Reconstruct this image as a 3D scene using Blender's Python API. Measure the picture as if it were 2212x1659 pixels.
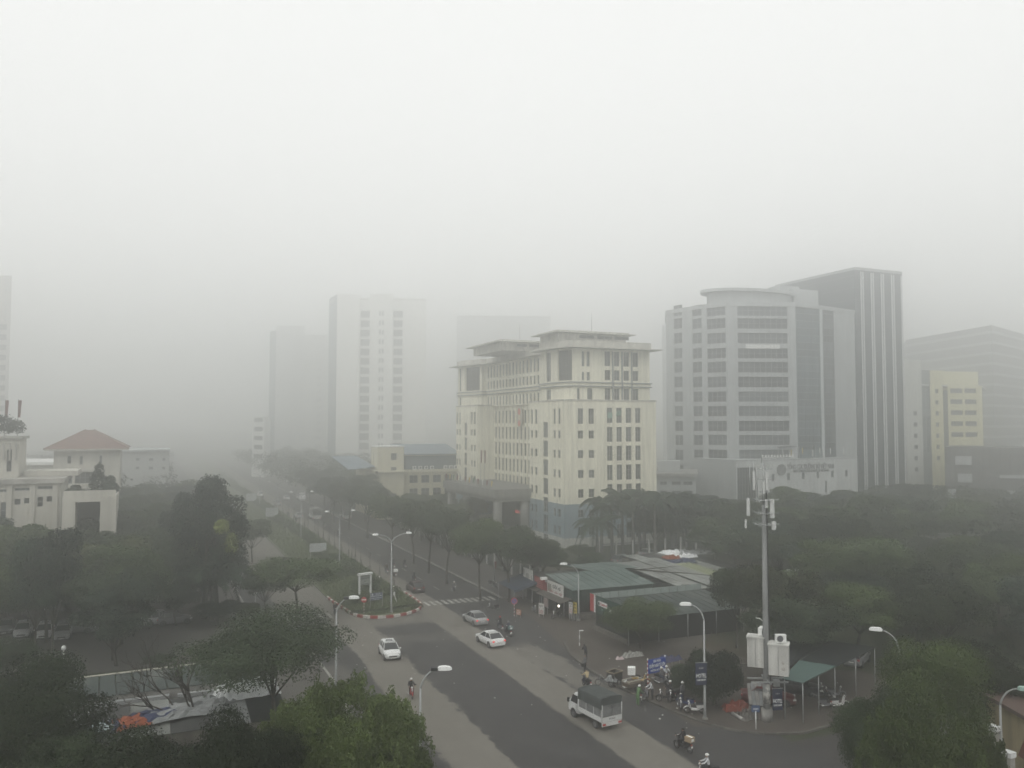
import bpy, bmesh, math, random
import numpy as np
from mathutils import Vector, Matrix

for o in list(bpy.data.objects):
    bpy.data.objects.remove(o)
SC = bpy.context.scene
COL = SC.collection
R = math.radians
RND = random.Random(7)
ORD = ['first','second','third','fourth','fifth','sixth','seventh','eighth','ninth','tenth','eleventh','twelfth','thirteenth','fourteenth','fifteenth','sixteenth','seventeenth','eighteenth','nineteenth','twentieth','twenty-first']

# ------------------------------------------------------------------ camera
CAM_H = 24.0
HAZE_DENSITY = 0.0046
FPX = 1790.0                       # focal length in pixels of a 2212 px wide picture
PITCH = math.atan(89.5 / FPX)
YAW = R(23.4)                      # world +Y runs along the avenue, +X to its right
cam_d = bpy.data.cameras.new('camera')
cam_d.lens = 36.0 * FPX / 2212.0
cam_d.sensor_width = 36.0
cam_d.clip_start = 0.5
cam_d.clip_end = 6000
cam = bpy.data.objects.new('camera', cam_d)
COL.objects.link(cam)
cam.location = (0, 0, CAM_H)
cam.rotation_euler = (R(90) + PITCH, 0, -YAW)
SC.camera = cam

# ------------------------------------------------------------------ sky, sun, exposure
SUN_EL, SUN_AZ = R(48), R(225)
world = bpy.data.worlds.new('World')
SC.world = world
world.use_nodes = True
nt = world.node_tree
nt.nodes.clear()
n_out = nt.nodes.new('ShaderNodeOutputWorld')
n_bg = nt.nodes.new('ShaderNodeBackground')
n_sky = nt.nodes.new('ShaderNodeTexSky')
n_sky.sky_type = 'NISHITA'
n_sky.sun_disc = False
n_sky.sun_elevation = SUN_EL
n_sky.sun_rotation = SUN_AZ
n_sky.dust_density = 6.0
n_sky.air_density = 2.0
n_hsv = nt.nodes.new('ShaderNodeHueSaturation')
n_hsv.inputs['Saturation'].default_value = 0.12
n_tc = nt.nodes.new('ShaderNodeTexCoord')
n_sep = nt.nodes.new('ShaderNodeSeparateXYZ')
n_ramp = nt.nodes.new('ShaderNodeMapRange')      # overcast dome: three times brighter at the zenith than at the horizon
n_ramp.inputs['From Min'].default_value = 0.0
n_ramp.inputs['From Max'].default_value = 1.0
n_ramp.inputs['To Min'].default_value = 11.4
n_ramp.inputs['To Max'].default_value = 11.9
n_cm = nt.nodes.new('ShaderNodeCombineColor')
n_mix = nt.nodes.new('ShaderNodeMix')
n_mix.data_type = 'RGBA'
n_mix.inputs['Factor'].default_value = 0.8
n_tint = nt.nodes.new('ShaderNodeMix')
n_tint.data_type = 'RGBA'
n_tint.blend_type = 'MULTIPLY'
n_tint.inputs['Factor'].default_value = 1.0
n_tint.inputs[7].default_value = (0.995, 1.0, 0.985, 1)
nt.links.new(n_tc.outputs['Generated'], n_sep.inputs[0])
nt.links.new(n_sep.outputs['Z'], n_ramp.inputs['Value'])
for k in range(3):
    nt.links.new(n_ramp.outputs[0], n_cm.inputs[k])
nt.links.new(n_sky.outputs[0], n_hsv.inputs['Color'])
nt.links.new(n_hsv.outputs[0], n_mix.inputs[6])
nt.links.new(n_cm.outputs[0], n_mix.inputs[7])
nt.links.new(n_mix.outputs[2], n_tint.inputs[6])
nt.links.new(n_tint.outputs[2], n_bg.inputs['Color'])
n_bg.inputs['Strength'].default_value = 0.10
nt.links.new(n_bg.outputs[0], n_out.inputs[0])

sun_d = bpy.data.lights.new('sun', 'SUN')
sun_d.energy = 1.1
sun_d.angle = R(30)
sun_d.color = (1.0, 0.97, 0.93)
sun = bpy.data.objects.new('sun', sun_d)
COL.objects.link(sun)
sdir = Vector((math.sin(SUN_AZ) * math.cos(SUN_EL), math.cos(SUN_AZ) * math.cos(SUN_EL), math.sin(SUN_EL)))
sun.rotation_euler = sdir.to_track_quat('Z', 'Y').to_euler()

SC.view_settings.view_transform = 'Standard'
SC.view_settings.look = 'None'
SC.view_settings.gamma = 1.0
SC.view_settings.exposure = 0.0
SC.view_settings.use_curve_mapping = False
SC.render.engine = 'CYCLES'
cy = SC.cycles
cy.max_bounces = 8
cy.diffuse_bounces = 2
cy.glossy_bounces = 2
cy.transmission_bounces = 2
cy.transparent_max_bounces = 6
cy.volume_bounces = 5
cy.use_denoising = True
cy.use_adaptive_sampling = True
cy.adaptive_threshold = 0.02

# ------------------------------------------------------------------ picture <-> place
_c, _s = math.cos(PITCH), math.sin(PITCH)
_u = (-math.sin(YAW), math.cos(YAW))       # unused helper axis
def ray(x, y):
    a = (x - 1106) / FPX
    b = -(y - 829.5) / FPX
    X, Y, Z = a, _c - b * _s, _s + b * _c
    ct, st_ = math.cos(YAW), math.sin(YAW)
    return Vector((X * ct + Y * st_, -X * st_ + Y * ct, Z))
def G(x, y, z=0.0):
    """point of the place at height z seen at picture position x, y"""
    r = ray(x, y)
    k = (z - CAM_H) / r.z
    return Vector((r.x * k, r.y * k, z))
def on_s(x, s):
    """X where the column x of the picture meets the plane Y = s"""
    r = ray(x, 919)
    return r.x * s / r.y
def on_t(x, t):
    r = ray(x, 919)
    return r.y * t / r.x
def zat(x, y, X, Y):
    """height at which the picture row y crosses the vertical over X, Y"""
    r = ray(x, y)
    return CAM_H + r.z / math.hypot(r.x, r.y) * math.hypot(X, Y)
def depth_of(X, Y):
    return X * math.sin(YAW) + Y * math.cos(YAW)

# ------------------------------------------------------------------ object helpers
def tag(o, label=None, cat=None, group=None, kind=None):
    if label: o['label'] = label
    if cat: o['category'] = cat
    if group: o['group'] = group
    if kind: o['kind'] = kind
    return o
def thing(name, label, cat, loc=(0, 0, 0), rz=0.0, group=None):
    o = bpy.data.objects.new(name, None)
    o.empty_display_size = 0.3
    COL.objects.link(o)
    o.location = loc
    o.rotation_euler = (0, 0, rz)
    return tag(o, label, cat, group)
def link_mesh(name, me, parent=None, loc=(0, 0, 0), rz=0.0):
    o = bpy.data.objects.new(name, me)
    COL.objects.link(o)
    o.parent = parent
    o.location = loc
    o.rotation_euler = (0, 0, rz)
    return o
def kids(o): return [c for c in KIDS.get(o.name, [])]
def copy_tree(o, loc=None, rz=None, label=None, group=None, parent=None, mats=None):
    c = o.copy()
    COL.objects.link(c)
    c.parent = parent
    if loc is not None: c.location = loc
    if rz is not None: c.rotation_euler = (0, 0, rz)
    if label: c['label'] = label
    if group: c['group'] = group
    if mats and c.type == 'MESH':
        for i, sl in enumerate(c.material_slots):
            if sl.material and sl.material.name in mats:
                sl.link = 'OBJECT'
                sl.material = mats[sl.material.name]
    for ch in o.children:
        copy_tree(ch, None, None, None, None, c, mats)
    return c

class MB:
    """collects faces, builds ONE mesh"""
    def __init__(self):
        self.v, self.f, self.m, self.sm = [], [], [], []
    def face(self, pts, m=0, smooth=False):
        n = len(self.v)
        self.v.extend([tuple(p) for p in pts])
        self.f.append(tuple(range(n, n + len(pts))))
        self.m.append(m); self.sm.append(smooth)
        return self
    def box(self, c, s, m=0, rz=0.0, tilt=None):
        cx, cy_, cz = c
        hx, hy, hz = s[0] / 2, s[1] / 2, s[2] / 2
        ca, sa = math.cos(rz), math.sin(rz)
        P = []
        for dx, dy, dz in ((-1,-1,-1),(1,-1,-1),(1,1,-1),(-1,1,-1),(-1,-1,1),(1,-1,1),(1,1,1),(-1,1,1)):
            p = Vector((dx * hx, dy * hy, dz * hz))
            if tilt is not None: p = tilt @ p
            P.append((cx + p.x * ca - p.y * sa, cy_ + p.x * sa + p.y * ca, cz + p.z))
        n = len(self.v)
        self.v.extend(P)
        for q in ((0,3,2,1),(4,5,6,7),(0,1,5,4),(1,2,6,5),(2,3,7,6),(3,0,4,7)):
            self.f.append(tuple(n + i for i in q)); self.m.append(m); self.sm.append(False)
        return self
    def bx(self, x0, x1, y0, y1, z0, z1, m=0):
        return self.box(((x0+x1)/2, (y0+y1)/2, (z0+z1)/2), (abs(x1-x0), abs(y1-y0), abs(z1-z0)), m)
    def prism(self, poly, z0, z1, m=0, cap=True, mtop=None):
        """poly counter-clockwise seen from above"""
        n = len(poly); b = len(self.v)
        self.v.extend([(p[0], p[1], z0) for p in poly] + [(p[0], p[1], z1) for p in poly])
        for i in range(n):
            j = (i + 1) % n
            self.f.append((b+i, b+j, b+n+j, b+n+i)); self.m.append(m); self.sm.append(False)
        if cap:
            self.f.append(tuple(b+n+i for i in range(n))); self.m.append(m if mtop is None else mtop); self.sm.append(False)
            self.f.append(tuple(b+i for i in reversed(range(n)))); self.m.append(m); self.sm.append(False)
        return self
    def tube(self, pts, rad, n=8, m=0, smooth=True, cap=True):
        pts = [Vector(p) for p in pts]
        if not isinstance(rad, (list, tuple)): rad = [rad] * len(pts)
        b = len(self.v); L = len(pts)
        ref = None
        for i, p in enumerate(pts):
            d = (pts[min(i+1, L-1)] - pts[max(i-1, 0)])
            if d.length < 1e-6: d = Vector((0, 0, 1))
            d.normalize()
            if ref is None:
                ref = Vector((1, 0, 0)) if abs(d.x) < 0.9 else Vector((0, 1, 0))
            a = d.cross(ref).normalized(); c2 = d.cross(a)
            ref = a.cross(d)
            for k in range(n):
                t = 2 * math.pi * k / n
                q = p + (a * math.cos(t) + c2 * math.sin(t)) * rad[i]
                self.v.append(tuple(q))
        for i in range(L - 1):
            for k in range(n):
                k2 = (k + 1) % n
                self.f.append((b+i*n+k, b+i*n+k2, b+(i+1)*n+k2, b+(i+1)*n+k)); self.m.append(m); self.sm.append(smooth)
        if cap:
            self.f.append(tuple(b+k for k in reversed(range(n)))); self.m.append(m); self.sm.append(False)
            self.f.append(tuple(b+(L-1)*n+k for k in range(n))); self.m.append(m); self.sm.append(False)
        return self
    def cyl(self, c, r, h, n=12, m=0, r2=None, smooth=True):
        return self.tube([c, (c[0], c[1], c[2] + h)], [r, r if r2 is None else r2], n, m, smooth)
    def ell(self, c, r, n=10, m=0, zmin=-1.0):
        rings = max(4, n // 2 + 1)
        for i in range(rings):
            a0 = -math.pi/2 + math.pi * i / rings; a1 = -math.pi/2 + math.pi * (i+1) / rings
            if math.sin(a1) <= zmin: continue
            for k in range(n):
                t0 = 2*math.pi*k/n; t1 = 2*math.pi*(k+1)/n
                q = []
                for (a, t) in ((a0,t0),(a0,t1),(a1,t1),(a1,t0)):
                    q.append((c[0]+r[0]*math.cos(a)*math.cos(t), c[1]+r[1]*math.cos(a)*math.sin(t), c[2]+r[2]*max(zmin, math.sin(a))))
                self.face(q, m, True)
        return self
    def build(self, name, mats, parent=None, loc=(0, 0, 0), rz=0.0, weld=False):
        o = link_mesh(name, self.mesh(name, mats, weld), parent, loc, rz)
        return o
    def mesh(self, name, mats, weld=False):
        me = bpy.data.meshes.new(name)
        me.from_pydata(self.v, [], self.f)
        if not isinstance(mats, (list, tuple)): mats = [mats]
        for m in mats: me.materials.append(m)
        me.polygons.foreach_set('material_index', self.m)
        me.polygons.foreach_set('use_smooth', self.sm)
        if weld:
            bm = bmesh.new(); bm.from_mesh(me)
            bmesh.ops.remove_doubles(bm, verts=bm.verts, dist=0.002)
            bmesh.ops.recalc_face_normals(bm, faces=bm.faces)
            bm.to_mesh(me); bm.free()
        me.update()
        return me

# ------------------------------------------------------------------ materials
MATS = {}
def mat(name, col, rough=0.85, var=0.0, scale=1.0, metal=0.0, spec=0.3, bump=0.0, bscale=20.0, rand=0.0, streak=0.0, dirt=None, coord='pos', sub=None):
    """principled material with noise colour variation, optional vertical streaks and dirt"""
    if name in MATS: return MATS[name]
    m = bpy.data.materials.new(name); m.use_nodes = True
    t = m.node_tree; b = t.nodes['Principled BSDF']
    b.inputs['Roughness'].default_value = rough
    b.inputs['Metallic'].default_value = metal
    b.inputs['Specular IOR Level'].default_value = spec
    c = (*col, 1.0)
    src = None
    rgb = t.nodes.new('ShaderNodeRGB'); rgb.outputs[0].default_value = c
    src = rgb.outputs[0]
    geo = t.nodes.new('ShaderNodeNewGeometry') if coord == 'pos' else t.nodes.new('ShaderNodeTexCoord')
    vec = geo.outputs['Position'] if coord == 'pos' else geo.outputs['Object']
    def noise(sc, det=4.0, mapping=None):
        n = t.nodes.new('ShaderNodeTexNoise')
        n.inputs['Scale'].default_value = sc; n.inputs['Detail'].default_value = det
        v = vec
        if mapping:
            mp = t.nodes.new('ShaderNodeMapping'); mp.inputs['Scale'].default_value = mapping
            t.links.new(vec, mp.inputs['Vector']); v = mp.outputs[0]
        t.links.new(v, n.inputs['Vector'])
        return n.outputs['Fac']
    def scale_by(src, fac, lo, hi, f0=0.3, f1=0.7):
        mr = t.nodes.new('ShaderNodeMapRange')
        mr.inputs['From Min'].default_value = f0; mr.inputs['From Max'].default_value = f1
        mr.inputs['To Min'].default_value = lo; mr.inputs['To Max'].default_value = hi
        t.links.new(fac, mr.inputs['Value'])
        mx = t.nodes.new('ShaderNodeVectorMath'); mx.operation = 'SCALE'
        t.links.new(src, mx.inputs[0]); t.links.new(mr.outputs[0], mx.inputs['Scale'])
        return mx.outputs[0]
    if var: src = scale_by(src, noise(scale), 1 - var, 1 + var)
    if rand:
        oi = t.nodes.new('ShaderNodeObjectInfo')
        src = scale_by(src, oi.outputs['Random'], 1 - rand, 1 + rand, 0, 1)
    if streak: src = scale_by(src, noise(1.0, 5.0, (1.6, 1.6, 0.09)), 1 - streak, 1.0, 0.35, 0.6)
    if dirt:
        mr = t.nodes.new('ShaderNodeMapRange')
        mr.inputs['From Min'].default_value = dirt[2]; mr.inputs['From Max'].default_value = dirt[2] + 0.12
        t.links.new(noise(dirt[1], 6.0), mr.inputs['Value'])
        mx = t.nodes.new('ShaderNodeMix'); mx.data_type = 'RGBA'
        t.links.new(mr.outputs[0], mx.inputs['Factor']); t.links.new(src, mx.inputs[6])
        mx.inputs[7].default_value = (*dirt[0], 1); src = mx.outputs[2]
    t.links.new(src, b.inputs['Base Color'])
    if bump:
        bp = t.nodes.new('ShaderNodeBump'); bp.inputs['Strength'].default_value = bump
        bp.inputs['Distance'].default_value = 0.05
        t.links.new(noise(bscale), bp.inputs['Height']); t.links.new(bp.outputs[0], b.inputs['Normal'])
    MATS[name] = m
    return m
def emit(name, col, strength):
    if name in MATS: return MATS[name]
    m = bpy.data.materials.new(name); m.use_nodes = True
    b = m.node_tree.nodes['Principled BSDF']
    b.inputs['Base Color'].default_value = (*col, 1)
    b.inputs['Emission Color'].default_value = (*col, 1)
    b.inputs['Emission Strength'].default_value = strength
    MATS[name] = m
    return m
def text_mesh(body, size, m, depth=0.02, name='lettering', bold=False):
    c = bpy.data.curves.new('lettering_curve', 'FONT')
    c.body = body; c.size = size; c.extrude = depth
    c.align_x = 'CENTER'; c.align_y = 'CENTER'
    c.resolution_u = 2
    if bold: c.offset = size * 0.018
    o = bpy.data.objects.new('lettering_curve', c)
    COL.objects.link(o)
    dg = bpy.context.evaluated_depsgraph_get()
    me = bpy.data.meshes.new_from_object(o.evaluated_get(dg))
    bpy.data.objects.remove(o)
    me.name = name
    me.materials.clear(); me.materials.append(m)
    return me
def put_text(body, size, m, parent, loc, rz=0.0, tilt=0.0, depth=0.02, width=None, bold=True, name='lettering'):
    """upright text reading from the side its rz faces (rz 0 = seen from -Y)"""
    me = text_mesh(body, size, m, depth, name, bold)
    o = link_mesh(name, me, parent, loc)
    o.rotation_euler = (R(90) + tilt, 0, rz)
    if width:
        xs = [v.co.x for v in me.vertices]
        w = max(xs) - min(xs)
        if w > 0:
            k = width / w
            for v in me.vertices: v.co.x *= k
    return o

# shared materials
M = {}
M['dark'] = mat('dark_matter', (0.02, 0.02, 0.02), 0.7)
M['glass'] = mat('window_glass', (0.040, 0.047, 0.050), 0.25, rand=0.85, spec=0.5)
M['blueglass'] = mat('blue_grey_glass', (0.06, 0.085, 0.095), 0.2, rand=0.35, spec=0.5)
M['frame'] = mat('window_frame_paint', (0.33, 0.34, 0.33), 0.6)
M['frame_d'] = mat('dark_window_frame', (0.09, 0.095, 0.10), 0.6)
M['steel'] = mat('galvanised_steel', (0.32, 0.33, 0.33), 0.5, var=0.12, scale=3, metal=0.3)
M['white'] = mat('white_paint', (0.72, 0.73, 0.71), 0.6, var=0.08, scale=1.5)
M['concrete'] = mat('weathered_concrete', (0.27, 0.265, 0.25), 0.95, var=0.25, scale=1.2, streak=0.2)
M['black'] = mat('black_plastic', (0.02, 0.02, 0.022), 0.5)
M['rubber'] = mat('tyre_rubber', (0.025, 0.025, 0.025), 0.85)
M['red'] = mat('red_paint', (0.42, 0.045, 0.04), 0.6)
M['bluesign'] = mat('blue_sign_sheet', (0.02, 0.055, 0.28), 0.6)
M['chrome'] = mat('bright_metal', (0.6, 0.6, 0.6), 0.25, metal=0.9)
# ================================================================== GROUND AND ROADS
def road_mat(name, base, stripes=(), scale=0.35, extra=None):
    """asphalt with pale dust lying in long bands; stripes = (centre X, half width, edge noise, Ymin, Ymax)"""
    m = bpy.data.materials.new(name); m.use_nodes = True
    t = m.node_tree; b = t.nodes['Principled BSDF']
    b.inputs['Roughness'].default_value = 0.9
    b.inputs['Specular IOR Level'].default_value = 0.2
    geo = t.nodes.new('ShaderNodeNewGeometry')
    sep = t.nodes.new('ShaderNodeSeparateXYZ'); t.links.new(geo.outputs['Position'], sep.inputs[0])
    def math_(op, a, b_=None):
        n = t.nodes.new('ShaderNodeMath'); n.operation = op
        for i, v in enumerate((a, b_)):
            if v is None: continue
            if isinstance(v, (int, float)): n.inputs[i].default_value = v
            else: t.links.new(v, n.inputs[i])
        return n.outputs[0]
    def noise(sc, det, mp=(1, 1, 1)):
        mpn = t.nodes.new('ShaderNodeMapping'); mpn.inputs['Scale'].default_value = mp
        t.links.new(geo.outputs['Position'], mpn.inputs['Vector'])
        n = t.nodes.new('ShaderNodeTexNoise'); n.inputs['Scale'].default_value = sc; n.inputs['Detail'].default_value = det
        n.inputs['Roughness'].default_value = 0.65
        t.links.new(mpn.outputs[0], n.inputs['Vector'])
        return n.outputs['Fac']
    edge = math_('SUBTRACT', noise(0.16, 8, (1, 0.45, 1)), 0.5)
    fine = math_('SUBTRACT', noise(1.7, 9, (1, 0.4, 1)), 0.5)
    dust = None
    for (xc, hw, slope, amp, y0, y1, k) in stripes:
        # distance to the (slightly slanting) centre line
        cx = math_('ADD', math_('MULTIPLY', math_('SUBTRACT', sep.outputs['Y'], 70.0), slope), xc)
        d = math_('ABSOLUTE', math_('SUBTRACT', sep.outputs['X'], cx))
        d = math_('SUBTRACT', d, hw)
        d = math_('ADD', d, math_('MULTIPLY', edge, amp))
        d = math_('ADD', d, math_('MULTIPLY', fine, amp * 1.1))
        f = t.nodes.new('ShaderNodeMapRange'); f.inputs['From Min'].default_value = 0.16; f.inputs['From Max'].default_value = -0.16
        t.links.new(d, f.inputs['Value']); f = f.outputs[0]
        for (yy, sgn) in ((y0, 1), (y1, -1)):
            e = t.nodes.new('ShaderNodeMapRange')
            e.inputs['From Min'].default_value = yy; e.inputs['From Max'].default_value = yy + sgn * 2.0
            yn = math_('ADD', sep.outputs['Y'], math_('MULTIPLY', edge, amp * 3))
            t.links.new(yn, e.inputs['Value'])
            f = math_('MULTIPLY', f, e.outputs[0])
        f = math_('MULTIPLY', f, k)
        dust = f if dust is None else math_('MAXIMUM', dust, f)
    c0 = t.nodes.new('ShaderNodeRGB'); c0.outputs[0].default_value = (*base, 1)
    mr = t.nodes.new('ShaderNodeMapRange'); mr.inputs['From Min'].default_value = 0.3; mr.inputs['From Max'].default_value = 0.7
    mr.inputs['To Min'].default_value = 0.82; mr.inputs['To Max'].default_value = 1.18
    t.links.new(noise(scale, 8), mr.inputs['Value'])
    sc_ = t.nodes.new('ShaderNodeVectorMath'); sc_.operation = 'SCALE'
    t.links.new(c0.outputs[0], sc_.inputs[0]); t.links.new(mr.outputs[0], sc_.inputs['Scale'])
    src = sc_.outputs[0]
    # fine speckle
    mr2 = t.nodes.new('ShaderNodeMapRange'); mr2.inputs['From Min'].default_value = 0.35; mr2.inputs['From Max'].default_value = 0.65
    mr2.inputs['To Min'].default_value = 0.9; mr2.inputs['To Max'].default_value = 1.1
    t.links.new(noise(6.0, 4), mr2.inputs['Value'])
    s2 = t.nodes.new('ShaderNodeVectorMath'); s2.operation = 'SCALE'
    t.links.new(src, s2.inputs[0]); t.links.new(mr2.outputs[0], s2.inputs['Scale']); src = s2.outputs[0]
    if dust is not None:
        dc = t.nodes.new('ShaderNodeMix'); dc.data_type = 'RGBA'
        t.links.new(noise(0.7, 8, (1, 0.4, 1)), dc.inputs['Factor'])
        dc.inputs[6].default_value = (0.115, 0.108, 0.094, 1)
        dc.inputs[7].default_value = (0.190, 0.180, 0.158, 1)
        mx = t.nodes.new('ShaderNodeMix'); mx.data_type = 'RGBA'
        t.links.new(dust, mx.inputs['Factor']); t.links.new(src, mx.inputs[6]); t.links.new(dc.outputs[2], mx.inputs[7])
        src = mx.outputs[2]
    t.links.new(src, b.inputs['Base Color'])
    return m
ASPH = road_mat('asphalt', (0.055, 0.054, 0.053), (
    (33.8, 2.0, 0.008, 1.0, 20, 620, 1.0),
    (22.0, 2.3, 0.016, 2.2, 20, 116, 1.0),
    (26.5, 7.5, 0.0, 0.9, 97.2, 103.6, 0.8),
    (27.5, 5.5, 0.0, 3.0, 88.0, 94.0, 0.25),
    (37.4, 1.7, -0.03, 3.2, 64, 85, 0.8),
    (16.2, 1.8, 0.0, 1.6, 60, 86, 0.35),
    (19.0, 3.6, 0.0, 0.9, 108, 620, 0.9),
    (41.0, 1.2, 0.0, 2.6, 110, 300, 0.12)))
DIRT = road_mat('trodden_earth', (0.076, 0.067, 0.058), ((55, 3, 0, 3, 75, 92, 0.35),), 0.25)
PAVE = road_mat('pavement_slabs', (0.085, 0.080, 0.074), (), 0.2)
LOT = road_mat('car_park_asphalt', (0.062, 0.060, 0.057), ((-12, 30, 0, 4, 90, 140, 0.2),), 0.2)
GRASSBASE = mat('dark_soil_and_grass', (0.040, 0.046, 0.024), 1.0, var=0.5, scale=0.12, dirt=((0.075, 0.062, 0.045), 0.06, 0.55))
LAWN = mat('lawn_green', (0.040, 0.052, 0.020), 1.0, var=0.3, scale=0.5)
WILD = mat('wild_grass', (0.070, 0.085, 0.040), 1.0, var=0.35, scale=0.4)

def sheet(name, poly, z, m, label=None, kind='structure'):
    o = MB().face([(p[0], p[1], z) for p in poly], 0).build(name, m)
    return tag(o, label, kind=kind)
def rect(x0, x1, y0, y1): return [(x0, y0), (x1, y0), (x1, y1), (x0, y1)]

sheet('ground', rect(-1800, 1800, -300, 3300), -0.02, GRASSBASE)
# avenue: both carriageways and the crossing are one sheet, island and pavements stand on it
sheet('road', [(11.5, 10), (45, 10), (45, 700), (11.5, 700)], 0.0, ASPH)
sheet('side_road', [(45, 10), (130, 10), (130, 50.5), (45, 50.5)], 0.004, road_mat('side_road_asphalt', (0.055, 0.052, 0.050), ((60, 5, 0, 3, 30, 50, 0.2),)))
sheet('parking_lot', rect(-60, 9, 91, 131), 0.01, LOT)
sheet('lawn', rect(-40, 11, 68, 90.5), 0.014, LAWN)
sheet('shop_forecourt', [(40.2, 56), (45.5, 52.5), (66, 52.5), (64, 62), (58, 66), (55, 76), (60, 80), (76, 86), (76, 110), (56, 112), (44.9, 107.2), (43.4, 92), (40.6, 78)], 0.012, DIRT)

KERB = mat('kerb_concrete', (0.22, 0.215, 0.20), 0.95, var=0.2, scale=1.0)
def slab(name, poly, h, mtop, mside=KERB):
    o = MB().prism(poly, -0.01, h, 1, True, 0).build(name, [mtop, mside])
    return tag(o, kind='structure')
slab('pavement', [(45.0, 107.3), (53, 107.3), (53, 640), (45.0, 640)], 0.14, PAVE)
slab('pavement', [(6.5, 10), (11.6, 10), (14.6, 60), (16.0, 78), (15.8, 90), (11.6, 100), (11.6, 640), (7.5, 640), (7.5, 100), (6.5, 60)], 0.14, PAVE)
corner = [(40.3, 61), (39.7, 66), (39.8, 73), (40.6, 78.5), (42.4, 83), (44.5, 83.5), (47.0, 74), (48, 65), (55, 58), (60, 54), (57, 52.6), (51, 52.0), (47, 51.4), (44.2, 52.4), (42.2, 54.2), (41.0, 57)]
slab('pavement', list(reversed(corner)) if False else corner[::-1], 0.10, DIRT)

# ---- median: kerb, wild grass, red and white kerb stones round the nose
NOSE = [(22.7, 117), (22.8, 114.5), (23.2, 110.5), (23.5, 107), (23.9, 104.6), (24.9, 103.1), (26.6, 102.3), (28.5, 102.3), (30.3, 103.1), (31.9, 104.4), (33.0, 106.2), (33.45, 108.5), (33.5, 112), (33.5, 117)]
med = NOSE + [(33.5, 640), (22.6, 640)]
MED = thing('median_strip', None, None)
MED['kind'] = 'structure'
MB().prism(med, -0.01, 0.13, 1, True, 0).build('median_base', [WILD, KERB], MED)
inner = [(p[0] + (0.35 if p[0] < 28 else -0.35), p[1] + (0.35 if p[1] < 106 else 0)) for p in med]
MB().prism(inner, 0.131, 0.20, 0, True, 0).build('turf', WILD, MED)
def resample(pts, step):
    out = [Vector((*pts[0], 0))]; acc = 0
    for a, b in zip(pts, pts[1:]):
        a = Vector((*a, 0)); b = Vector((*b, 0)); d = (b - a).length; pos = step - acc
        while pos <= d:
            out.append(a.lerp(b, pos / d)); pos += step
        acc = d - (pos - step)
    return out
KR = mat('red_kerb_paint', (0.25, 0.035, 0.03), 0.85, var=0.25, scale=2)
KW = mat('white_kerb_paint', (0.50, 0.49, 0.45), 0.85, var=0.2, scale=2)
rs = resample(NOSE, 0.98)
kst = {}
for i, (a, b) in enumerate(zip(rs, rs[1:])):
    red = i % 2
    if red not in kst:
        kst[red] = MB().box((0, 0, 0.16), (0.96, 0.24, 0.34)).mesh('kerb_stone', KR if red else KW)
    d = b - a
    link_mesh('kerb_stone', kst[red], MED, ((a + b) / 2), math.atan2(d.y, d.x))

KL = mat('pale_kerb_stone', (0.27, 0.265, 0.245), 0.95, var=0.25, scale=1.5, rand=0.15)
ksm = MB().box((0, 0, 0.08), (0.97, 0.26, 0.2)).mesh('kerb_stone', KL)
KD = mat('dark_kerb_stone', (0.10, 0.095, 0.085), 0.95, var=0.35, scale=1.5, rand=0.25)  # darker stone tone for the corner, varied by noise
ksd = MB().box((0, 0, 0.07), (0.97, 0.22, 0.16)).mesh('kerb_stone', KD)
def kerb_run(pts, n=75, ksm=ksm):
    k_ = thing('kerb', None, None); k_['kind'] = 'structure'
    q_ = resample(pts, 1.0)
    for a, b in list(zip(q_, q_[1:]))[:n]:
        d = b - a; link_mesh('kerb_stone', ksm, k_, (a + b) / 2, math.atan2(d.y, d.x))
    rest = MB()
    for a, b in list(zip(q_[n:], q_[n + 1:])):
        d = b - a; rest.box(((a.x + b.x) / 2, (a.y + b.y) / 2, 0.08), (0.97, 0.26, 0.2), 0, math.atan2(d.y, d.x))
    if rest.f: rest.build('far_kerb_stones', KL, k_)['kind'] = 'stuff'
kerb_run([(44.95, 107.4), (44.95, 420)])
kerb_run([(14.6, 60), (16.0, 78), (15.8, 90), (11.6, 100), (11.6, 400)], 60)
kerb_run([(42.3, 83), (40.6, 78.5), (39.8, 73), (39.7, 66), (40.3, 61), (41.0, 57), (42.2, 54.2), (44.2, 52.4), (47, 51.4), (51, 52.0), (57, 52.6)], 75, ksd)
# ---- grass blades and scrub on the median
def blades(name, pts, h, w, m, seed=1, kind='stuff', parent=None, thin=False):
    rg = np.random.default_rng(seed)
    P = np.array(pts); n = len(P)
    a = rg.uniform(0, 2*np.pi, n); hh = h * rg.uniform(0.5, 1.3, n)
    lean = rg.normal(0, 0.3, (n, 2)) * hh[:, None]
    dx = np.cos(a) * w / 2; dy = np.sin(a) * w / 2
    v = np.zeros((n, 3, 3))
    v[:, 0] = P + np.stack([-dx, -dy, 0*dx], 1)
    v[:, 1] = P + np.stack([dx, dy, 0*dx], 1)
    v[:, 2] = P + np.stack([lean[:, 0], lean[:, 1], hh], 1)
    me = bpy.data.meshes.new(name)
    me.vertices.add(n*3); me.vertices.foreach_set('co', v.reshape(-1))
    me.loops.add(n*3); me.loops.foreach_set('vertex_index', np.arange(n*3))
    me.polygons.add(n); me.polygons.foreach_set('loop_start', np.arange(n)*3); me.polygons.foreach_set('loop_total', np.full(n, 3))
    me.update(); me.materials.append(m)
    o = link_mesh(name, me, parent); o['kind'] = kind
    return o
rg = np.random.default_rng(5)
pts = [(x, y, 0.19) for x, y in zip(rg.uniform(23.1, 33.0, 26000), 104 + rg.uniform(0, 1, 26000)**1.6 * 160)
       if y > 106.5 or abs(x - 28.2) < (y - 102.6) * 1.6]
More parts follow.
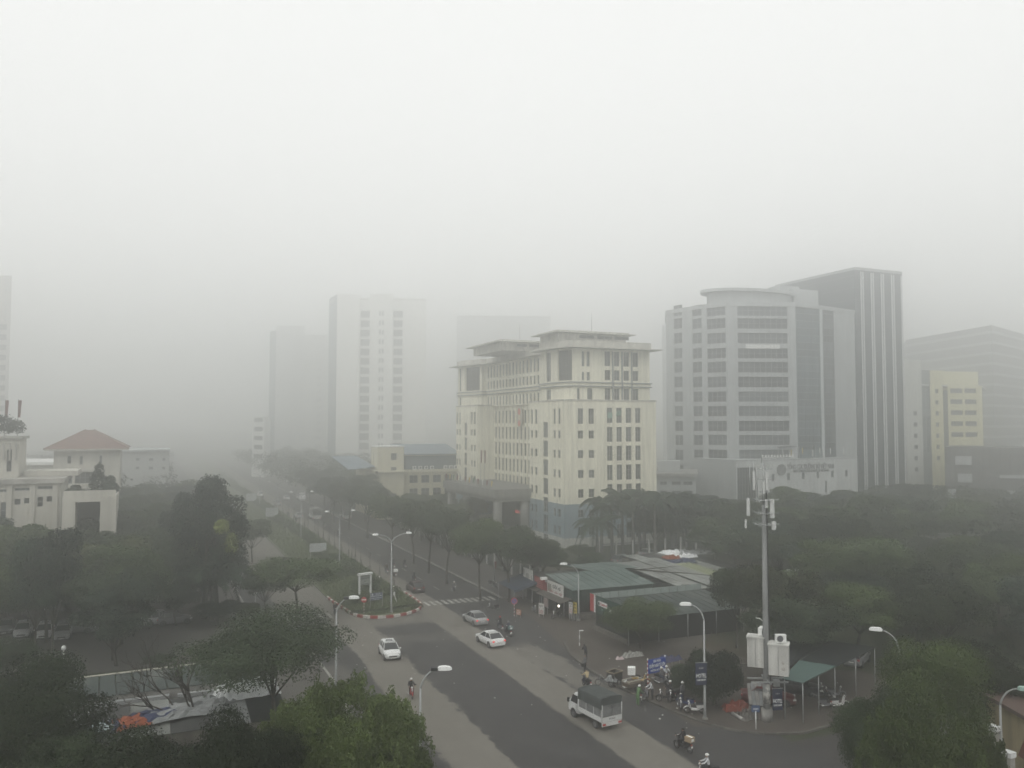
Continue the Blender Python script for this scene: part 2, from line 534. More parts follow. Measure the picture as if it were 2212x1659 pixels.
blades('grass', pts, 0.32, 0.10, mat('grass_blades', (0.085, 0.11, 0.045), 1.0, var=0.4, scale=0.5), 3)['label'] = 'short rough grass covering the median strip'
pts = [(x, y, 0.015) for x, y in zip(rg.uniform(-40, 11, 12000), rg.uniform(68, 90.3, 12000))]
blades('grass', pts, 0.14, 0.14, mat('lawn_blades', (0.042, 0.060, 0.020), 1.0, var=0.3, scale=0.6), 4)['label'] = 'mown lawn beside the car park'

# ---- painted markings
PAINT = mat('worn_road_paint', (0.34, 0.34, 0.31), 0.8, var=0.3, scale=2.5)
z = thing('zebra_crossing', '', '')
z['kind'] = 'structure'

zm = MB().box((0, 0, 0), (0.42, 2.6, 0.006)).mesh('crossing_bar', PAINT)
for i in range(12):
    link_mesh('crossing_bar', zm, z, (34.3 + i * 0.86, 108.2, 0.012))
for i in range(8):
    link_mesh('crossing_bar', zm, z, (13.6 + i * 1.05, 106.5, 0.012))
lm = MB().box((0, 0, 0), (0.14, 2.8, 0.006)).mesh('lane_dash', PAINT)
ln = thing('lane_marking', '', ''); ln['kind'] = 'structure'
for i in range(26):
    link_mesh('lane_dash', lm, ln, (38.9, 118 + i * 8.5, 0.010))
# litter on the road
LIT = mat('litter', (0.5, 0.5, 0.48), 0.8)
lt = MB()
for i in range(60):
    x, y = RND.choice([(RND.uniform(36, 46), RND.uniform(52, 100)), (RND.uniform(42, 60), RND.uniform(55, 100)), (RND.uniform(16, 32), RND.uniform(60, 98))])
    a = RND.uniform(0.05, 0.16)
    lt.box((x, y, 0.13 if x > 40 else 0.03), (a, a * 0.7, 0.04), 0, RND.uniform(0, 3))
tag(lt.build('litter', LIT), 'scraps of pale litter strewn over the road and the trodden earth', kind='stuff')
# ================================================================== BUILDING TOOLS
WCACHE = {}
def window_mesh(w, h, nx, ny, depth, gm, fm, proud=False):
    key = (round(w, 2), round(h, 2), nx, ny, round(depth, 2), gm.name, fm.name)
    if key in WCACHE: return WCACHE[key]
    b = MB()
    b.face([(0, depth, 0), (w, depth, 0), (w, depth, h), (0, depth, h)], 0)
    fw = 0.07
    y0, y1 = depth - 0.07, depth - 0.003
    b.bx(0.003, fw, y0, y1, 0.003, h - 0.003, 1); b.bx(w - fw, w - 0.003, y0, y1, 0.003, h - 0.003, 1)
    b.bx(fw, w - fw, y0, y1, 0.003, fw, 1); b.bx(fw, w - fw, y0, y1, h - fw, h - 0.003, 1)
    for i in range(1, nx):
        x = w * i / nx; b.bx(x - 0.03, x + 0.03, y0 + 0.01, y1, fw, h - fw, 1)
    for i in range(1, ny):
        zz = h * i / ny; b.bx(fw, w - fw, y0 + 0.015, y1, zz - 0.03, zz + 0.03, 1)
    WCACHE[key] = b.mesh('window', [gm, fm])
    return WCACHE[key]
def wall(parent, p0, p1, z0, z1, m, ops=(), depth=0.25, gm=None, fm=None, name='wall', wname='window', thick=0.0):
    """wall from p0 (left seen from outside) to p1, with real openings; ops = (u0, v0, u1, v1[, nx, ny])"""
    gm = gm or M['glass']; fm = fm or M['frame']
    p0 = Vector((*p0, 0)); p1 = Vector((*p1, 0)); d = p1 - p0; W = d.length; u = d / W
    inn = Vector((-u.y, u.x, 0))
    ang = math.atan2(u.y, u.x)
    def P(a, v, dd=0.0): return p0 + u * a + inn * dd + Vector((0, 0, v))
    ops = [o for o in ops if o[2] > o[0] and o[3] > o[1]]
    us = sorted({0.0, W} | {round(min(max(o[i], 0), W), 3) for o in ops for i in (0, 2)})
    vs = sorted({z0, z1} | {round(min(max(o[i], z0), z1), 3) for o in ops for i in (1, 3)})
    b = MB()
    for j in range(len(vs) - 1):
        run = None
        vm = (vs[j] + vs[j+1]) / 2
        for i in range(len(us) - 1):
            um = (us[i] + us[i+1]) / 2
            hole = any(o[0] < um < o[2] and o[1] < vm < o[3] for o in ops)
            if not hole and run is None: run = us[i]
            if (hole or i == len(us) - 2) and run is not None:
                e = us[i] if hole else us[i+1]
                b.face([P(run, vs[j]), P(e, vs[j]), P(e, vs[j+1]), P(run, vs[j+1])])
                run = None
    for o in ops:
        u0, v0, u1, v1 = o[:4]
        dd = depth
        b.face([P(u0, v0), P(u1, v0), P(u1, v0, dd), P(u0, v0, dd)])
        b.face([P(u0, v1, dd), P(u1, v1, dd), P(u1, v1), P(u0, v1)])
        b.face([P(u0, v0), P(u0, v0, dd), P(u0, v1, dd), P(u0, v1)])
        b.face([P(u1, v0, dd), P(u1, v0), P(u1, v1), P(u1, v1, dd)])
    w = b.build(name, m, parent)
    for o in ops:
        u0, v0, u1, v1 = o[:4]
        nx, ny = (o[4], o[5]) if len(o) > 5 else (1, 1)
        me = window_mesh(u1 - u0, v1 - v0, nx, ny, depth, gm, fm)
        link_mesh(wname, me, parent, P(u0, v0), ang)
    return w
def ring(parent, poly, z0, z1, m, ops_by_edge=None, **kw):
    """walls round a counter-clockwise footprint"""
    n = len(poly)
    for i in range(n):
        ops = (ops_by_edge or {}).get(i, ())
        wall(parent, poly[i], poly[(i + 1) % n], z0, z1, m, ops, **kw)
def offset_poly(poly, d):
    n = len(poly); out = []
    for i in range(n):
        a, b, c = Vector(poly[i-1]), Vector(poly[i]), Vector(poly[(i+1) % n])
        e1 = (b - a).normalized(); e2 = (c - b).normalized()
        n1 = Vector((e1.y, -e1.x)); n2 = Vector((e2.y, -e2.x))
        k = (n1 + n2); k = k / max(0.3, k.dot(n1))
        out.append(tuple(b + k * d))
    return out
def cap(parent, poly, z0, z1, m, name='roof', over=0.0):
    return MB().prism(offset_poly(poly, over) if over else poly, z0, z1).build(name, m, parent)
def zoned(name, zones, rough=0.9, streak=0.12, var=0.05):
    """wall paint whose colour changes at painted heights"""
    if name in MATS: return MATS[name]
    m = mat(name, zones[-1][1], rough, var=var, scale=0.3, streak=streak)
    t = m.node_tree
    rgb = [n for n in t.nodes if n.type == 'RGB'][0]
    geo = t.nodes.new('ShaderNodeNewGeometry'); sep = t.nodes.new('ShaderNodeSeparateXYZ')
    t.links.new(geo.outputs['Position'], sep.inputs[0])
    src = None
    for (z_, c) in reversed(zones[:-1]):
        lt_ = t.nodes.new('ShaderNodeMath'); lt_.operation = 'LESS_THAN'; lt_.inputs[1].default_value = z_
        t.links.new(sep.outputs['Z'], lt_.inputs[0])
        mx = t.nodes.new('ShaderNodeMix'); mx.data_type = 'RGBA'
        t.links.new(lt_.outputs[0], mx.inputs['Factor'])
        if src is None: mx.inputs[6].default_value = (*zones[-1][1], 1)
        else: t.links.new(src, mx.inputs[6])
        mx.inputs[7].default_value = (*c, 1); src = mx.outputs[2]
    if src is not None:
        for l in list(rgb.outputs[0].links):
            to = l.to_socket; t.links.remove(l); t.links.new(src, to)
    return m

# ================================================================== THE CREAM OFFICE BUILDING
def z3(a): return (1750 + a * 900 / 1493) * 2212 / 4032
def z3y(b): return (1200 + b * 900 / 1493) * 2212 / 4032
IV = zoned('cream_and_blue_render', [(1.9, (0.50, 0.50, 0.47)), (8.5, (0.20, 0.265, 0.30)), (99, (0.75, 0.73, 0.60))], streak=0.22)
IVT = mat('weathered_cream_roof_edge', (0.48, 0.47, 0.42), 0.95, var=0.2, scale=0.7, streak=0.3, dirt=((0.22, 0.22, 0.2), 0.8, 0.6))
BAND = mat('grey_moulding', (0.20, 0.215, 0.22), 0.9)
office = thing('office_building', 'ten storey cream and pale blue office building with a pillared entrance porch', 'office building', (74.3, 145.7, 0))
OX, OY = 74.3, 145.7
off = lambda p: (p[0] - OX, p[1] - OY)
class Shift:      # puts children in the local frame of the building
    pass
def bwall(p0, p1, z0, z1, ops, **kw):
    wall(office, off(p0), off(p1), z0, z1, IV, ops, **kw)
TL = 74.3
tR = 95.5
T1 = on_s(z3(325), 193.5)
s_of = lambda a: on_t(z3(a), TL)
t_of = lambda a: on_s(z3(a), OY)
SQ = [(5.8, 7.4), (9.7, 11.4), (13.6, 15.2), (17.5, 19.1), (21.4, 23.0), (24.3, 27.4)]
TALL = [(1.3, 4.2), (5.2, 8.2), (9.2, 12.2), (13.0, 16.1), (16.9, 19.9), (20.7, 23.7), (24.5, 27.6)]
STRIP = [(0.3, 1.8), (2.2, 5.7), (6.2, 9.3), (9.9, 13.2), (13.8, 17.0), (17.6, 20.9), (21.5, 24.7)]
LOWB = [(2.3, 4.1)]
# near wing, left face (seen from outside the left end is the far one)
sN = s_of(555)
def left_face(s_far, s_near, pairs, strips, ztop):
    ops = []
    for (a, b_) in pairs:
        u0, u1 = s_far - s_of(a), s_far - s_of(b_)
        for (v0, v1) in LOWB + SQ: ops.append((u0, v0, u1, v1, 1, 2))
    for (a, b_) in strips:
        u0, u1 = s_far - s_of(a), s_far - s_of(b_)
        for (v0, v1) in STRIP: ops.append((u0, v0, u1, v1, 2, 3))
    bwall((TL, s_far), (TL, s_near), 0, ztop, ops)
left_face(sN, OY, [(563, 577), (590, 606), (710, 725), (740, 757)], [(643, 675)], 28.9)
# near wing, right face
tcols = [(1062, 1098), (1124, 1160), (1185, 1222), (1247, 1282)]
ops = []
for (a, b_) in [(872, 908), (942, 978)]:
    for (v0, v1) in LOWB + SQ: ops.append((t_of(a) - TL, v0, t_of(b_) - TL, v1, 2, 2))
for (a, b_) in tcols:
    for (v0, v1) in TALL: ops.append((t_of(a) - TL, v0, t_of(b_) - TL, v1, 2, 3))
bwall((TL, OY), (tR, OY), 0, 28.9, ops)
bwall((tR, OY), (tR, sN), 0, 28.9, [])
bwall((TL + 0.0, sN), (TL, sN), 0, 0.01, []) if False else None
bwall((T1, sN), (TL, sN), 0, 28.9, [])        # inner cheek of near wing
cap(office, [off(p) for p in [(TL, OY), (tR, OY), (tR, sN), (TL, sN)]], 28.9, 29.2, IVT, 'ledge', 0.12)
# far wing
sF0, sF1 = 193.5, 209.2
left_face(sF1, sF0, [(78, 88), (95, 105), (172, 183), (190, 203)], [(130, 147)], 28.9)
bwall((TL, sF0), (T1, sF0), 0, 28.9, [])
bwall((tR, sF0), (tR, sF1), 0, 28.9, [])
bwall((tR, sF1), (TL, sF1), 0, 28.9, [])
cap(office, [off(p) for p in [(TL, sF0), (tR, sF0), (tR, sF1), (TL, sF1)]], 28.9, 29.2, IVT, 'ledge', 0.12)
# centre, recessed, tall narrow windows between fins
ops = []
NC = 14
for i in range(NC):
    w_ = (sF0 - sN) / NC
    for (v0, v1) in TALL[1:]: ops.append((w_ * i + 0.45, v0, w_ * (i + 1) - 0.45, v1, 1, 3))
bwall((T1, sF0), (T1, sN), 0, 28.9, ops)
fm_ = MB().bx(-0.18, 0, -0.16, 0.16, 4.6, 31.2).mesh('fin', IV)
for i in range(NC + 1):
    if 0 < i < NC: link_mesh('fin', fm_, office, (T1 - OX, sF0 - w_ * i - OY, 0))
# upper storeys
sU = s_of(620); sB = s_of(725); tC = t_of(842); tU = 94.2; TU = TL + 0.35
sFU0, sFB = 197.3, 204.8
# near wing upper
bwall((TU, sU), (TU, sB), 28.9, 39.4, [(s_of(655) - 0, 0, 0, 0)][:0] + [(sU - s_of(655), 29.3, sU - s_of(685), 31.4, 2, 2), (sU - s_of(655), 33.0, sU - s_of(685), 39.0, 2, 4)])
dch = math.hypot(tC - TU, sB - OY - 0.2)
bwall((TU, sB), (tC, OY + 0.2), 28.9, 39.4, [(0.25, 33.0, dch - 0.2, 39.1, 3, 4)], depth=0.5, fm=M['frame_d'])
ucols = [(1052, 1090), (1114, 1150), (1176, 1213), (1237, 1273)]
ops = []
tc0 = tC
for (a, b_) in ucols:
    for (v0, v1) in [(28.9 + 0.0, 31.5), (33.1, 35.2), (36.0, 39.0)]: ops.append((t_of(a) - tc0, max(v0, 28.95), t_of(b_) - tc0, v1, 2, 2))
for (a, b_) in [(902, 920), (934, 955)]:
    for (v0, v1) in [(33.0, 34.7), (35.8, 38.8)]: ops.append((t_of(a) - tc0, v0, t_of(b_) - tc0, v1, 1, 2))
for (a, b_) in [(870, 888), (937, 972)]:
    ops.append((t_of(a) - tc0, 29.2, t_of(b_) - tc0, 31.4, 1, 2))
bwall((tC, OY + 0.2), (tU, OY + 0.2), 28.9, 39.4, ops)
bwall((tU, OY + 0.2), (tU, sU), 28.9, 39.4, [])
bwall((T1, sU), (TU, sU), 28.9, 39.4, [])
# dark fins between the upper window columns
dfm = MB().bx(-0.12, 0.12, -0.3, 0, 29.2, 39.0).mesh('dark_fin', BAND)
for a in (1103, 1164, 1227):
    link_mesh('dark_fin', dfm, office, (t_of(a) - OX, 0.2, 0))
# centre upper
ops = []
span = sFU0 - sU
for i in range(20):
    w2 = span / 20
    for (v0, v1) in [(29.0, 31.3), (33.2, 35.2), (36.0, 39.0)]: ops.append((w2 * i + 0.5, v0, w2 * (i + 1) - 0.45, v1, 1, 2))
bwall((T1 - 0.6, sFU0), (T1 - 0.6, sU), 28.9, 39.4, ops)
cap(office, [off(p) for p in [(T1 - 0.6, sN - 1), (T1 + 3, sN - 1), (T1 + 3, sF0 + 1), (T1 - 0.6, sF0 + 1)]], 28.75, 28.9, IV, 'ledge')
# far wing upper
bwall((TU, sF1 - 0.4), (TU, sFB - 0.5), 28.9, 39.4, [(1.0, 29.3, 2.4, 31.4, 1, 2), (1.0, 33.0, 2.4, 39.0, 1, 4)])
bwall((TU, sFB - 0.5), (TL + 2.6, sFU0), 28.9, 39.4, [(0.6, 33.0, 6.6, 39.1, 3, 4)], depth=0.5, fm=M['frame_d'])
bwall((TL + 2.6, sFU0), (T1, sFU0), 28.9, 39.4, [])
bwall((tU, sFU0), (tU, sF1 - 0.4), 28.9, 39.4, [])
bwall((tU, sF1 - 0.4), (TU, sF1 - 0.4), 28.9, 39.4, [])
bwall((tU, sU), (tU, sFU0), 0, 39.4, [])
top = [(TU, sB), (tC, OY + 0.2), (tU, OY + 0.2), (tU, sF1 - 0.4), (TU, sF1 - 0.4), (TU, sFB - 0.5), (TL + 2.6, sFU0), (T1 - 0.6, sFU0), (T1 - 0.6, sU), (TU, sU)]
topl = [off(p) for p in top]
for (za, zb, o_) in ((31.75, 31.95, 0.35), (31.95, 32.5, 0.12), (32.5, 32.72, 0.35)):
    cap(office, topl, za, zb, BAND if o_ > 0.2 else IV, 'cornice', o_)
cap(office, topl, 39.4, 39.62, IVT, 'eaves_slab', 1.9)
cap(office, topl, 39.62, 41.0, IVT, 'parapet', 0.25)
# penthouses with overhanging lids
def penthouse(x0, x1, y0, y1, z0, z1, over):
    pp = [off(p) for p in [(x0, y0), (x1, y0), (x1, y1), (x0, y1)]]
    MBp = MB().prism(pp, z0, z1 - 0.55).build('penthouse', IVT, office)
    for k in range(3):
        a = x0 + (x1 - x0) * (0.3 + 0.26 * k)
        link_mesh('window', window_mesh((x1 - x0) * 0.22, 0.7, 2, 1, 0.06, M['glass'], M['frame']), office, (a - OX, y0 - OY - 0.07, z1 - 1.5))
    cap(office, pp, z1 - 0.55, z1 - 0.37, IVT, 'penthouse_roof', over)
    cap(office, pp, z1 - 0.37, z1, IVT, 'roof_edge', over * 0.3)
def tz(a, s): return on_s(z3(a), s)
penthouse(tz(745, 148.5), tz(1190, 148.5), 148.5, 157, 41.0, 43.2, 1.5)
penthouse(tz(330, 176), tz(330, 176) + 12, 172, 190, 41.0, 43.4, 1.5)
MB().tube([(tz(968, 150) - OX, 4.5, 43.0), (tz(968, 150) - OX, 4.5, 47.3)], [0.06, 0.03], 6).build('aerial', M['steel'], office)
MB().tube([(tz(500, 178) - OX, 33, 43.4), (tz(500, 178) - OX, 33, 48)], [0.05, 0.03], 6).build('aerial', M['steel'], office)
# open casement leaves
GC = mat('green_tinted_pane', (0.16, 0.30, 0.25), 0.3)
for (t_, z_, sx) in ((t_of(1120) + 0.0, 26.0, 1.05), (t_of(1062), 25.6, 1.0)):
    g = MB().box((0.55, -0.25, 0.45), (sx, 0.05, 1.15), 0, 0, Matrix.Rotation(R(24 if sx > 1.02 else 4), 3, 'X'))
    g.build('open_casement', GC, office, (t_ - OX, 0, z_))
# emblem
em = MB()
ZE = 25.9; YE = on_t(z3(485), T1 - 0.9) - OY
em.tube([(T1 - OX - 0.45, YE, ZE), (T1 - OX - 0.75, YE, ZE)], 2.2, 24, 0, False)
for q in em.v[:]: pass
emo = em.build('emblem', [mat('emblem_stone', (0.36, 0.35, 0.30), 0.8)], office)
for v_ in emo.data.vertices: v_.co.z = ZE + (v_.co.z - ZE) * 1.05; v_.co.y = YE + (v_.co.y - YE) * 0.75
rdm = mat('emblem_red', (0.45, 0.09, 0.06), 0.7); gdm = mat('emblem_pale', (0.55, 0.50, 0.38), 0.7)
for (zz_, rr_, mm_) in ((ZE + 1.3, 0.75, rdm), (ZE, 0.6, gdm), (ZE - 1.4, 0.7, rdm)):
    o_ = MB().tube([(T1 - OX - 0.75, YE, zz_), (T1 - OX - 0.82, YE, zz_)], rr_, 12, 0, False).build('emblem_disc', mm_, emo)
# entrance porch
PC = mat('porch_concrete', (0.21, 0.21, 0.20), 0.95, var=0.2, scale=0.5, streak=0.25)
sp0, sp1 = sN + 0.6, sF0 - 1.0
tp = on_s(z3(350), sp0)
pz1 = zat(z3(350), z3y(1205), tp, sp0); pz0 = zat(z3(350), z3y(1285), tp, sp0)
for (x, y) in ((tp, sp0), (tp, (sp0 + sp1) / 2 + 4), (tp, sp1), (TL - 0.9, sp0), (TL - 0.9, sp1)):
    MB().tube([(0, 0, 0), (0, 0, pz0 + 0.05)], 0.95, 16).build('column', PC, office, (x - OX, y - OY, 0))
MB().bx(tp - 1.1 - OX, T1 - OX - 0.05, sp0 - 1.1 - OY, sp1 + 1.1 - OY, pz0, pz0 + 0.9).build('porch_roof', PC, office)
MB().bx(tp - 1.7 - OX, T1 - OX - 0.06, sp0 - 1.5 - OY, sp1 + 1.5 - OY, pz0 + 0.9, pz1).build('porch_cornice', PC, office)
MB().bx(T1 - OX - 0.6, T1 - OX - 0.05, sN - OY + 0.1, sF0 - OY - 0.1, 0, pz0).build('entrance_glazing', mat('shaded_glazing', (0.035, 0.045, 0.05), 0.3), office)
ledb = MB().bx(-0.15, 0.0, -3.4, 3.4, 0, 1.1).build('display_box', M['black'], office, (on_s(z3(470), 171) - OX + 1, 171 - OY, pz0 - 4.0))
LED = emit('red_led', (0.8, 0.06, 0.05), 0.5)
lt_ = put_text('KÍNH CHÀO', 0.95, LED, ledb, (-0.2, 0, 0.55), R(-90), 0, 0.02, 5.2)
office_flags = []
def flagpole(x, y, z, h, label, mcol, group=None, fl=1.4):
    f = thing('flagpole', label, 'flag', (x, y, z), 0, group)
    MB().tube([(0, 0, 0), (0, 0, h)], [0.06, 0.03], 6).build('pole', M['steel'], f)
    b = MB()
    for i in range(5):     # flag hanging in folds
        a0, a1 = i * 0.09, (i + 1) * 0.09
        y0, y1 = (0.09 if i % 2 else -0.09), (-0.09 if i % 2 else 0.09)
        b.face([(a0, y0, h - 0.15), (a1, y1, h - 0.25), (a1 * 0.7, y1, h - fl - 0.3), (a0 * 0.7, y0, h - fl - 0.1)])
    b.build('flag', mcol, f)
    return f
FR = mat('red_cloth', (0.18, 0.035, 0.03), 0.9); FY = mat('yellow_cloth', (0.55, 0.42, 0.08), 0.9); FB = mat('green_cloth', (0.08, 0.2, 0.1), 0.9)
for i, a in enumerate((237, 261)):
    x = tp + 1.5 + i * 1.0; 
    flagpole(on_s(z3(a), 183.0), 183.0, pz1, zat(z3(a), z3y(945), on_s(z3(a), 183.0), 183.0) - pz1,
             ['left of two tall red flags hanging limp over the office porch', 'right of two tall red flags hanging limp over the office porch'][i], FR, 'tall flags over the office porch', 3.0)
for i in range(12):
    y = sp1 + 0.8 - i * (sp1 - sp0) / 11
    flagpole(tp - 1.3, y, pz1, 1.9, '%s small limp flag from the left along the office porch roof edge' % ORD[i], [FR, FY, FB, FR, M['white']][i % 5], 'small flags along the porch roof edge', 1.1)
# ================================================================== OTHER BUILDINGS
def Z4(a): return (2550 + a * 1100 / 1738) * 2212 / 4032
def Z4y(b): return (1000 + b * 1100 / 1738) * 2212 / 4032
def pz(x, depth):
    """ground point on picture column x at the given distance along the view"""
    r = ray(x, 919); k = depth / depth_of(r.x, r.y)
    return (r.x * k, r.y * k)
def rel(o, p): return (p[0] - o.location.x, p[1] - o.location.y)
def facet(par, xa, da, xb, db, zlo, zhi, m, cols, rows, **kw):
    """facade between picture columns xa and xb; window columns and rows measured on the photograph"""
    A, B = pz(xa, da), pz(xb, db)
    L = math.hypot(B[0]-A[0], B[1]-A[1])
    ops = []
    for (c0, c1, nx, ny) in cols:
        def uu(x):      # where the picture column meets the facade line
            r = ray(x, 919)
            d = (B[0]-A[0], B[1]-A[1])
            den = d[0]*r.y - d[1]*r.x
            return L * (A[1]*r.x - A[0]*r.y) / den
        ua, ub = uu(c0), uu(c1)
        um = (ua + ub) / 2 / L
        px_, py_ = A[0] + (B[0]-A[0])*um, A[1] + (B[1]-A[1])*um
        for (y0, y1) in rows:
            v1, v0 = zat(0.5*(c0+c1), y0, px_, py_), zat(0.5*(c0+c1), y1, px_, py_)
            if v0 > zlo: ops.append((ua, v0, ub, v1, nx, ny))
    wall(par, rel(par, A), rel(par, B), zlo, zhi, m, ops, **kw)
    return A, B
GREYW = mat('pale_grey_cladding', (0.40, 0.42, 0.42), 0.8, var=0.06, scale=0.3, streak=0.15)
GREYD = mat('dark_curtain_wall', (0.035, 0.048, 0.056), 0.3, var=0.15, scale=0.3)
# ---- pale grey tower with a round roof crown
tw = thing('office_tower', 'pale grey faceted office tower with wide window bands and a round roof crown', 'office tower', (*pz(Z4(500), 222), 0))
rows = [(Z4y(a), Z4y(b)) for a, b in [(318,385),(400,465),(490,557),(585,650),(670,738),(762,830),(855,920),(945,1010),(1037,1103),(1125,1190),(1217,1283),(1312,1378)]]
GW = M['glass']
zt = 56.0
A0, A = facet(tw, Z4(120), 238, Z4(345), 226, 0, zt, GREYW, [(Z4(168), Z4(220), 2, 2), (Z4(284), Z4(342), 2, 2)], rows, fm=M['frame'])
_, B = facet(tw, Z4(345), 226, Z4(505), 221, 0, zt, GREYW, [(Z4(375), Z4(492), 4, 2)], rows, fm=M['frame'])
_, Cc = facet(tw, Z4(505), 221, Z4(932), 222, 0, zt, GREYW, [(Z4(568), Z4(882), 9, 2)], rows, fm=M['frame'])
grows = [(a, b) for a, b in rows]
ANW = mat('annex_white', (0.56, 0.58, 0.57), 0.85, var=0.05, scale=0.3, streak=0.2)
gr2 = [(Z4y(330 + i * 44.5), Z4y(330 + i * 44.5 + 41)) for i in range(20)]
_, D = facet(tw, Z4(932), 223, Z4(1083), 227, 0, zt, mat('teal_spandrel', (0.12, 0.16, 0.165), 0.4), [(Z4(937), Z4(1078), 6, 1)], gr2, gm=M['blueglass'], fm=M['frame_d'], depth=0.1)
facet(tw, Z4(1083), 227, Z4(1100), 227.5, 0, zt, mat('light_pier', (0.5, 0.53, 0.53), 0.8), [], [])
_, E = facet(tw, Z4(1100), 228, Z4(1170), 231, 0, zt, GREYD, [(Z4(1104), Z4(1166), 3, 1)], gr2, gm=M['glass'], fm=M['frame_d'], depth=0.08)
_, F = facet(tw, Z4(1170), 231, Z4(1300), 237, 0, zt, GREYW, [], [])
back = [(F[0] + 6, F[1] + 22), (A0[0] + 12, A0[1] + 18)]
wall(tw, rel(tw, F), rel(tw, back[0]), 0, zt, GREYW)
foot = [rel(tw, p) for p in (A0, A, B, Cc, D, E, F, back[0], back[1])]
cap(tw, foot, zt, zt + 1.1, GREYW, 'roof', 0.15)
cc = pz(Z4(650), 232); rr = on_s(Z4(900), cc[1]) - cc[0]
ell = [(rel(tw, cc)[0] + 16.0 * math.cos(a), rel(tw, cc)[1] + 8.0 * math.sin(a)) for a in [2 * math.pi * k / 40 for k in range(40)]]
ell2 = [(rel(tw, cc)[0] + 14 * math.cos(a), rel(tw, cc)[1] + 6.8 * math.sin(a)) for a in [2 * math.pi * k / 40 for k in range(40)]]
MB().prism(ell2, zt + 1.1, zt + 4.4).build('crown_drum', GREYW, tw)
MB().prism(ell, zt + 4.4, zt + 5.2).build('round_crown', GREYW, tw)
for (a, w_, h_) in ((860, 7, 3.5), (960, 9, 2.4)):
    p = rel(tw, pz(Z4(a), 236)); MB().box((p[0], p[1], zt + 6 + h_ / 2 - (3.4 if a > 800 else 0)), (w_, 5, h_ + 3)).build('plant_room', GREYW, tw)
# banner across the facade
p0, p1 = pz(Z4(618), 220.4), pz(Z4(830), 220.9)
bz1, bz0 = zat(Z4(720), Z4y(560), *p0), zat(Z4(720), Z4y(585), *p0)
bn = MB().bx(0, math.hypot(p1[0]-p0[0], p1[1]-p0[1]), -0.05, 0, 0, bz1 - bz0).build('banner', M['white'], None, (*p0, bz0), math.atan2(p1[1]-p0[1], p1[0]-p0[0]))
tag(bn, 'long white banner hung across the grey tower below an upper window band', 'banner')

# ---- dark glass tower with paired white stripes
dt_c = pz(1853, 243)
XR = on_s(1956, dt_c[1]); dtw = thing('glass_tower', 'dark glass tower with pairs of thin white vertical stripes', 'office tower', (*dt_c, 0))
dw, dd_, dh = XR - dt_c[0], 34.0, 70.0
DG = mat('smoked_glass', (0.03, 0.042, 0.050), 0.22, var=0.1, scale=0.5)
dp = [(0, 0), (dw, 0), (dw, dd_), (0, dd_)]
MB().prism(dp, 0, dh).build('glass_body', DG, dtw)
cap(dtw, dp, dh, dh + 0.8, GREYW, 'roof_edge', 0.1)
STW = mat('white_stripe', (0.62, 0.64, 0.64), 0.6)
stm = MB().bx(-0.13, 0.13, -0.35, -0.002, 1, dh - 0.5).mesh('stripe', STW)
for a in (1338, 1402, 1465, 1530, 1590):
    for d_ in (-6.5, 6.5):
        x = on_s(Z4(a + d_ + 12), dt_c[1]) - dt_c[0]
        if x < dw: link_mesh('stripe', stm, dtw, (x, 0, 0))
for i in range(19):
    MB().bx(0, dw, -0.06, 0.0, 3.5 + i * 3.6, 3.62 + i * 3.6).build('floor_line', M['frame_d'], dtw)
    MB().bx(-0.06, 0.0, 0, dd_, 3.5 + i * 3.6, 3.62 + i * 3.6).build('floor_line', M['frame_d'], dtw)
wall(dtw, (-0.02 - 4, 8), (-0.02 - 4, 0.5), 0, 57, GREYW)

# ---- annex with the name of the authority
def Z6(a): return (3000 + a * 420 / 2212) * 2212 / 4032
def Z6y(b): return (1740 + b * 420 / 2212) * 2212 / 4032
SA = 171.0
ax0, ax1 = on_s(1588, SA), on_s(1850, SA)
annex = thing('sign_annex', 'low pale annex with a large round seal and the authority name on its blank wall', 'building', (ax0, SA, 0))
zt_a = zat(1659, 995, on_s(1659, SA), SA); zb_a = zat(1740, 1071, on_s(1740, SA), SA)
ops = []
for (a, b, y0, y1) in ((185,248,698,778),(505,568,680,762),(810,870,662,742),(1115,1173,645,723),(1412,1473,628,704),(1705,1765,612,690)):
    t0, t1 = on_s(Z6(a), SA), on_s(Z6(b), SA); zc = zat(Z6((a+b)/2), Z6y((y0+y1)/2), (t0+t1)/2, SA)
    ops.append((t0 - ax0, zc - 0.9, t1 - ax0, zc + 0.9, 1, 1))
gx1 = on_s(Z4(672), SA) - ax0
ops.append((0.5, zb_a - 1.0, gx1, zt_a - 1.6, 7, 4))
t0 = on_s(Z6(1290), SA) - ax0; ops.append((t0, zb_a + 0.6, t0 + 0.7, zb_a + 3.8, 1, 3))
wall(annex, (0, 0), (ax1 - ax0, 0), zb_a - 1.5, zt_a, ANW, ops, gm=M['glass'], fm=M['frame'])
wall(annex, (ax1 - ax0, 0), (ax1 - ax0, 18), 0, zt_a, GREYW)
wall(annex, (0, 18), (0, 0), 0, zt_a, GREYW)
cap(annex, rect(0, ax1 - ax0, 0.0, 18), zt_a, zt_a + 0.3, GREYW, 'roof', 0.05)
MB().bx(0.3, ax1 - ax0 - 0.3, 2.2, 2.4, 0, zb_a - 1.5).build('shopfront', mat('shaded_glazing', (0.035, 0.045, 0.05), 0.3), annex)
MB().bx(0.3, ax1 - ax0 - 0.3, 0, 2.2, zb_a - 1.7, zb_a - 1.5).build('soffit', GREYW, annex)
for k in range(5): MB().bx(2 + k * 9, 2.8 + k * 9, 0.4, 1.2, 0, zb_a - 1.7).build('pillar', GREYW, annex)
LG = mat('sign_letter_grey', (0.12, 0.125, 0.125), 0.7)
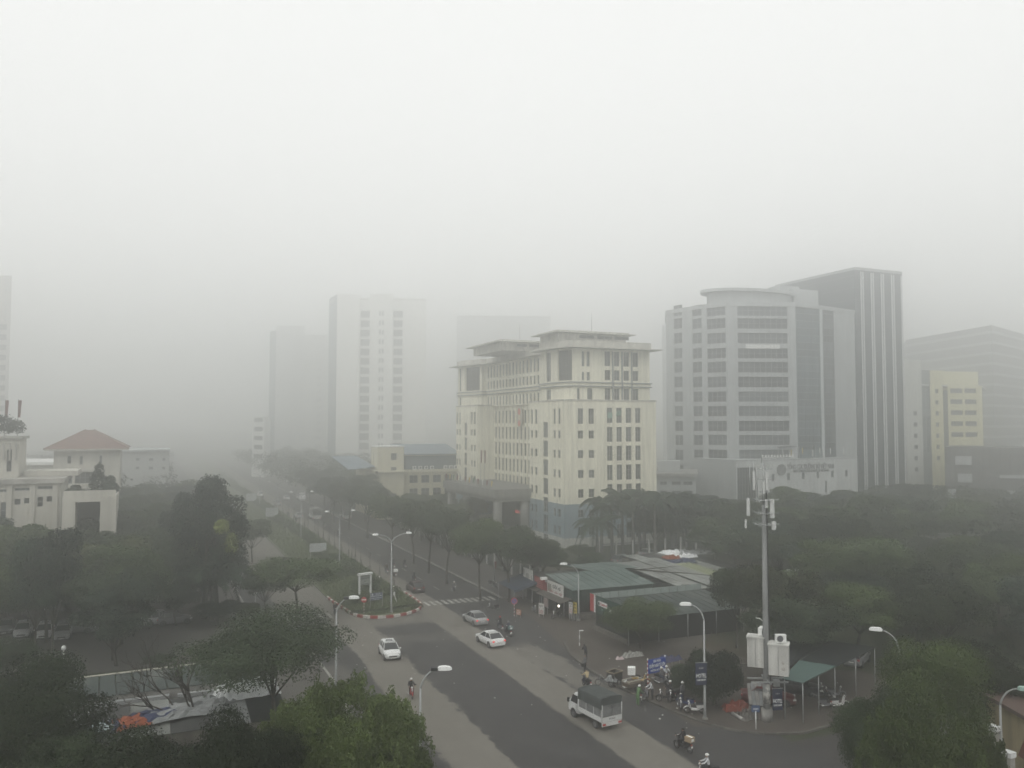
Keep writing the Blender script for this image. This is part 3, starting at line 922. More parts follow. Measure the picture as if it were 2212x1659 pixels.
def ann_txt(s, xa, xb, y):
    t0, t1 = on_s(Z6(xa), SA), on_s(Z6(xb), SA); tm = (t0 + t1) / 2
    return put_text(s, 1.75 if xb > 1400 else 0.95, LG, annex, (tm - ax0, -0.06, zat(Z6((xa+xb)/2), Z6y(y), tm, SA)), 0, 0, 0.05, t1 - t0)
ann_txt('TỔNG CỤC ĐƯỜNG BỘ VIỆT NAM', 508, 1478, 515)
ann_txt('DIRECTORATE FOR ROADS OF VIETNAM', 625, 1365, 598)
tc_ = on_s(Z6(383), SA); zc_ = zat(Z6(383), Z6y(578), tc_, SA)
seal = MB().tube([(0, -0.002, 0), (0, -0.25, 0)], (zat(Z6(383), Z6y(460), tc_, SA) - zc_), 28, 0, False).build('round_seal', mat('seal_grey', (0.14, 0.145, 0.14), 0.7), annex, (tc_ - ax0, 0, zc_))
MB().box((0, -0.3, 0), (2.6, 0.06, 0.25), 0, 0, Matrix.Rotation(R(-40), 3, 'Y')).box((0, -0.3, -0.9), (2.2, 0.06, 0.2)).build('seal_relief', mat('seal_pale', (0.24, 0.25, 0.24), 0.7), seal)
# entrance canopy on tie rods
cnx0, cnx1 = on_s(Z6(1600), 163), on_s(Z6(2180), 163)
can = thing('entrance_canopy', 'thin white entrance canopy hung on tie rods below the sign annex', 'canopy', (cnx0, 163, 0))
zc2 = zat(Z6(1890), Z6y(1285), (cnx0 + cnx1) / 2, 163)
MB().bx(0, cnx1 - cnx0, 0, 5, zc2, zc2 + 0.25).build('canopy_slab', M['white'], can)
MB().bx(-1, 4, -2, 0.5, zc2 - 1.2, zc2 - 0.95).build('lower_canopy', M['white'], can)
for a in (0.2, 0.45, 0.98):
    MB().tube([((cnx1-cnx0)*a, 0.3, zc2 + 0.2), ((cnx1-cnx0)*a - 1.5, 7.9, zb_a + 0.5)], 0.06, 5).build('tie_rod', M['steel'], can)
for i, (a, h_) in enumerate(((585, 2.6), (820, 3.0), (1030, 2.4), (1180, 3.0), (1255, 2.4), (1400, 2.8), (1670, 2.8))):
    flagpole(on_s(Z6(a), SA + 1), SA + 1, zt_a + 0.3, h_, 'limp %s flag, %s from the left along the roof edge of the sign annex' % ('yellow' if i < 2 else 'pale', ORD[i]), FY if i < 2 else M['white'], 'flags on the annex roof', 1.5)
tb = MB().bx(-0.5, 0.5, -0.4, 0.4, 0, 0.9).mesh('terrace_chair', M['white'])
for i in range(11):
    a = 20 + i * 62
    o_ = link_mesh('terrace_chair', tb, None, (on_s(Z6(a), SA + 0.8), SA + 0.8, zt_a + 0.3))
    b_ = MB().bx(-0.27, 0.27, -0.3, 0.3, 0.42, 0.5).bx(-0.27, 0.27, 0.24, 0.3, 0.5, 1.1)
    for (qx, qy) in ((-.26,-.28),(.22,-.28),(-.26,.24),(.22,.24)): b_.bx(qx, qx+.04, qy, qy+.04, 0, .42)
    if i == 0: tbm = b_.mesh('terrace_chair', M['white'])
    o_.data = tbm
    tag(o_, '%s white chair from the left behind the parapet of the sign annex roof' % ORD[i], 'chair', 'white chairs on the annex roof')
tc = thing('terrace_shelter', 'dark flat shelter on the roof of the sign annex', 'shelter', (on_s(Z6(760), SA+3), SA + 3, zt_a + 0.3))
MB().box((0, 1.5, 3.2), (12, 4, 0.2)).build('shelter_roof', M['frame_d'], tc)
for q in (-5.5, 0, 5.5): MB().box((q, 0, 1.55), (0.2, 0.2, 3.1)).build('post', M['steel'], tc)

# ---- yellow block, its white stair slab and the banded dark block behind
def Z5(a): return (3500 + a * 532 / 1103) * 2212 / 4032
def Z5y(b): return (1300 + b * 532 / 1103) * 2212 / 4032
YEL = mat('yellow_render', (0.60, 0.57, 0.36), 0.9, streak=0.15, var=0.05, scale=0.4)
yb = thing('yellow_block', 'pale yellow office block with small square windows and a grey glazed stair strip', 'office building', (*pz(Z5(140), 250), 0))
r5 = [(Z5y(661 + i * 91.5), Z5y(698 + i * 91.5)) for i in range(6)]
facet(yb, Z5(140), 250, Z5(275), 252, 0, 44, mat('off_white_render', (0.5, 0.51, 0.48), 0.9, streak=0.12), [(Z5(203), Z5(235), 1, 1)], r5)
facet(yb, Z5(275), 254, Z5(345), 255, 0, 41, mat('grey_stair_glazing', (0.13, 0.15, 0.15), 0.5), [(Z5(280), Z5(340), 2, 6)], [(Z5y(450), Z5y(650)), (Z5y(700), Z5y(1000))], gm=M['blueglass'])
r5b = [(Z5y(480 + i * 91), Z5y(516 + i * 91)) for i in range(7)]
facet(yb, Z5(345), 255, Z5(448), 257, 0, 41, YEL, [(Z5(385), Z5(412), 1, 1)], r5b)
facet(yb, Z5(448), 259, Z5(486), 259, 0, 35, mat('grey_stair_glazing', (0.13, 0.15, 0.15), 0.5), [], [])
r5c = [(Z5y(475 + i * 89.5), Z5y(514 + i * 89.5)) for i in range(5)]
a_, b_ = facet(yb, Z5(486), 256, Z5(768), 262, 0, 36.5, YEL, [(Z5(508), Z5(608), 4, 1), (Z5(625), Z5(722), 4, 1)], r5c)
facet(yb, Z5(448), 262, Z5(740), 266, 30, 41, YEL, [], [])
pa = [rel(yb, p) for p in (pz(Z5(140), 250.3), pz(Z5(275), 252.3), pz(Z5(345), 255.3), pz(Z5(768), 262.3), pz(Z5(800), 290), pz(Z5(200), 290))]
MB().prism(pa, 36.2, 36.6).build('roof', GREYW, yb)
MB().prism([rel(yb, p) for p in (pz(Z5(350), 262), pz(Z5(740), 266), pz(Z5(740), 280), pz(Z5(350), 280))], 36.6, 41.2).build('upper_storey', YEL, yb)
bb = thing('banded_block', 'long dark grey block with pale horizontal floor bands fading into the fog', 'office building', (*pz(Z5(170), 400), 0))
p_far, p_near, p_side = pz(Z5(160), 425), pz(Z5(860), 362), pz(Z5(1200), 410)
BDK = mat('dull_grey_wall', (0.16, 0.165, 0.165), 0.85)
MB().prism([rel(bb, p) for p in (p_far, p_near, p_side, (p_far[0] + 40, p_far[1] + 40))], 0, 68).build('wall', BDK, bb)
for i in range(14):
    z_ = 4.6 + 4.6 * i
    a, b, c = (rel(bb, p) for p in (p_far, p_near, p_side))
    MB().prism(offset_poly([a, b, c, (a[0] + 40, a[1] + 40)], 0.7), z_, z_ + 1.1).build('floor_band', GREYW, bb)
dl = thing('low_dark_block', 'low dark grey block with pale ledges half hidden by trees at the right edge', 'building', (*pz(Z5(450), 232), 0))
q = [rel(dl, p) for p in (pz(Z5(452), 232), pz(Z5(1200), 222), pz(Z5(1200), 240), pz(Z5(500), 250))]
MB().prism(q, 0, 18).build('wall', mat('dark_soiled_render', (0.12, 0.12, 0.118), 0.9, var=0.2, scale=0.2, streak=0.3), dl)
for k, (x_, w_, z_) in enumerate(((2.5, 4, 14.3), (21, 2, 13.6), (34, 5, 13.2), (3, 3.5, 9.5), (13, 10, 10.2), (28, 9, 10.0), (14, 10, 6.0))):
    a = Vector((*q[0], 0)); b = Vector((*q[1], 0)); u = (b - a).normalized(); p = a + u * (x_ + w_ / 2)
    MB().box((0, -0.2, 0), (w_, 0.5, 0.9 if k > 3 else 2.4)).build('ledge' if k > 3 else 'pale_panel', GREYW, dl, (p.x, p.y, z_), math.atan2(u.y, u.x))
bw = thing('boundary_wall', 'pale concrete boundary wall with a taller gate pier among the trees on the right', 'wall', (*pz(Z5(520), 205), 0))
pb = rel(bw, pz(Z5(855), 196)); L_ = math.hypot(*pb); an = math.atan2(pb[1], pb[0])
for k in range(12):
    MB().bx(0, L_ / 12 - 0.12, 0, 0.25, 0, 6.2).build('wall_panel', mat('pale_soiled_wall', (0.3, 0.3, 0.29), 0.95, streak=0.35), bw, (math.cos(an) * L_ / 12 * k, math.sin(an) * L_ / 12 * k, 0), an)
MB().bx(-1.2, 0.4, -0.2, 0.8, 0, 8.3).build('gate_pier', GREYW, bw)
tw2 = thing('guard_hut', 'pale guard hut with a light flat roof beside the wall on the right', 'hut', (*pz(Z5(750), 192), 0))
MB().bx(0, 6, 0, 4, 0, 3.4).build('hut_wall', GREYW, tw2); MB().bx(-0.6, 6.6, -0.6, 4.6, 3.4, 3.7).build('hut_roof', M['white'], tw2)

# ---- towers fading into the fog
def Z7(a): return (1000 + a * 800 / 1659) * 2212 / 4032
def Z7y(b): return (1100 + b * 800 / 1659) * 2212 / 4032
BEI = mat('pale_beige_tower', (0.78, 0.78, 0.75), 0.9, var=0.04, scale=0.1)  # fog fade put into the colour: wall lightened so the tower dissolves
BGR = mat('grey_tower_wall', (0.55, 0.565, 0.565), 0.9)  # lightened towards the fog brightness as well
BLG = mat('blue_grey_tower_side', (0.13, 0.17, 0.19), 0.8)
t2 = thing('apartment_tower', 'tall beige apartment tower with two stacks of balconies fading into the fog', 'apartment tower', (*pz(Z7(670), 432.0), 0))
rw = [(Z7y(1182 + 77 * 2 - 77 * i), Z7y(1222 + 77 * 2 - 77 * i)) for i in range(15)]
rb = [(Z7y(1180 + 77 * 2 - 77 * i), Z7y(1235 + 77 * 2 - 77 * i)) for i in range(15)]
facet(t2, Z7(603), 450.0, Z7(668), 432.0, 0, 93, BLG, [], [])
facet(t2, Z7(668), 432.0, Z7(855), 432.0, 0, 93, BEI, [], [])
facet(t2, Z7(855), 433.5, Z7(940), 433.5, 0, 90, BEI, [(Z7(860), Z7(938), 3, 1)], rb, depth=1.2)
facet(t2, Z7(940), 432.0, Z7(1128), 432.0, 0, 93, BEI, [(Z7(1013), Z7(1030), 1, 1), (Z7(1037), Z7(1054), 1, 1)], rw)
facet(t2, Z7(1128), 433.5, Z7(1212), 433.5, 0, 90, BEI, [(Z7(1132), Z7(1208), 3, 1)], rb, depth=1.2)
facet(t2, Z7(1212), 432.0, Z7(1402), 435.0, 0, 90, BEI, [], [])
MB().prism([rel(t2, p) for p in (pz(Z7(603), 450.0), pz(Z7(668), 432.0), pz(Z7(1402), 435.0), pz(Z7(1402), 465.0), pz(Z7(603), 468.0))], 90.5, 91).build('roof', BEI, t2)
bal = None
for (xa, xb) in ((858, 940), (1130, 1210)):
    a, b = pz(Z7(xa), 431.4), pz(Z7(xb), 431.4)
    for i in range(15):
        z_ = zat(Z7((xa+xb)/2), Z7y(1245 + 77 * 2 - 77 * i), *a)
        if z_ < 4 or z_ > 86: continue
        if bal is None: bal = MB().bx(0, math.hypot(b[0]-a[0], b[1]-a[1]), -0.9, 0.4, -0.15, 0.45).mesh('balcony', mat('white_balcony', (0.66, 0.67, 0.66), 0.8))
        link_mesh('balcony', bal, t2, (*rel(t2, a), z_), math.atan2(b[1]-a[1], b[0]-a[0]))
t3 = thing('apartment_tower', 'grey apartment tower left of the beige one, barely showing through the fog', 'apartment tower', (*pz(Z7(170), 495.0), 0))
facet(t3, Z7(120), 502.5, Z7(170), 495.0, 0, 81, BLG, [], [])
facet(t3, Z7(170), 495.0, Z7(405), 498.0, 0, 84, BGR, [], [])
facet(t3, Z7(405), 490.5, Z7(603), 498.0, 0, 78, mat('pale_tower_wall', (0.66, 0.67, 0.66), 0.9), [(Z7(513), Z7(522), 1, 1), (Z7(530), Z7(541), 1, 1)], [(Z7y(1162 + 62 * k), Z7y(1182 + 62 * k)) for k in range(-8, 5)])
MB().prism([rel(t3, p) for p in (pz(Z7(120), 502.5), pz(Z7(170), 495.0), pz(Z7(603), 498.0), pz(Z7(603), 525.0), pz(Z7(120), 528.0))], 78, 78.5).build('roof', BGR, t3)
t4 = thing('apartment_tower', 'faint broad tower showing through the fog just behind the cream office building', 'apartment tower', (*pz(986, 517.5), 0))
facet(t4, 986, 517.5, 1190, 522.0, 0, 93, BGR, [], [])
MB().prism([rel(t4, p) for p in (pz(986, 517.5), pz(1190, 522.0), pz(1190, 555.0), pz(986, 555.0))], 92, 93).build('roof', BGR, t4)
t5 = thing('apartment_tower', 'tall slab at the left edge of the picture, fading upward into the fog', 'apartment tower', (*pz(-90, 340.6), 0))
facet(t5, -90, 340.6, 16, 340.6, 0, 86, mat('beige_grey_slab', (0.45, 0.44, 0.42), 0.9), [(-70, -40, 3, 2), (-25, 8, 3, 2)], [(700 + 22 * k, 712 + 22 * k) for k in range(12)])
MB().prism([rel(t5, p) for p in (pz(-90, 341.0), pz(16, 341.0), pz(16, 364.0), pz(-90, 364.0))], 0, 86).build('side_wall', BEI, t5)
t6 = thing('white_block', 'small white block with four rows of dark windows above the far end of the avenue', 'building', (*pz(545, 385), 0))
MB().prism([rel(t6, p) for p in (pz(545, 392), pz(571, 380), pz(585, 400), pz(560, 410))], 0, 28).build('wall', M['white'], t6)
a, b = pz(545, 391.9), pz(571, 379.9)
for k in range(5):
    z_ = 8.8 + 4.2 * k; L_ = math.hypot(b[0]-a[0], b[1]-a[1])
    MB().bx(L_ * 0.2, L_ * 0.86, -0.12, 0.02, z_, z_ + 1.9).build('window', M['glass'], t6, (*rel(t6, a), 0), math.atan2(b[1]-a[1], b[0]-a[0]))
t7 = thing('apartment_tower', 'slim tower edge between the cream office building and the grey tower', 'apartment tower', (*pz(1425, 330), 0))
MB().prism([rel(t7, p) for p in (pz(1432, 330), pz(1470, 330), pz(1470, 350), pz(1432, 350))], 0, 64).build('wall', BGR, t7)

# ---- small cream block with a blue shed roof, left of the office building
YS = 208.0
CRM = mat('cream_render', (0.60, 0.57, 0.44), 0.9, streak=0.15, var=0.05, scale=0.4)
BRF = mat('blue_grey_roof_sheet', (0.13, 0.17, 0.20), 0.6, var=0.1, scale=0.6)
sb = thing('cream_block', 'small cream block with a square stair tower and blue sheet roofs behind street trees', 'building', (*pz(Z7(1010), 215), 0))
x0, x1 = on_s(Z7(1012), YS), on_s(Z7(1226), YS)
o0 = sb.location
zt1 = zat(Z7(1110), Z7y(1370), x0, YS); zl = zat(Z7(1110), Z7y(1562), x0, YS)
sy = lambda p: (p[0] - o0.x, p[1] - o0.y)
wc = [(on_s(Z7(1122), YS) - x0, zat(1, Z7y(1523), x0, YS), on_s(Z7(1168), YS) - x0, zat(1, Z7y(1458), x0, YS), 3, 4),
      (on_s(Z7(1122), YS) - x0, zat(1, Z7y(1645), x0, YS), on_s(Z7(1168), YS) - x0, zat(1, Z7y(1590), x0, YS), 3, 3)]
wc += [(wc[0][0], 4.2, wc[0][2], 6.6, 3, 3)]
wall(sb, sy((x0, YS)), sy((x1, YS)), 0, zt1, CRM, wc)
wall(sb, sy((x0, YS + 7)), sy((x0, YS)), 0, zt1, CRM, [(2.4, zl + 1.5, 3.2, zt1 - 1.2, 1, 3)])
wall(sb, sy((x1, YS)), sy((x1, YS + 7)), 0, zt1, CRM)
MB().bx(x0 - o0.x - 0.2, x1 - o0.x + 0.2, YS - o0.y - 0.2, YS + 7 - o0.y, zt1, zt1 + 0.25).build('roof', M['white'], sb)
xe = on_s(1000, YS); xw = on_s(Z7(800), YS + 12)
MB().bx(x0 - o0.x - 0.8, xe - o0.x, YS - o0.y - 0.9, YS - o0.y - 0.05, zl - 0.5, zl).build('ledge', CRM, sb)
MB().bx(x0 - o0.x - 0.9, x0 - o0.x - 0.05, YS - o0.y - 0.9, YS + 26 - o0.y, zl - 0.5, zl).build('ledge', CRM, sb)
wall(sb, sy((x1, YS + 1.5)), sy((xe, YS + 1.5)), 0, zl + 4.2, CRM, [(2 + 3.2 * k, zb_, 4.2 + 3.2 * k, zb_ + 2.0, 2, 2) for k in range(7) for zb_ in (2, 5.6, 9.0)])
wall(sb, sy((x0 + 0.3, YS + 26)), sy((x0 + 0.3, YS + 7)), 0, zl, CRM, [(2 + 4 * k, zb_, 4.6 + 4 * k, zb_ + 2.2, 2, 2) for k in range(4) for zb_ in (2, 6)])
MB().bx(x1 - o0.x, xe - o0.x, YS + 1.3 - o0.y, YS + 1.48 - o0.y, zl + 0.1, zl + 3.6).build('blue_sheeting', mat('blue_grey_sheet_wall', (0.10, 0.125, 0.14), 0.7), sb)
def slope(par, pts, m, name='roof_sheet', th=0.15):
    b = MB(); n = len(pts)
    b.face(pts); b.face([(p[0], p[1], p[2] - th) for p in reversed(pts)])
    for i in range(n):
        a, c = pts[i], pts[(i+1) % n]
        b.face([(a[0], a[1], a[2] - th), (c[0], c[1], c[2] - th), c, a])
    return b.build(name, m, par)
slope(sb, [(x1 - o0.x, YS + 0.6 - o0.y, zl + 4.0), (xe - o0.x, YS + 0.6 - o0.y, zl + 4.0), (xe - o0.x, YS + 14 - o0.y, zl + 6.4), (x1 - o0.x, YS + 14 - o0.y, zl + 6.4)], BRF)
slope(sb, [(x0 - 7 - o0.x, YS + 2 - o0.y, zl + 0.3), (x0 - 0.1 - o0.x, YS + 2 - o0.y, zl + 1.0), (x0 - 0.1 - o0.x, YS + 24 - o0.y, zl + 3.0), (x0 - 7 - o0.x, YS + 24 - o0.y, zl + 3.0)], BRF)
acm = MB().bx(-0.45, 0.45, -0.2, 0.2, 0, 0.9).tube([(0, -0.2, 0.45), (0, -0.23, 0.45)], 0.3, 10, 1, False).mesh('air_conditioner', [M['white'], M['frame_d']])
for i, k in enumerate((1, 2.6, 4.2, 5.8, 9.5, 11, 12.4)):
    tag(link_mesh('air_conditioner', acm, None, (x1 + k + 2, YS + 0.7, zl + 0.05)), '%s white air conditioner from the left on the ledge of the cream block' % ORD[i], 'air conditioner', 'air conditioners on the cream block ledge')
# ---- low white hall between the office building and the grey tower
lh = thing('low_hall', 'low pale hall with a flat roof between the cream office building and the grey tower', 'building', (*pz(1415, 205), 0))
facet(lh, 1415, 205, 1502, 205, 0, 11.5, GREYW, [(1425, 1440, 2, 1), (1450, 1470, 2, 1), (1475, 1495, 2, 1)], [(1040, 1048), (1060, 1070)])
MB().prism([rel(lh, p) for p in (pz(1412, 204), pz(1506, 204), pz(1506, 225), pz(1412, 225))], 11.5, 12.2).build('roof', M['concrete'], lh)
MB().prism([rel(lh, p) for p in (pz(1420, 210), pz(1468, 210), pz(1468, 216), pz(1420, 216))], 12.2, 15).build('roof_room', GREYW, lh)

# ================================================================== LEFT SIDE BUILDINGS
LW = mat('off_white_render_left', (0.50, 0.485, 0.43), 0.9, streak=0.18, var=0.05, scale=0.4)
LWD = mat('soiled_roof_slab', (0.36, 0.35, 0.32), 0.95, var=0.2, scale=0.4, streak=0.2)
def R1(a): return (a * 1000 / 2212) * 2212 / 4032
def R1y(b): return (1600 + b * 1000 / 2212) * 2212 / 4032
YL = 141.0
wb = thing('white_hall', 'off white hall with a stepped roof and paired windows at the left edge', 'building', (on_s(0, YL), YL, 0))
xa, xb = on_s(-70, YL), on_s(R1(545), YL)
o0 = wb.location; sy = lambda p: (p[0] - o0.x, p[1] - o0.y)
zp = zat(R1(300), R1y(672), on_s(R1(300), YL), YL)
ops = []
for (c0, c1, r0, r1) in ((25, 80, 835, 985), (143, 200, 810, 865), (225, 280, 805, 858), (342, 395, 800, 890), (422, 474, 797, 850), (143, 285, 715, 742), (342, 474, 706, 735), (-20, 80, 722, 750)):
    t0, t1 = on_s(R1(c0), YL), on_s(R1(c1), YL)
    ops.append((t0 - xa, zat(1, R1y(r1), t0, YL), t1 - xa, zat(1, R1y(r0), t0, YL), 1 if c1 - c0 < 90 else 3, 2 if r1 - r0 > 80 else 1))
wall(wb, sy((xa, YL)), sy((xb, YL)), 0, zp, LW, ops)
wall(wb, sy((xb, YL)), sy((xb, YL + 12)), 0, zp, LW)
MB().bx(xa - o0.x, xb - o0.x + 0.5, -0.6, 13, zp, zp + 0.7).build('roof', LWD, wb)
for a in (100, 300, 500):
    t0 = on_s(R1(a), YL); MB().bx(t0 - 0.35 - o0.x, t0 + 0.35 - o0.x, -0.3, -0.003, 0, zp).build('pilaster', LW, wb)
xu = on_s(R1(172), YL + 4)
zu = zat(R1(100), R1y(285), xu, YL + 4)
wall(wb, sy((xa, YL + 4)), sy((xu, YL + 4)), zp + 0.7, zu, LW, [(xu - xa - 1.6, zp + 1.6, xu - xa - 0.9, zp + 5.0, 1, 2)])
wall(wb, sy((xu, YL + 4)), sy((xu, YL + 12)), zp + 0.7, zu, LW)
MB().bx(xa - o0.x, xu - o0.x + 0.4, 3.6, 12, zu, zu + 0.4).build('roof', LWD, wb)
for k in range(6):
    MB().bx(xu - o0.x - 0.5 - k * 0.8, xu - o0.x - 0.28 - k * 0.8, 3.75, 3.998, zu - 3.2, zu - 0.6).build('fin', LWD, wb)
xm = on_s(R1(690), YL + 6)
MB().bx(xu - o0.x + 0.42, xm - o0.x, 6, 13, zp + 0.72, zat(R1(400), R1y(565), xm, YL + 6)).build('rear_block', LW, wb)
# porch frame with roof plants
px0, px1, ps = on_s(R1(560), 128.5), on_s(R1(960), 128.5), 128.5
pc = thing('roof_terrace', 'off white terrace over a wide dark gateway, carrying dark shrubs', 'building', (px0, ps, 0))
zt_ = zat(R1(760), R1y(790), px0, ps); zb__ = zat(R1(760), R1y(832), px0, ps)
W_ = px1 - px0
MB().bx(0, W_ + 1.0, 0, 10, zb__, zt_).build('terrace_slab', LW, pc)
MB().bx(W_ - 1.0, W_ + 0.98, 0.02, 9.98, 0, zb__ - 0.003).build('side_wall', LW, pc)
MB().bx(0.02, 1.6, 0.02, 9.98, 0, zb__ - 0.003).build('side_wall', LW, pc)
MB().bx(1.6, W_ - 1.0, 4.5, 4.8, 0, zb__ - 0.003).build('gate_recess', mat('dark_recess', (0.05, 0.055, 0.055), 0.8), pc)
MB().bx(0.1, W_ + 0.9, 0.1, 0.3, zt_, zt_ + 0.9).build('parapet', LW, pc)
# red hipped roof building
YH = 188.0
h0, h1 = on_s(R1(475), YH), on_s(R1(1050), YH)
rh = thing('hipped_roof_block', 'pale block with a red tiled pyramid roof and a balcony, on the left', 'building', (h0, YH, 0))
ze = zat(R1(760), R1y(368), (h0+h1)/2, YH); zr = zat(R1(780), R1y(205), (h0+h1)/2, YH + 6)
W_ = h1 - h0
sc_ = W_ / (1050 - 475)
ops = [((590-475)*sc_, ze - 3.0, (625-475)*sc_, ze - 1.4, 1, 2), ((698-475)*sc_, ze - 3.2, (725-475)*sc_, ze - 1.5, 1, 2), ((868-475)*sc_, ze - 3.0, (895-475)*sc_, ze - 1.4, 1, 2),
       ((660-475)*sc_, ze - 7.0, (838-475)*sc_, ze - 4.7, 4, 2), ((595-475)*sc_, ze - 7.0, (640-475)*sc_, ze - 5.0, 1, 2), ((700-475)*sc_, ze - 10.5, (850-475)*sc_, ze - 8.2, 4, 2), ((868-475)*sc_, ze - 6.8, (900-475)*sc_, ze - 5.0, 1, 2)]
wall(rh, (0, 0), (W_, 0), 0, ze, LW, ops)
wall(rh, (W_, 0), (W_, 12), 0, ze, LW, [(4, ze - 6.5, 5, ze - 4.8, 1, 2)])
wall(rh, (0, 12), (0, 0), 0, ze, LW)
MB().bx((650-475)*sc_, (850-475)*sc_, -1.3, -0.02, ze - 4.55, ze - 3.6).build('balcony', LW, rh)
MB().bx((640-475)*sc_, (850-475)*sc_, -1.3, -0.02, ze - 8.0, ze - 7.3).build('balcony', LW, rh)
RT = mat('faded_red_tiles', (0.20, 0.125, 0.105), 0.9, var=0.12, scale=0.8)
hb = MB(); ov = 1.6; mx_, my_ = W_ / 2, 6
e = [(-ov, -ov, ze), (W_ + ov, -ov, ze), (W_ + ov, 12 + ov, ze), (-ov, 12 + ov, ze)]
ra, rb_ = (mx_ - 0.8, my_, zr), (mx_ + 0.8, my_, zr)
hb.face([e[0], e[1], rb_, ra]); hb.face([e[1], e[2], rb_]); hb.face([e[2], e[3], ra, rb_]); hb.face([e[3], e[0], ra]); hb.face(e[::-1])
rf = hb.build('roof', RT, rh)
rdg = MB()
for p in e: rdg.tube([p, ra if p[0] < mx_ else rb_], 0.16, 5)
rdg.build('ridge_caps', RT, rf)
nrow = 16
for k in range(1, nrow):      # raised tile courses on the face turned to us
    f = k / nrow
    a = Vector(e[0]).lerp(Vector(ra), f); b = Vector(e[1]).lerp(Vector(rb_), f)
    MB().bx(0, b.x - a.x, -0.06, 0.06, 0, 0.07).build('tile_course', RT, rf, (a.x, a.y, a.z))
MB().bx(-ov + 0.1, W_ + ov - 0.1, -ov + 0.1, 12 + ov - 0.1, ze - 0.35, ze - 0.01).build('eaves_board', LW, rh)
fl_ = thing('far_low_block', 'long pale low block behind the red roofed building', 'building', (*pz(R1(1060), 232), 0))
facet(fl_, R1(1060), 232, R1(1480), 240, 0, 16.6, mat('faint_white_wall', (0.42, 0.43, 0.42), 0.9), [(R1(1190), R1(1225), 1, 1), (R1(1305), R1(1345), 1, 1), (R1(1420), R1(1450), 1, 1)], [(R1y(450), R1y(475)), (R1y(525), R1y(550))])
MB().prism([rel(fl_, p) for p in (pz(R1(1050), 231), pz(R1(1485), 239), pz(R1(1480), 255), pz(R1(1060), 250))], 16.6, 17.2).build('roof', GREYW, fl_)
fl2 = thing('far_low_block', 'low white roofed sheds between the left hall and the red roofed building', 'building', (*pz(R1(185), 215), 0))
MB().prism([rel(fl2, p) for p in (pz(R1(150), 215), pz(R1(480), 215), pz(R1(480), 235), pz(R1(150), 235))], 0, 13.8).build('wall', LW, fl2)
MB().prism([rel(fl2, p) for p in (pz(R1(150), 214), pz(R1(480), 214), pz(R1(480), 236), pz(R1(150), 236))], 13.8, 14.6).build('roof', M['white'], fl2)
# ================================================================== TREES
def leafmat(name, col, var=0.45, rand=0.5, sc=0.35):
    m = mat(name, col, 0.9, var=var, scale=sc, rand=rand, spec=0.15)
    return m
LF = {
 'dark': leafmat('foliage_dark', (0.031, 0.043, 0.023)),
 'deep': leafmat('foliage_deep_blue_green', (0.024, 0.036, 0.024)),
 'mid': leafmat('foliage_mid_green', (0.044, 0.062, 0.026)),
 'olive': leafmat('foliage_olive', (0.050, 0.058, 0.026)),
 'bright': leafmat('foliage_fresh_green', (0.072, 0.098, 0.032), 0.4, 0.1),
 'fresh': leafmat('foliage_light_green', (0.050, 0.070, 0.024), 0.4, 0.1),
 'yellow': leafmat('foliage_yellow_green', (0.17, 0.20, 0.05), 0.3, 0.1),
}
BARK = mat('bark', (0.055, 0.048, 0.040), 0.95, var=0.3, scale=3, bump=0.4, bscale=12)
BARKL = mat('pale_palm_bark', (0.13, 0.125, 0.115), 0.95, var=0.2, scale=2)
def leaf_mesh(name, blobs, nleaf, size, m, seed, up=0.5, aspect=0.55, hang=0.0, jit=None):
    """blobs: (x,y,z,rx,ry,rz); leaf-shaped faces on and in them"""
    rg = np.random.default_rng(seed)
    B = np.array(blobs, float)
    wgt = B[:, 3] * B[:, 4]; wgt /= wgt.sum()
    idx = rg.choice(len(B), nleaf, p=wgt)
    d = rg.normal(size=(nleaf, 3)); d /= np.linalg.norm(d, axis=1)[:, None]
    d[:, 2] = np.where(d[:, 2] < -0.6, -d[:, 2], d[:, 2])
    rr = 0.55 + 0.45 * rg.uniform(0, 1, nleaf) ** 0.5
    rr *= 1 + rg.normal(0, 0.09, nleaf)
    P = B[idx, :3] + d * B[idx, 3:6] * rr[:, None]
    n = d * (1.15 - up) + np.array([0, 0, up * 0.7]) + rg.normal(0, jit or (0.55 if nleaf > 50000 else 0.30), (nleaf, 3))
    n /= np.linalg.norm(n, axis=1)[:, None]
    t = rg.normal(size=(nleaf, 3)); t[:, 2] -= hang
    t -= n * (t * n).sum(1)[:, None]; t /= np.linalg.norm(t, axis=1)[:, None]
    b = np.cross(n, t)
    s = size * rg.uniform(0.6, 1.35, nleaf)[:, None]
    v = np.zeros((nleaf, 4, 3))
    v[:, 0] = P - t * s * 0.5
    v[:, 1] = P + b * s * aspect * 0.5 + n * s * 0.06
    v[:, 2] = P + t * s * 0.5 - n * s * 0.08
    v[:, 3] = P - b * s * aspect * 0.5 + n * s * 0.06
    me = bpy.data.meshes.new(name)
    me.vertices.add(nleaf * 4); me.vertices.foreach_set('co', v.reshape(-1))
    me.loops.add(nleaf * 4); me.loops.foreach_set('vertex_index', np.arange(nleaf * 4))
    me.polygons.add(nleaf); me.polygons.foreach_set('loop_start', np.arange(nleaf) * 4); me.polygons.foreach_set('loop_total', np.full(nleaf, 4))
    me.update(); me.materials.append(m)
    return me
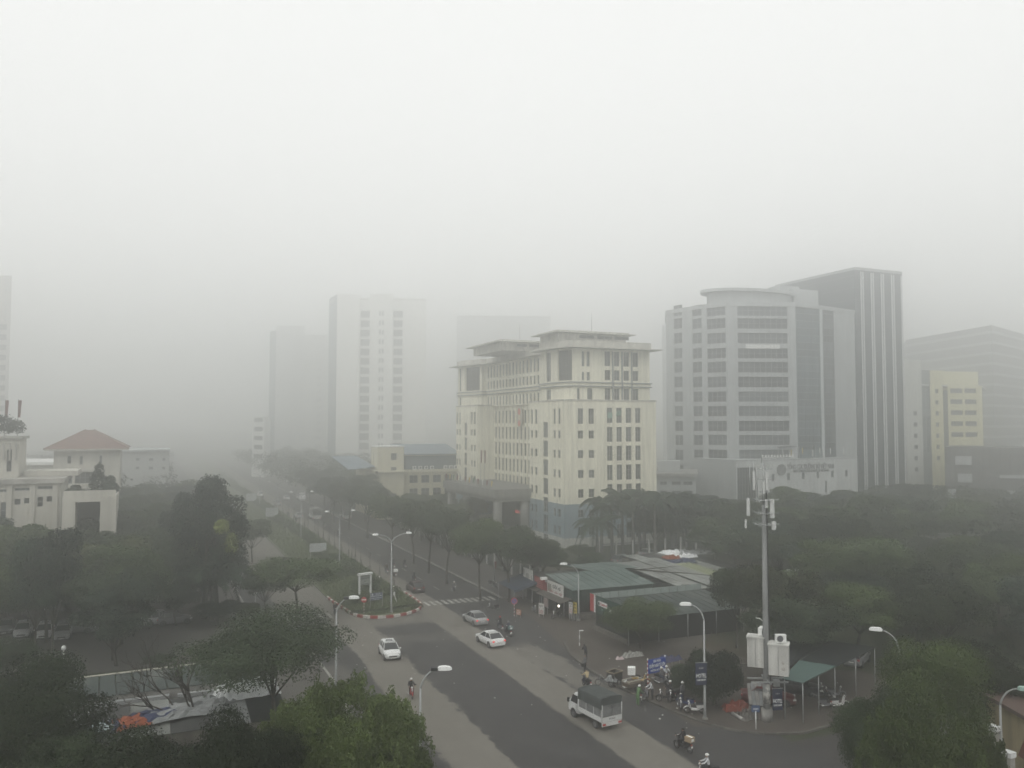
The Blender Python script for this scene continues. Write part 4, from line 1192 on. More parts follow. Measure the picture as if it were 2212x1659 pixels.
def limb(b, p, q, r0, r1, rnd, bend=0.15, n=6, seg=4):
    p = Vector(p); q = Vector(q); L = (q - p).length
    o = Vector((rnd.uniform(-1, 1), rnd.uniform(-1, 1), rnd.uniform(-0.2, 0.6))) * L * bend
    pts = [p.lerp(q, i / seg) + o * math.sin(math.pi * i / seg) for i in range(seg + 1)]
    b.tube(pts, [r0 + (r1 - r0) * i / seg for i in range(seg + 1)], n)
def make_tree(kind, seed, h, r, leaf, nleaf, fol, ncl=22, zlow=0.42, flat=1.0, stems=1, up=0.5):
    """prototype tree > trunk, crown, built at the origin"""
    rnd = random.Random(seed)
    t = thing('broadleaf_tree', 'x', 'tree')
    blobs = []
    zc = h * (zlow + 1) / 2; hz_ = h * (1 - zlow) / 2 * flat
    for i in range(ncl):
        a = rnd.uniform(0, 2 * math.pi) + i * 2.4
        el = rnd.uniform(-0.55, 1.0)
        k = rnd.uniform(0.45, 0.86)
        cr = r * (rnd.uniform(0.22, 0.40) if ncl < 60 else rnd.uniform(0.10, 0.24)); k = k if ncl < 60 else rnd.uniform(.55, 1.0)
        x = math.cos(a) * r * k * math.sqrt(max(0.05, 1 - (el * 0.85) ** 2)); y = math.sin(a) * r * k * math.sqrt(max(0.05, 1 - (el * 0.85) ** 2))
        z = zc + el * hz_ * 0.82
        blobs.append((x, y, z, cr * rnd.uniform(0.9, 1.3), cr * rnd.uniform(0.9, 1.3), cr * rnd.uniform(0.5, 0.8)))
    if ncl >= 60:
        for i in range(110):
            a = rnd.uniform(0, 6.283); el = rnd.uniform(-.1, 1.0); k = rnd.uniform(.96, 1.14); ch = math.sqrt(max(.02, 1 - el * el * .95)); q = r * rnd.uniform(.035, .075)
            blobs.append((math.cos(a) * r * k * ch, math.sin(a) * r * k * ch, zc + el * hz_ * k, q, q, q * rnd.uniform(1.2, 2.6)))
    kc = .62 if ncl < 60 else .72
    blobs.append((0, 0, zc, r * kc, r * kc, hz_ * 0.7))
    tb = MB()
    r0 = max(0.12, h * 0.018)
    for s in range(stems):
        ox, oy = (rnd.uniform(-0.5, 0.5), rnd.uniform(-0.5, 0.5)) if stems > 1 else (0, 0)
        fork = (ox * 2 + rnd.uniform(-0.2, 0.2) * r * 0.4, oy * 2 + rnd.uniform(-0.2, 0.2) * r * 0.4, h * zlow * rnd.uniform(0.75, 1.0))
        limb(tb, (ox, oy, -0.1), fork, r0 * 1.15, r0 * 0.75, rnd, 0.04, 7, 5)
        for bl in rnd.sample(blobs[:-1], min(9 if stems == 1 else 5, ncl)):
            limb(tb, fork, (bl[0] * 0.9, bl[1] * 0.9, bl[2]), r0 * 0.45, r0 * 0.12, rnd, 0.12, 5, 4)
    tb.build('trunk', BARK, t)
    link_mesh('crown', leaf_mesh('crown', blobs, nleaf, leaf, fol, seed, up), t)
    return t
PROTO = {}
def proto(key, *a, **k):
    PROTO[key] = make_tree(key, *a, **k); PROTO[key]['_used'] = 0
    return PROTO[key]
# (unit prototypes: height 10, crown radius about 4.5)
for i, (fol, zl) in enumerate((('dark', .40), ('deep', .36), ('mid', .42), ('olive', .38), ('dark', .3), ('mid', .34))):
    proto('t%d' % i, 20 + i, 10, 4.6, 0.29, 17000, LF[fol], 26, zl)
for i, fol in enumerate(('dark', 'mid')):       # finer for the middle distance
    proto('m%d' % i, 40 + i, 10, 4.6, 0.22, 28000, LF[fol], 34, .42)
proto('g0', 70, 10, 4.4, 0.26, 17000, LF['fresh'], 24, .40)
proto('g1', 71, 10, 5.0, 0.30, 13000, LF['olive'], 20, .44)
proto('near_dark', 50, 10, 5.2, 0.19, 48000, LF['dark'], 44, .30, up=0.45)
proto('near_mid', 51, 10, 5.6, 0.19, 48000, LF['fresh'], 46, .28, up=0.45)
proto('near_fine', 60, 10, 5.6, 0.19, 30000, LF['dark'], 40, .45, 0.9, up=0.6)
proto('street', 52, 10, 5.0, 0.25, 22000, LF['mid'], 30, .52, 0.9)
proto('street2', 53, 10, 4.6, 0.25, 22000, LF['dark'], 30, .55, 0.9)
proto('layered', 54, 10, 4.6, 0.30, 12000, LF['deep'], 26, .30, 1.0)
proto('oval', 55, 10, 4.0, 0.26, 24000, LF['deep'], 40, .20, 1.0)
proto('umbrella', 56, 10, 8.5, 0.36, 20000, LF['fresh'], 40, .52, 0.8)
proto('bush', 57, 10, 9.5, 0.5, 20000, LF['dark'], 40, .08, 1.0, stems=3)
proto('bright', 58, 10, 6.8, 0.20, 120000, LF['bright'], 85, .10, 1.0, up=0.35)
proto('brightR', 59, 10, 8.0, 0.24, 110000, LF['fresh'], 70, .12, 1.0, up=0.4)
TREE_N = 0
def tree(key, x, y, h, r, label, group=None, rz=None, cat='tree', name=None, lean=None):
    global TREE_N
    TREE_N += 1
    p = PROTO[key]
    base_r = {'umbrella': 8.5, 'bush': 9.5, 'bright': 6.8, 'brightR': 8.0, 'near_dark': 5.2, 'near_mid': 5.6, 'near_fine': 5.6, 'oval': 4.0, 'street': 5.0}.get(key, 4.6)
    rz = RND.uniform(0, 6.28) if rz is None else rz
    if not p['_used']:
        o = p; o.location = (x, y, 0); o.rotation_euler = (0, 0, rz); p['_used'] = 1
    else:
        o = copy_tree(p, (x, y, 0), rz)
    o['label'] = label; o['category'] = cat
    if group: o['group'] = group
    elif 'group' in o: del o['group']
    if lean: o.rotation_euler = (lean[0], lean[1], rz)
    k = r / base_r
    o.scale = (k, k * RND.uniform(0.93, 1.07), h / 10.0)
    return o
def tpx(key, px, ytop, ybase, wpx, label, group=None, **k):
    """tree standing where picture point (px, ybase) meets the ground, its crown top at ytop, wpx pixels wide"""
    g = G(px, ybase); h = zat(px, ytop, g.x, g.y)
    r = wpx / 2 * depth_of(g.x, g.y) / FPX
    return tree(key, g.x, g.y, h, r, label, group, **k)

# --- near trees
tpx('bright', 735, 1497, 1860, 345, 'bright fresh green tree cut by the bottom edge, left of the road')
tpx('brightR', 2020, 1545, 1900, 270, 'light green round tree cut by the bottom edge at the lower right')
tpx('near_mid', 2010, 1392, 1735, 250, 'large yellowish green tree in front of the car shelter, beneath the curved street lamp')
tpx('near_dark', 2120, 1400, 1640, 230, 'large dark tree at the right edge, behind the light green one')
tpx('near_dark', 1900, 1500, 1800, 170, 'dark low crown between the car shelter and the light green tree')
tpx('near_fine', 585, 1335, 1625, 350, 'broad fine leaved tree whose right boughs reach over the left carriageway')
tpx('near_dark', 330, 1588, 1960, 330, 'dark tree at the bottom edge below the orange tarpaulin')
tpx('near_dark', 60, 1440, 1800, 300, 'dark tree in the bottom left corner')
tpx('near_dark', 520, 1545, 1960, 240, 'dark tree between the tarpaulins and the bright green tree')
tpx('m0', 130, 1600, 1930, 200, 'low dark crown below the white tarpaulin at the bottom left')
tpx('oval', 252, 1248, 1438, 175, 'very dark egg shaped tree standing on the lawn')
tpx('layered', 76, 1160, 1436, 120, 'tall thin tree with tiered boughs, left one of two on the lawn edge')
tpx('layered', 110, 1140, 1434, 130, 'tall thin tree with tiered boughs, right one of two on the lawn edge')
tpx('street', 640, 1208, 1340, 190, 'flat crowned tree over the kerb, left of the grassy median nose')
tpx('street2', 575, 1240, 1345, 120, 'smaller tree left of the flat crowned kerb tree')
tpx('near_mid', 1384, 1296, 1402, 150, 'low spreading tree on a leaning trunk beside the green roofed workshop')
tpx('bush', 1540, 1408, 1525, 125, 'dense dark bush behind the HOTEL banner lamp')
tpx('bush', 1478, 1440, 1500, 70, 'low bush just right of the blue district sign')
tpx('t2', 545, 1125, 1215, 80, 'rounded tree hanging over the left carriageway, beyond the kerb tree')
tpx('t1', 470, 1300, 1352, 100, 'low dark shrub at the foot of the tall drooping tree', cat='shrub')
tpx('t3', 530, 1305, 1345, 70, 'low olive shrub beside the white globe lamp', cat='shrub')

# --- tall drooping tree with a yellow green patch
def drooping(px, ytop, ybase, wpx, label):
    g = G(px, ybase); h = zat(px, ytop, g.x, g.y); r = wpx / 2 * depth_of(g.x, g.y) / FPX
    t = thing('tall_tree', label, 'tree', g)
    rnd = random.Random(9); blobs = []
    for i in range(46):
        z = h * rnd.uniform(0.30, 0.97); f = min(1.0, (1 - z / h) * 3.2 + 0.25)
        if z < h * 0.5: f *= 0.85
        a = i * 2.4; k = r * f * rnd.uniform(0.25, 0.8)
        blobs.append((math.cos(a) * k, math.sin(a) * k, z, r * rnd.uniform(.2, .32), r * rnd.uniform(.2, .32), r * rnd.uniform(.25, .4)))
    b = MB()
    for q in ((-0.7, 0), (0.8, 0.3)):
        limb(b, (q[0], q[1], -0.1), (q[0] * 0.5, q[1], h * 0.8), 0.38, 0.12, rnd, 0.02, 8, 6)
    for bl in blobs[::3]: limb(b, (0, 0, bl[2] * 0.8), bl[:3], 0.1, 0.03, rnd, 0.1, 5, 3)
    b.build('trunk', BARK, t)
    link_mesh('crown', leaf_mesh('crown', blobs, 26000, 0.33, LF['deep'], 9, 0.3, hang=1.2), t)
    yb = [(r * 0.15, -r * 0.85, h * 0.70, 0.9, 0.7, 1.0), (r * 0.35, -r * 0.9, h * 0.58, 0.8, 0.6, 1.4)]
    link_mesh('yellow_leaves', leaf_mesh('yellow_leaves', yb, 900, 0.33, LF['yellow'], 3), t)['label'] = 'patch of yellow green leaves'
drooping(454, 1046, 1335, 190, 'very tall dark tree with drooping foliage, two trunks and a yellow green patch')
drooping(395, 1075, 1300, 120, 'tall dark tree left of the very tall one with the yellow green patch')

# --- street trees beside the right hand pavement
st_px = [(1038, 1128, 1296, 130), (1100, 1142, 1300, 140), (1150, 1160, 1290, 110), (965, 1100, 1262, 120), (926, 1090, 1238, 120), (893, 1085, 1219, 110), (846, 1072, 1198, 110), (794, 1052, 1163, 100), (755, 1042, 1146, 90), (720, 1032, 1130, 80)]
names = ['thick trunked street tree nearest the blue awning', 'street tree standing behind the no parking sign', 'rounded tree above the white advertising board',
         'street tree behind the parked motorbikes near the fence', 'fourth street tree along the right pavement, with a thick trunk', 'fifth street tree along the right pavement',
         'sixth street tree along the right pavement', 'seventh street tree along the right pavement', 'eighth street tree along the right pavement', 'ninth street tree along the right pavement']
for i, (px, yt, yb, w_) in enumerate(st_px):
    tpx('street' if i % 2 == 0 else 'street2', px, yt, yb, w_, names[i], 'street trees on the right')
def col_of(x, y):
    ct, st_ = math.cos(YAW), math.sin(YAW)
    return 1106 + FPX * (x * ct - y * st_) / depth_of(x, y)
def third(v, a, b, names): return names[min(len(names) - 1, max(0, int((v - a) / max(1e-6, b - a) * len(names))))]
def grove(x0, x1, y0, y1, step, hh, rr, keys, label, group, skip=None, n=None):
    spots = []
    y = y0
    while y < y1:
        x = x0
        while x < x1:
            px, py = x + RND.uniform(-.4, .4) * step, y + RND.uniform(-.4, .4) * step
            if not (skip and skip(px, py)) and -160 < col_of(px, py) < 2380:
                spots.append((px, py, RND.choice(keys), RND.uniform(*hh), RND.uniform(*rr)))
            x += step
        y += step * 0.92
    if not spots: return
    cs = [col_of(q[0], q[1]) for q in spots]; ds = [depth_of(q[0], q[1]) for q in spots]
    for q, c, d in zip(spots, cs, ds):
        adj = {'t0': 'dark', 't1': 'blue green', 't2': 'mid green', 't3': 'olive', 't4': 'shadowy', 't5': 'greener', 'm0': 'finely leaved', 'm1': 'fresh', 'g0': 'light green', 'g1': 'brownish green'}.get(q[2], 'flat topped')
        lab = '%s %s, %s, %s rows' % (adj, label.replace('dark ', ''), third(c, min(cs), max(cs), ['far left', 'left', 'centre', 'right', 'far right']), third(d, min(ds), max(ds), ['front', 'middle', 'back']))
        tree(q[2], q[0], q[1], q[3], q[4], lab, group)
def wood(blobs_xy, hh, rr, label, n, seed):
    """a far mass of crowns read as one"""
    bl = []
    for (x, y) in blobs_xy:
        h, r = RND.uniform(*hh), RND.uniform(*rr)
        for k in range(7):
            a = RND.uniform(0, 6.28)
            bl.append((x + math.cos(a) * r * .55, y + math.sin(a) * r * .55, h * RND.uniform(.45, .85), r * .5, r * .5, h * .16))
    tag(link_mesh('distant_wood', leaf_mesh('distant_wood', bl, n, 0.75, LF['dark'], seed)), label, kind='stuff')
def scatter(x0, x1, y0, y1, step, skip=None):
    out = []; y = y0
    while y < y1:
        x = x0
        while x < x1:
            px, py = x + RND.uniform(-.4, .4) * step, y + RND.uniform(-.4, .4) * step
            if not (skip and skip(px, py)): out.append((px, py))
            x += step
        y += step
    return out
PK = ['t0', 't1', 't2', 't3', 't4', 't5']
grove(54, 60, 112, 205, 8.5, (5, 6.6), (3.4, 4.2), ['t0', 't2', 't4'], 'dark rounded tree behind the street tree row', 'trees behind the street trees')
grove(59, 70, 118, 136, 7, (2.4, 3.4), (1.8, 2.6), ['t0', 't2', 't4'], 'low tree before the cream office building', 'trees before the office building')
grove(56, 74, 222, 265, 9.5, (10, 13), (4.8, 5.8), ['t0', 't2', 't5'], 'tall dark tree left of the small cream block', 'trees left of the cream block', skip=lambda x, y: x > 50 and y < 240)
grove(47.5, 56, 206, 262, 9.5, (9, 11.5), (4.4, 5.4), ['t0', 't2', 't5'], 'hazy street tree beyond the cream block', 'hazy trees along the right pavement')
grove(60, 72, 180, 200, 9, (6, 8), (3.2, 4), ['t2', 't4'], 'small garden tree left of the office porch', 'garden trees by the office porch')
wood(scatter(47, 82, 268, 480, 10), (10, 14), (5, 6.5), 'far foggy mass of trees right of the avenue', 34000, 61)
wood(scatter(-60, 9.5, 215, 480, 12, lambda x, y: x < -14 and y < 285), (9, 13), (5.5, 7), 'far foggy mass of trees left of the avenue', 40000, 62)
grove(-4, 9.5, 138, 212, 8.5, (8.5, 11.5), (4.4, 5.6), PK, 'dark tree in the belt left of the avenue', 'tree belt left of the avenue')
grove(-30, -8, 132, 139, 7.5, (7.0, 8.8), (3.6, 4.4), ['t0', 't1', 't4'], 'dark tree before the white hall', 'trees before the white hall', skip=lambda x, y: False)
grove(-30, -3, 124, 131, 7.5, (9.5, 12), (4.4, 5.4), ['t0', 't1', 't4', 't5'], 'tall dark tree before the gateway of the white hall', 'trees before the gateway')
grove(-50, 4, 108, 123, 8.0, (8.0, 11.0), (4.2, 5.4), PK, 'dark tree behind the parked cars', 'trees in the car park')
grove(-34, 6, 97, 106, 8.0, (8.5, 11), (4.6, 5.6), ['street', 'street2', 't2'], 'high crowned tree over the parked cars', 'trees over the parked cars', skip=lambda x, y: abs(x + 7) < 3)
grove(-10, -2, 148, 182, 10, (8, 10), (4.5, 5.5), PK, 'tree right of the roof terrace', 'trees right of the terrace')
ed = [(20, 1235, 1345, 120), (160, 1262, 1362, 70), (380, 1262, 1352, 90), (345, 1205, 1300, 110), (60, 1268, 1372, 90)]
nm_ = ['dark tree at the left picture edge beside the car park', 'small tree between the parked cars and the egg shaped tree', 'tree right of the egg shaped tree at the car park edge', 'rounded tree above and right of the egg shaped tree', 'low dark crown among the leftmost parked cars']
for (px, yt, yb, w_), l_ in zip(ed, nm_): tpx('t%d' % RND.choice([0, 1, 3]), px, yt, yb, w_, l_)
ed = [(15, 1385, 1520, 130), (120, 1430, 1560, 110), (470, 1392, 1452, 120), (340, 1418, 1452, 70), (560, 1375, 1440, 100)]
nm_ = ['low dark crown at the left edge beside the lawn', 'low dark crown left of the long green roofed shed', 'wide low crown right of the lawn', 'small bush on the right part of the lawn', 'low crown between the lawn and the left kerb']
for (px, yt, yb, w_), l_ in zip(ed, nm_): tpx('m0' if px != 470 else 'm1', px, yt, yb, w_, l_)
# right side grove
def rs_(x, y):
    if x < 65 and y > 76: return True
    if x < 78 and y > 87: return True
    if x < 64 and y < 61: return True
    if x < 50 and y < 64: return True
    if x < 58 and y > 64.5: return True
    if x < 54.5 and y > 60: return True
    if y < 56 and x < 74: return True
    return False
grove(50, 118, 52, 106, 8.3, (5.2, 10.0), (3.2, 5.6), ['m0', 't0', 't4', 't1', 'm1', 'g0', 'g1', 'g0'], 'dark tree in the grove behind the mast', 'grove behind the mast', skip=rs_)
grove(80, 150, 106, 134, 8.8, (8, 10), (4.8, 5.8), PK, 'dark tree in the grove below the sign annex', 'grove below the annex', skip=lambda x, y: x < 86 and y > 108)
grove(99, 190, 136, 164, 10.5, (6.5, 9), (5.4, 6.4), PK, 'hazy tree before the grey tower', 'trees before the grey tower', skip=lambda x, y: x < 106 and y > 146)
for k_, (px, yt, yb, w_, l_) in enumerate(((2060, 1178, 1330, 150, 'lighter green broad tree standing out of the far right of the grove'), (2150, 1225, 1385, 150, 'lighter yellowish tree near the right picture edge'), (1700, 1055, 1160, 110, 'taller pale crowned tree in front of the sign annex'), (1880, 1075, 1200, 130, 'tall crown standing above the grove left of the glass tower'), (1590, 1230, 1400, 120, 'bushy dark tree just left of the telecom mast'))):
    tpx('m1' if k_ < 2 else 't2', px, yt, yb, w_, l_)
wood(scatter(125, 200, 70, 132, 10.5, lambda x, y: x < 155 and y > 102), (8, 11), (5.5, 7), 'dark wood filling the far right behind the grove', 30000, 63)
wood(scatter(168, 235, 140, 166, 11), (7, 9), (5.5, 7), 'hazy trees at the foot of the yellow block', 16000, 64)

# --- palms: trunk, crownshaft and every frond a part
def frond_mesh(seed, L, droop):
    rg = random.Random(seed); b = MB()
    pts = []
    for i in range(9):
        f = i / 8
        pts.append(Vector((L * f * (1 - 0.18 * f), 0, L * (0.62 * f - droop * f * f))))
    b.tube(pts, [0.06 * (1 - 0.8 * i / 8) for i in range(9)], 4)
    for i in range(1, 34):
        f = i / 34; k = f * 8; j = min(int(k), 7)
        p = pts[j].lerp(pts[j+1], k - j); d = (pts[j+1] - pts[j]).normalized()
        ll = L * 0.24 * math.sin(math.pi * (0.12 + 0.8 * f)) * rg.uniform(0.8, 1.1)
        for s in (-1, 1):
            side = Vector((0.35, s, -0.55 + rg.uniform(-.3, .3))).normalized()
            q = p + side * ll; w_ = d * 0.055 * (L / 3)
            b.face([p - w_, p + w_, q + Vector((0, 0, -0.12))])
    return b.mesh('frond', LF['deep'])
FR_M = [frond_mesh(1, 3.6, 0.75), frond_mesh(2, 3.4, 1.0), frond_mesh(3, 3.1, 1.35), frond_mesh(4, 3.3, 0.45)]
ptm = MB().tube([(0, 0, 0), (0.02, 0, 0.12), (0, 0.02, 0.35), (0.03, 0, 0.7), (0, 0, 1.0)], [0.34, 0.27, 0.31, 0.25, 0.17], 9).mesh('trunk', BARKL)
psm = MB().tube([(0, 0, 0), (0, 0, 0.7), (0, 0, 1.6)], [0.19, 0.22, 0.10], 8).mesh('crownshaft', LF['mid'])
def palm(x, y, h, label, group, nf=15, sc=1.0):
    t = thing('palm_tree', label, 'palm tree', (x, y, 0), RND.uniform(0, 6), group)
    hc = h - 2.2 * sc
    a = link_mesh('trunk', ptm, t); a.scale = (1, 1, hc - 1.0)
    link_mesh('crownshaft', psm, t, (0, 0, hc - 1.05))
    for k in range(nf):
        f = link_mesh('frond', FR_M[[3, 0, 1, 0, 2][k % 5]], t, (0, 0, hc + 0.3))
        f.rotation_euler = (0, RND.uniform(-.15, .15), k * 2.4 + RND.uniform(-.2, .2))
        s_ = sc * RND.uniform(0.9, 1.1); f.scale = (s_, s_, s_)
    return t
g_ = G(458, 1342); palm(g_.x, g_.y, zat(458, 1178, g_.x, g_.y), 'large drooping palm in front of the very tall dark tree on the left', None, 20, 1.75)
g_ = G(432, 1325); palm(g_.x, g_.y, zat(432, 1200, g_.x, g_.y), 'smaller palm left of the large drooping one', None, 16, 1.4)
pal = [(1300, 1047, 1205), (1322, 1062, 1212), (1345, 1038, 1200), (1368, 1045, 1207), (1392, 1034, 1198), (1415, 1050, 1207), (1437, 1043, 1200), (1460, 1040, 1195), (1482, 1046, 1195), (1503, 1052, 1197), (1290, 1092, 1225), (1530, 1056, 1192), (1382, 1070, 1190), (1452, 1062, 1183)]
for i, (px, yt, yb) in enumerate(sorted(pal)):
    g = G(px, yb); palm(g.x, g.y, zat(px, yt, g.x, g.y), '%s royal palm from the left in the cluster right of the cream office building' % ORD[i], 'palms right of the office building', 18, 1.5)
for i, (px, yt, yb) in enumerate(((843, 1045, 1105), (858, 1028, 1100), (880, 1020, 1098), (905, 1016, 1100), (930, 1022, 1096), (958, 1018, 1098))):
    g = G(px, yb); palm(g.x, g.y, zat(px, yt, g.x, g.y), '%s hazy palm from the left before the small cream block' % ORD[i], 'palms before the cream block', 12, 1.3)

# --- saplings with stakes along the right edge of the median
SAPM = MB()
SAPM.tube([(0, 0, 0), (0.03, 0.02, 1.6), (0, 0, 3.1)], [0.055, 0.045, 0.03], 6)
for (a, z_, l_) in ((0.4, 2.2, 0.5), (2.4, 2.5, 0.45), (4.2, 2.8, 0.4), (5.4, 2.95, 0.3), (1.3, 3.0, 0.3)):
    SAPM.tube([(0, 0, z_), (math.cos(a) * l_, math.sin(a) * l_, z_ + 0.25)], [0.03, 0.012], 5)
sapm = SAPM.mesh('trunk', BARK)
stk = MB().tube([(0.5, 0, 0), (0.08, 0, 1.5)], 0.025, 5).tube([(-0.3, 0.4, 0), (-0.05, 0.07, 1.5)], 0.025, 5).tube([(-0.3, -0.4, 0), (-0.05, -0.07, 1.5)], 0.025, 5).mesh('support_stakes', BARK)
wht = MB().tube([(0, 0, 0.0), (0.012, 0.008, 0.75)], [0.062, 0.058], 6).mesh('whitewashed_foot', M['white'])
sy_ = [117.5, 126, 131.5, 138, 143.5, 146, 149, 154, 160, 166, 172, 178, 183, 189, 196, 203, 211, 220, 230, 241]
for i, s in enumerate(sy_):
    t = thing('sapling', '%s staked bare sapling counted from the nose, on the right edge of the median' % ORD[i] if i else 'bare sapling with a whitewashed foot just behind the nose of the median', 'sapling', (32.4 + RND.uniform(-.2, .2), s, 0.2), RND.uniform(0, 6), 'saplings on the median' if i else None)
    link_mesh('trunk', sapm, t).scale = (1, 1, 1.15); 
    link_mesh('support_stakes', stk, t)
    if i < 2: link_mesh('whitewashed_foot', wht, t)
# hedge and scrub on the median
hg = []
rr_ = random.Random(4)
for y in np.arange(118, 420, 1.3):
    hg.append((29.6 + .7 * math.sin(y * 0.11) + rr_.uniform(-.6, .6), y, 0.8, rr_.uniform(.7, 1.5), rr_.uniform(.8, 1.5), rr_.uniform(.6, 1.2)))
for k in range(26):
    hg.append((rr_.uniform(24.3, 31.5), rr_.uniform(113, 150), 0.6, rr_.uniform(.6, 1.2), rr_.uniform(.6, 1.2), rr_.uniform(.5, 1.3)))
tag(link_mesh('hedge', leaf_mesh('hedge', hg, 60000, 0.28, LF['mid'], 12)), 'unclipped hedge and scrub running along the middle of the median strip', kind='stuff')
sb_ = [(xa + 24.6 + k * .5, 111.2 + (k % 3) * .5, .5, .8, .8, .9) for k in range(7) for xa in (0,)]
tag(link_mesh('shrubs', leaf_mesh('shrubs', sb_, 5000, 0.2, LF['mid'], 16)), 'shrubs at the foot of the notice board on the median nose', kind='stuff')
hb2 = [(23.9 + (k * 0.62), 105.6 - 0.5 * math.sin(k * .35), 0.35, .5, .4, .28) for k in range(15)]
tag(link_mesh('hedge', leaf_mesh('hedge', hb2, 3000, 0.16, LF['mid'], 14)), 'low clipped hedge across the nose of the median strip', kind='stuff')
# ground cover under the trees
gc = [(RND.uniform(46, 130), RND.uniform(54, 106), 0.1, 1.6, 1.6, 0.7) for k in range(150)]
gc = [g for g in gc if not (g[0] < 62 or (g[0] < 78 and g[1] < 74) or (g[1] > 88 and g[0] < 75))]
gc += [(RND.uniform(-45, 11), RND.uniform(30, 67), 0.1, 1.5, 1.5, 0.9) for k in range(130)]
tag(link_mesh('undergrowth', leaf_mesh('undergrowth', gc, 42000, 0.38, LF['dark'], 15)), 'dark undergrowth below the trees on both sides of the avenue', kind='stuff')

# --- bare tree over the long shed
def bare_tree(px, yb, label):
    g = G(px, yb); t = thing('bare_tree', label, 'tree', g); b = MB(); rnd = random.Random(21)
    def grow(p, d, L, r, lev):
        q = p + d * L
        limb(b, p, q, r, r * 0.62, rnd, 0.10, 6 if lev < 3 else 4, 3)
        if lev >= 6: return
        for k in range(3 if lev in (1, 2, 3) else 2):
            nd = (d + Vector((rnd.uniform(-.75, .75), rnd.uniform(-.75, .75), rnd.uniform(-.25, .45)))).normalized()
            grow(q, nd, L * rnd.uniform(.58, .8), r * 0.62, lev + 1)
    left = Vector((-math.cos(YAW), math.sin(YAW), 0))
    grow(Vector((0, 0, 0)), (left * 0.35 + Vector((0, 0, 1))).normalized(), 2.6, 0.15, 1)
    grow(Vector((0.3, 0, 0.2)), (left * 0.95 + Vector((0, 0, 0.75))).normalized(), 3.2, 0.13, 1)
    b.build('trunk_and_branches', BARK, t)
bare_tree(445, 1615, 'leafless branching tree in front of the long green roofed shed')
# --- terrace shrubs
for (px, w_, h_, lab) in ((215, 1.5, 4.6, 'dark conical shrub on the terrace of the white hall'), (240, 1.6, 2.8, 'round shrub right of the conical one on the terrace'), (165, 1.6, 1.6, 'low shrub at the left end of the terrace')):
    x = on_s(px, 131); t = thing('terrace_shrub', lab, 'shrub', (x, 131, zt_))
    MB().cyl((0, 0, 0), 0.08, h_ * 0.5, 6).build('stem', BARK, t)
    link_mesh('foliage', leaf_mesh('foliage', [(0, 0, h_ * .35, w_ * .8, w_ * .8, h_ * .35), (0.1, 0, h_ * .72, w_ * .45, w_ * .45, h_ * .28)], 1500, 0.3, LF['deep'], int(px)), t)
x = on_s(20, 146); t = thing('roof_shrub', 'dark spreading shrub on the upper roof at the left edge', 'shrub', (x - 1.5, 146, zu + 0.4))
MB().cyl((0, 0, 0), 0.1, 1.5, 6).build('stem', BARK, t)
link_mesh('foliage', leaf_mesh('foliage', [(0, 0, 1.6, 2.6, 2, 1.6), (2.3, 0, 1.2, 1.4, 1.4, 1.3), (-2, 0, 1.2, 1.8, 1.4, 1.2)], 3000, 0.32, LF['deep'], 8), t)
for k, px in enumerate((38, 10)):
    x = on_s(px, 147); f = flagpole(x, 147, zu + 0.4, zat(px, 862, x, 147) - zu - 0.4, ['furled dark red flag on the roof at the left edge', 'second furled flag at the very left edge of the roof'][k], FR, None, 2.6)
# drop unused prototypes
for k, p in PROTO.items():
    if not p['_used']:
        for c in list(p.children): bpy.data.objects.remove(c)
        bpy.data.objects.remove(p)
for p in bpy.data.objects:
    if '_used' in p: del p['_used']
# ================================================================== STREET FURNITURE
LAMPW = mat('lamp_head_white', (0.72, 0.73, 0.72), 0.5)
POLE = mat('lamp_pole_grey', (0.30, 0.31, 0.31), 0.6, var=0.12, scale=1.5)
def heading_px(px0, py0, z0, px1, py1, z1): pass
def arm(b, top, dirv, L, rise, n=10, r0=0.07, r1=0.045):
    pts = []
    for i in range(n + 1):
        f = i / n; a = f * math.pi / 2 * 0.92
        pts.append(Vector((dirv[0] * L * (0.25 * f + 0.75 * (1 - math.cos(a))), dirv[1] * L * (0.25 * f + 0.75 * (1 - math.cos(a))), top + rise * math.sin(a))))
    b.tube(pts, [r0 + (r1 - r0) * i / n for i in range(n + 1)], 7)
    return pts[-1], (pts[-1] - pts[-3]).normalized()
def lamp_head(parent, p, d, m=LAMPW, w=0.46, L=0.95, dark_neck=True):
    h = Vector((d.x, d.y, 0)).normalized(); rz = math.atan2(h.y, h.x)
    b = MB()
    ring_ = [(0.0, .10, .10), (.12, .2, .18), (.5, .24, .2), (.85, .2, .16), (1.0, .1, .06)]
    prev = None
    for (f, wy, hz_) in ring_:
        cur = [(L * f, wy * w / .46, -0.04), (L * f, wy * .8 * w / .46, hz_), (L * f, -wy * .8 * w / .46, hz_), (L * f, -wy * w / .46, -0.04)]
        if prev:
            for i in range(4):
                j = (i + 1) % 4; b.face([prev[i], prev[j], cur[j], cur[i]], 0, False)
        else: b.face(cur[::-1])
        prev = cur
    b.face(prev)
    o = b.build('lamp_head', m, parent, p, rz)
    if dark_neck: MB().bx(-0.42, 0.02, -0.17, 0.17, -0.07, 0.13).build('ballast_box', M['black'], parent, p, rz)
    return o
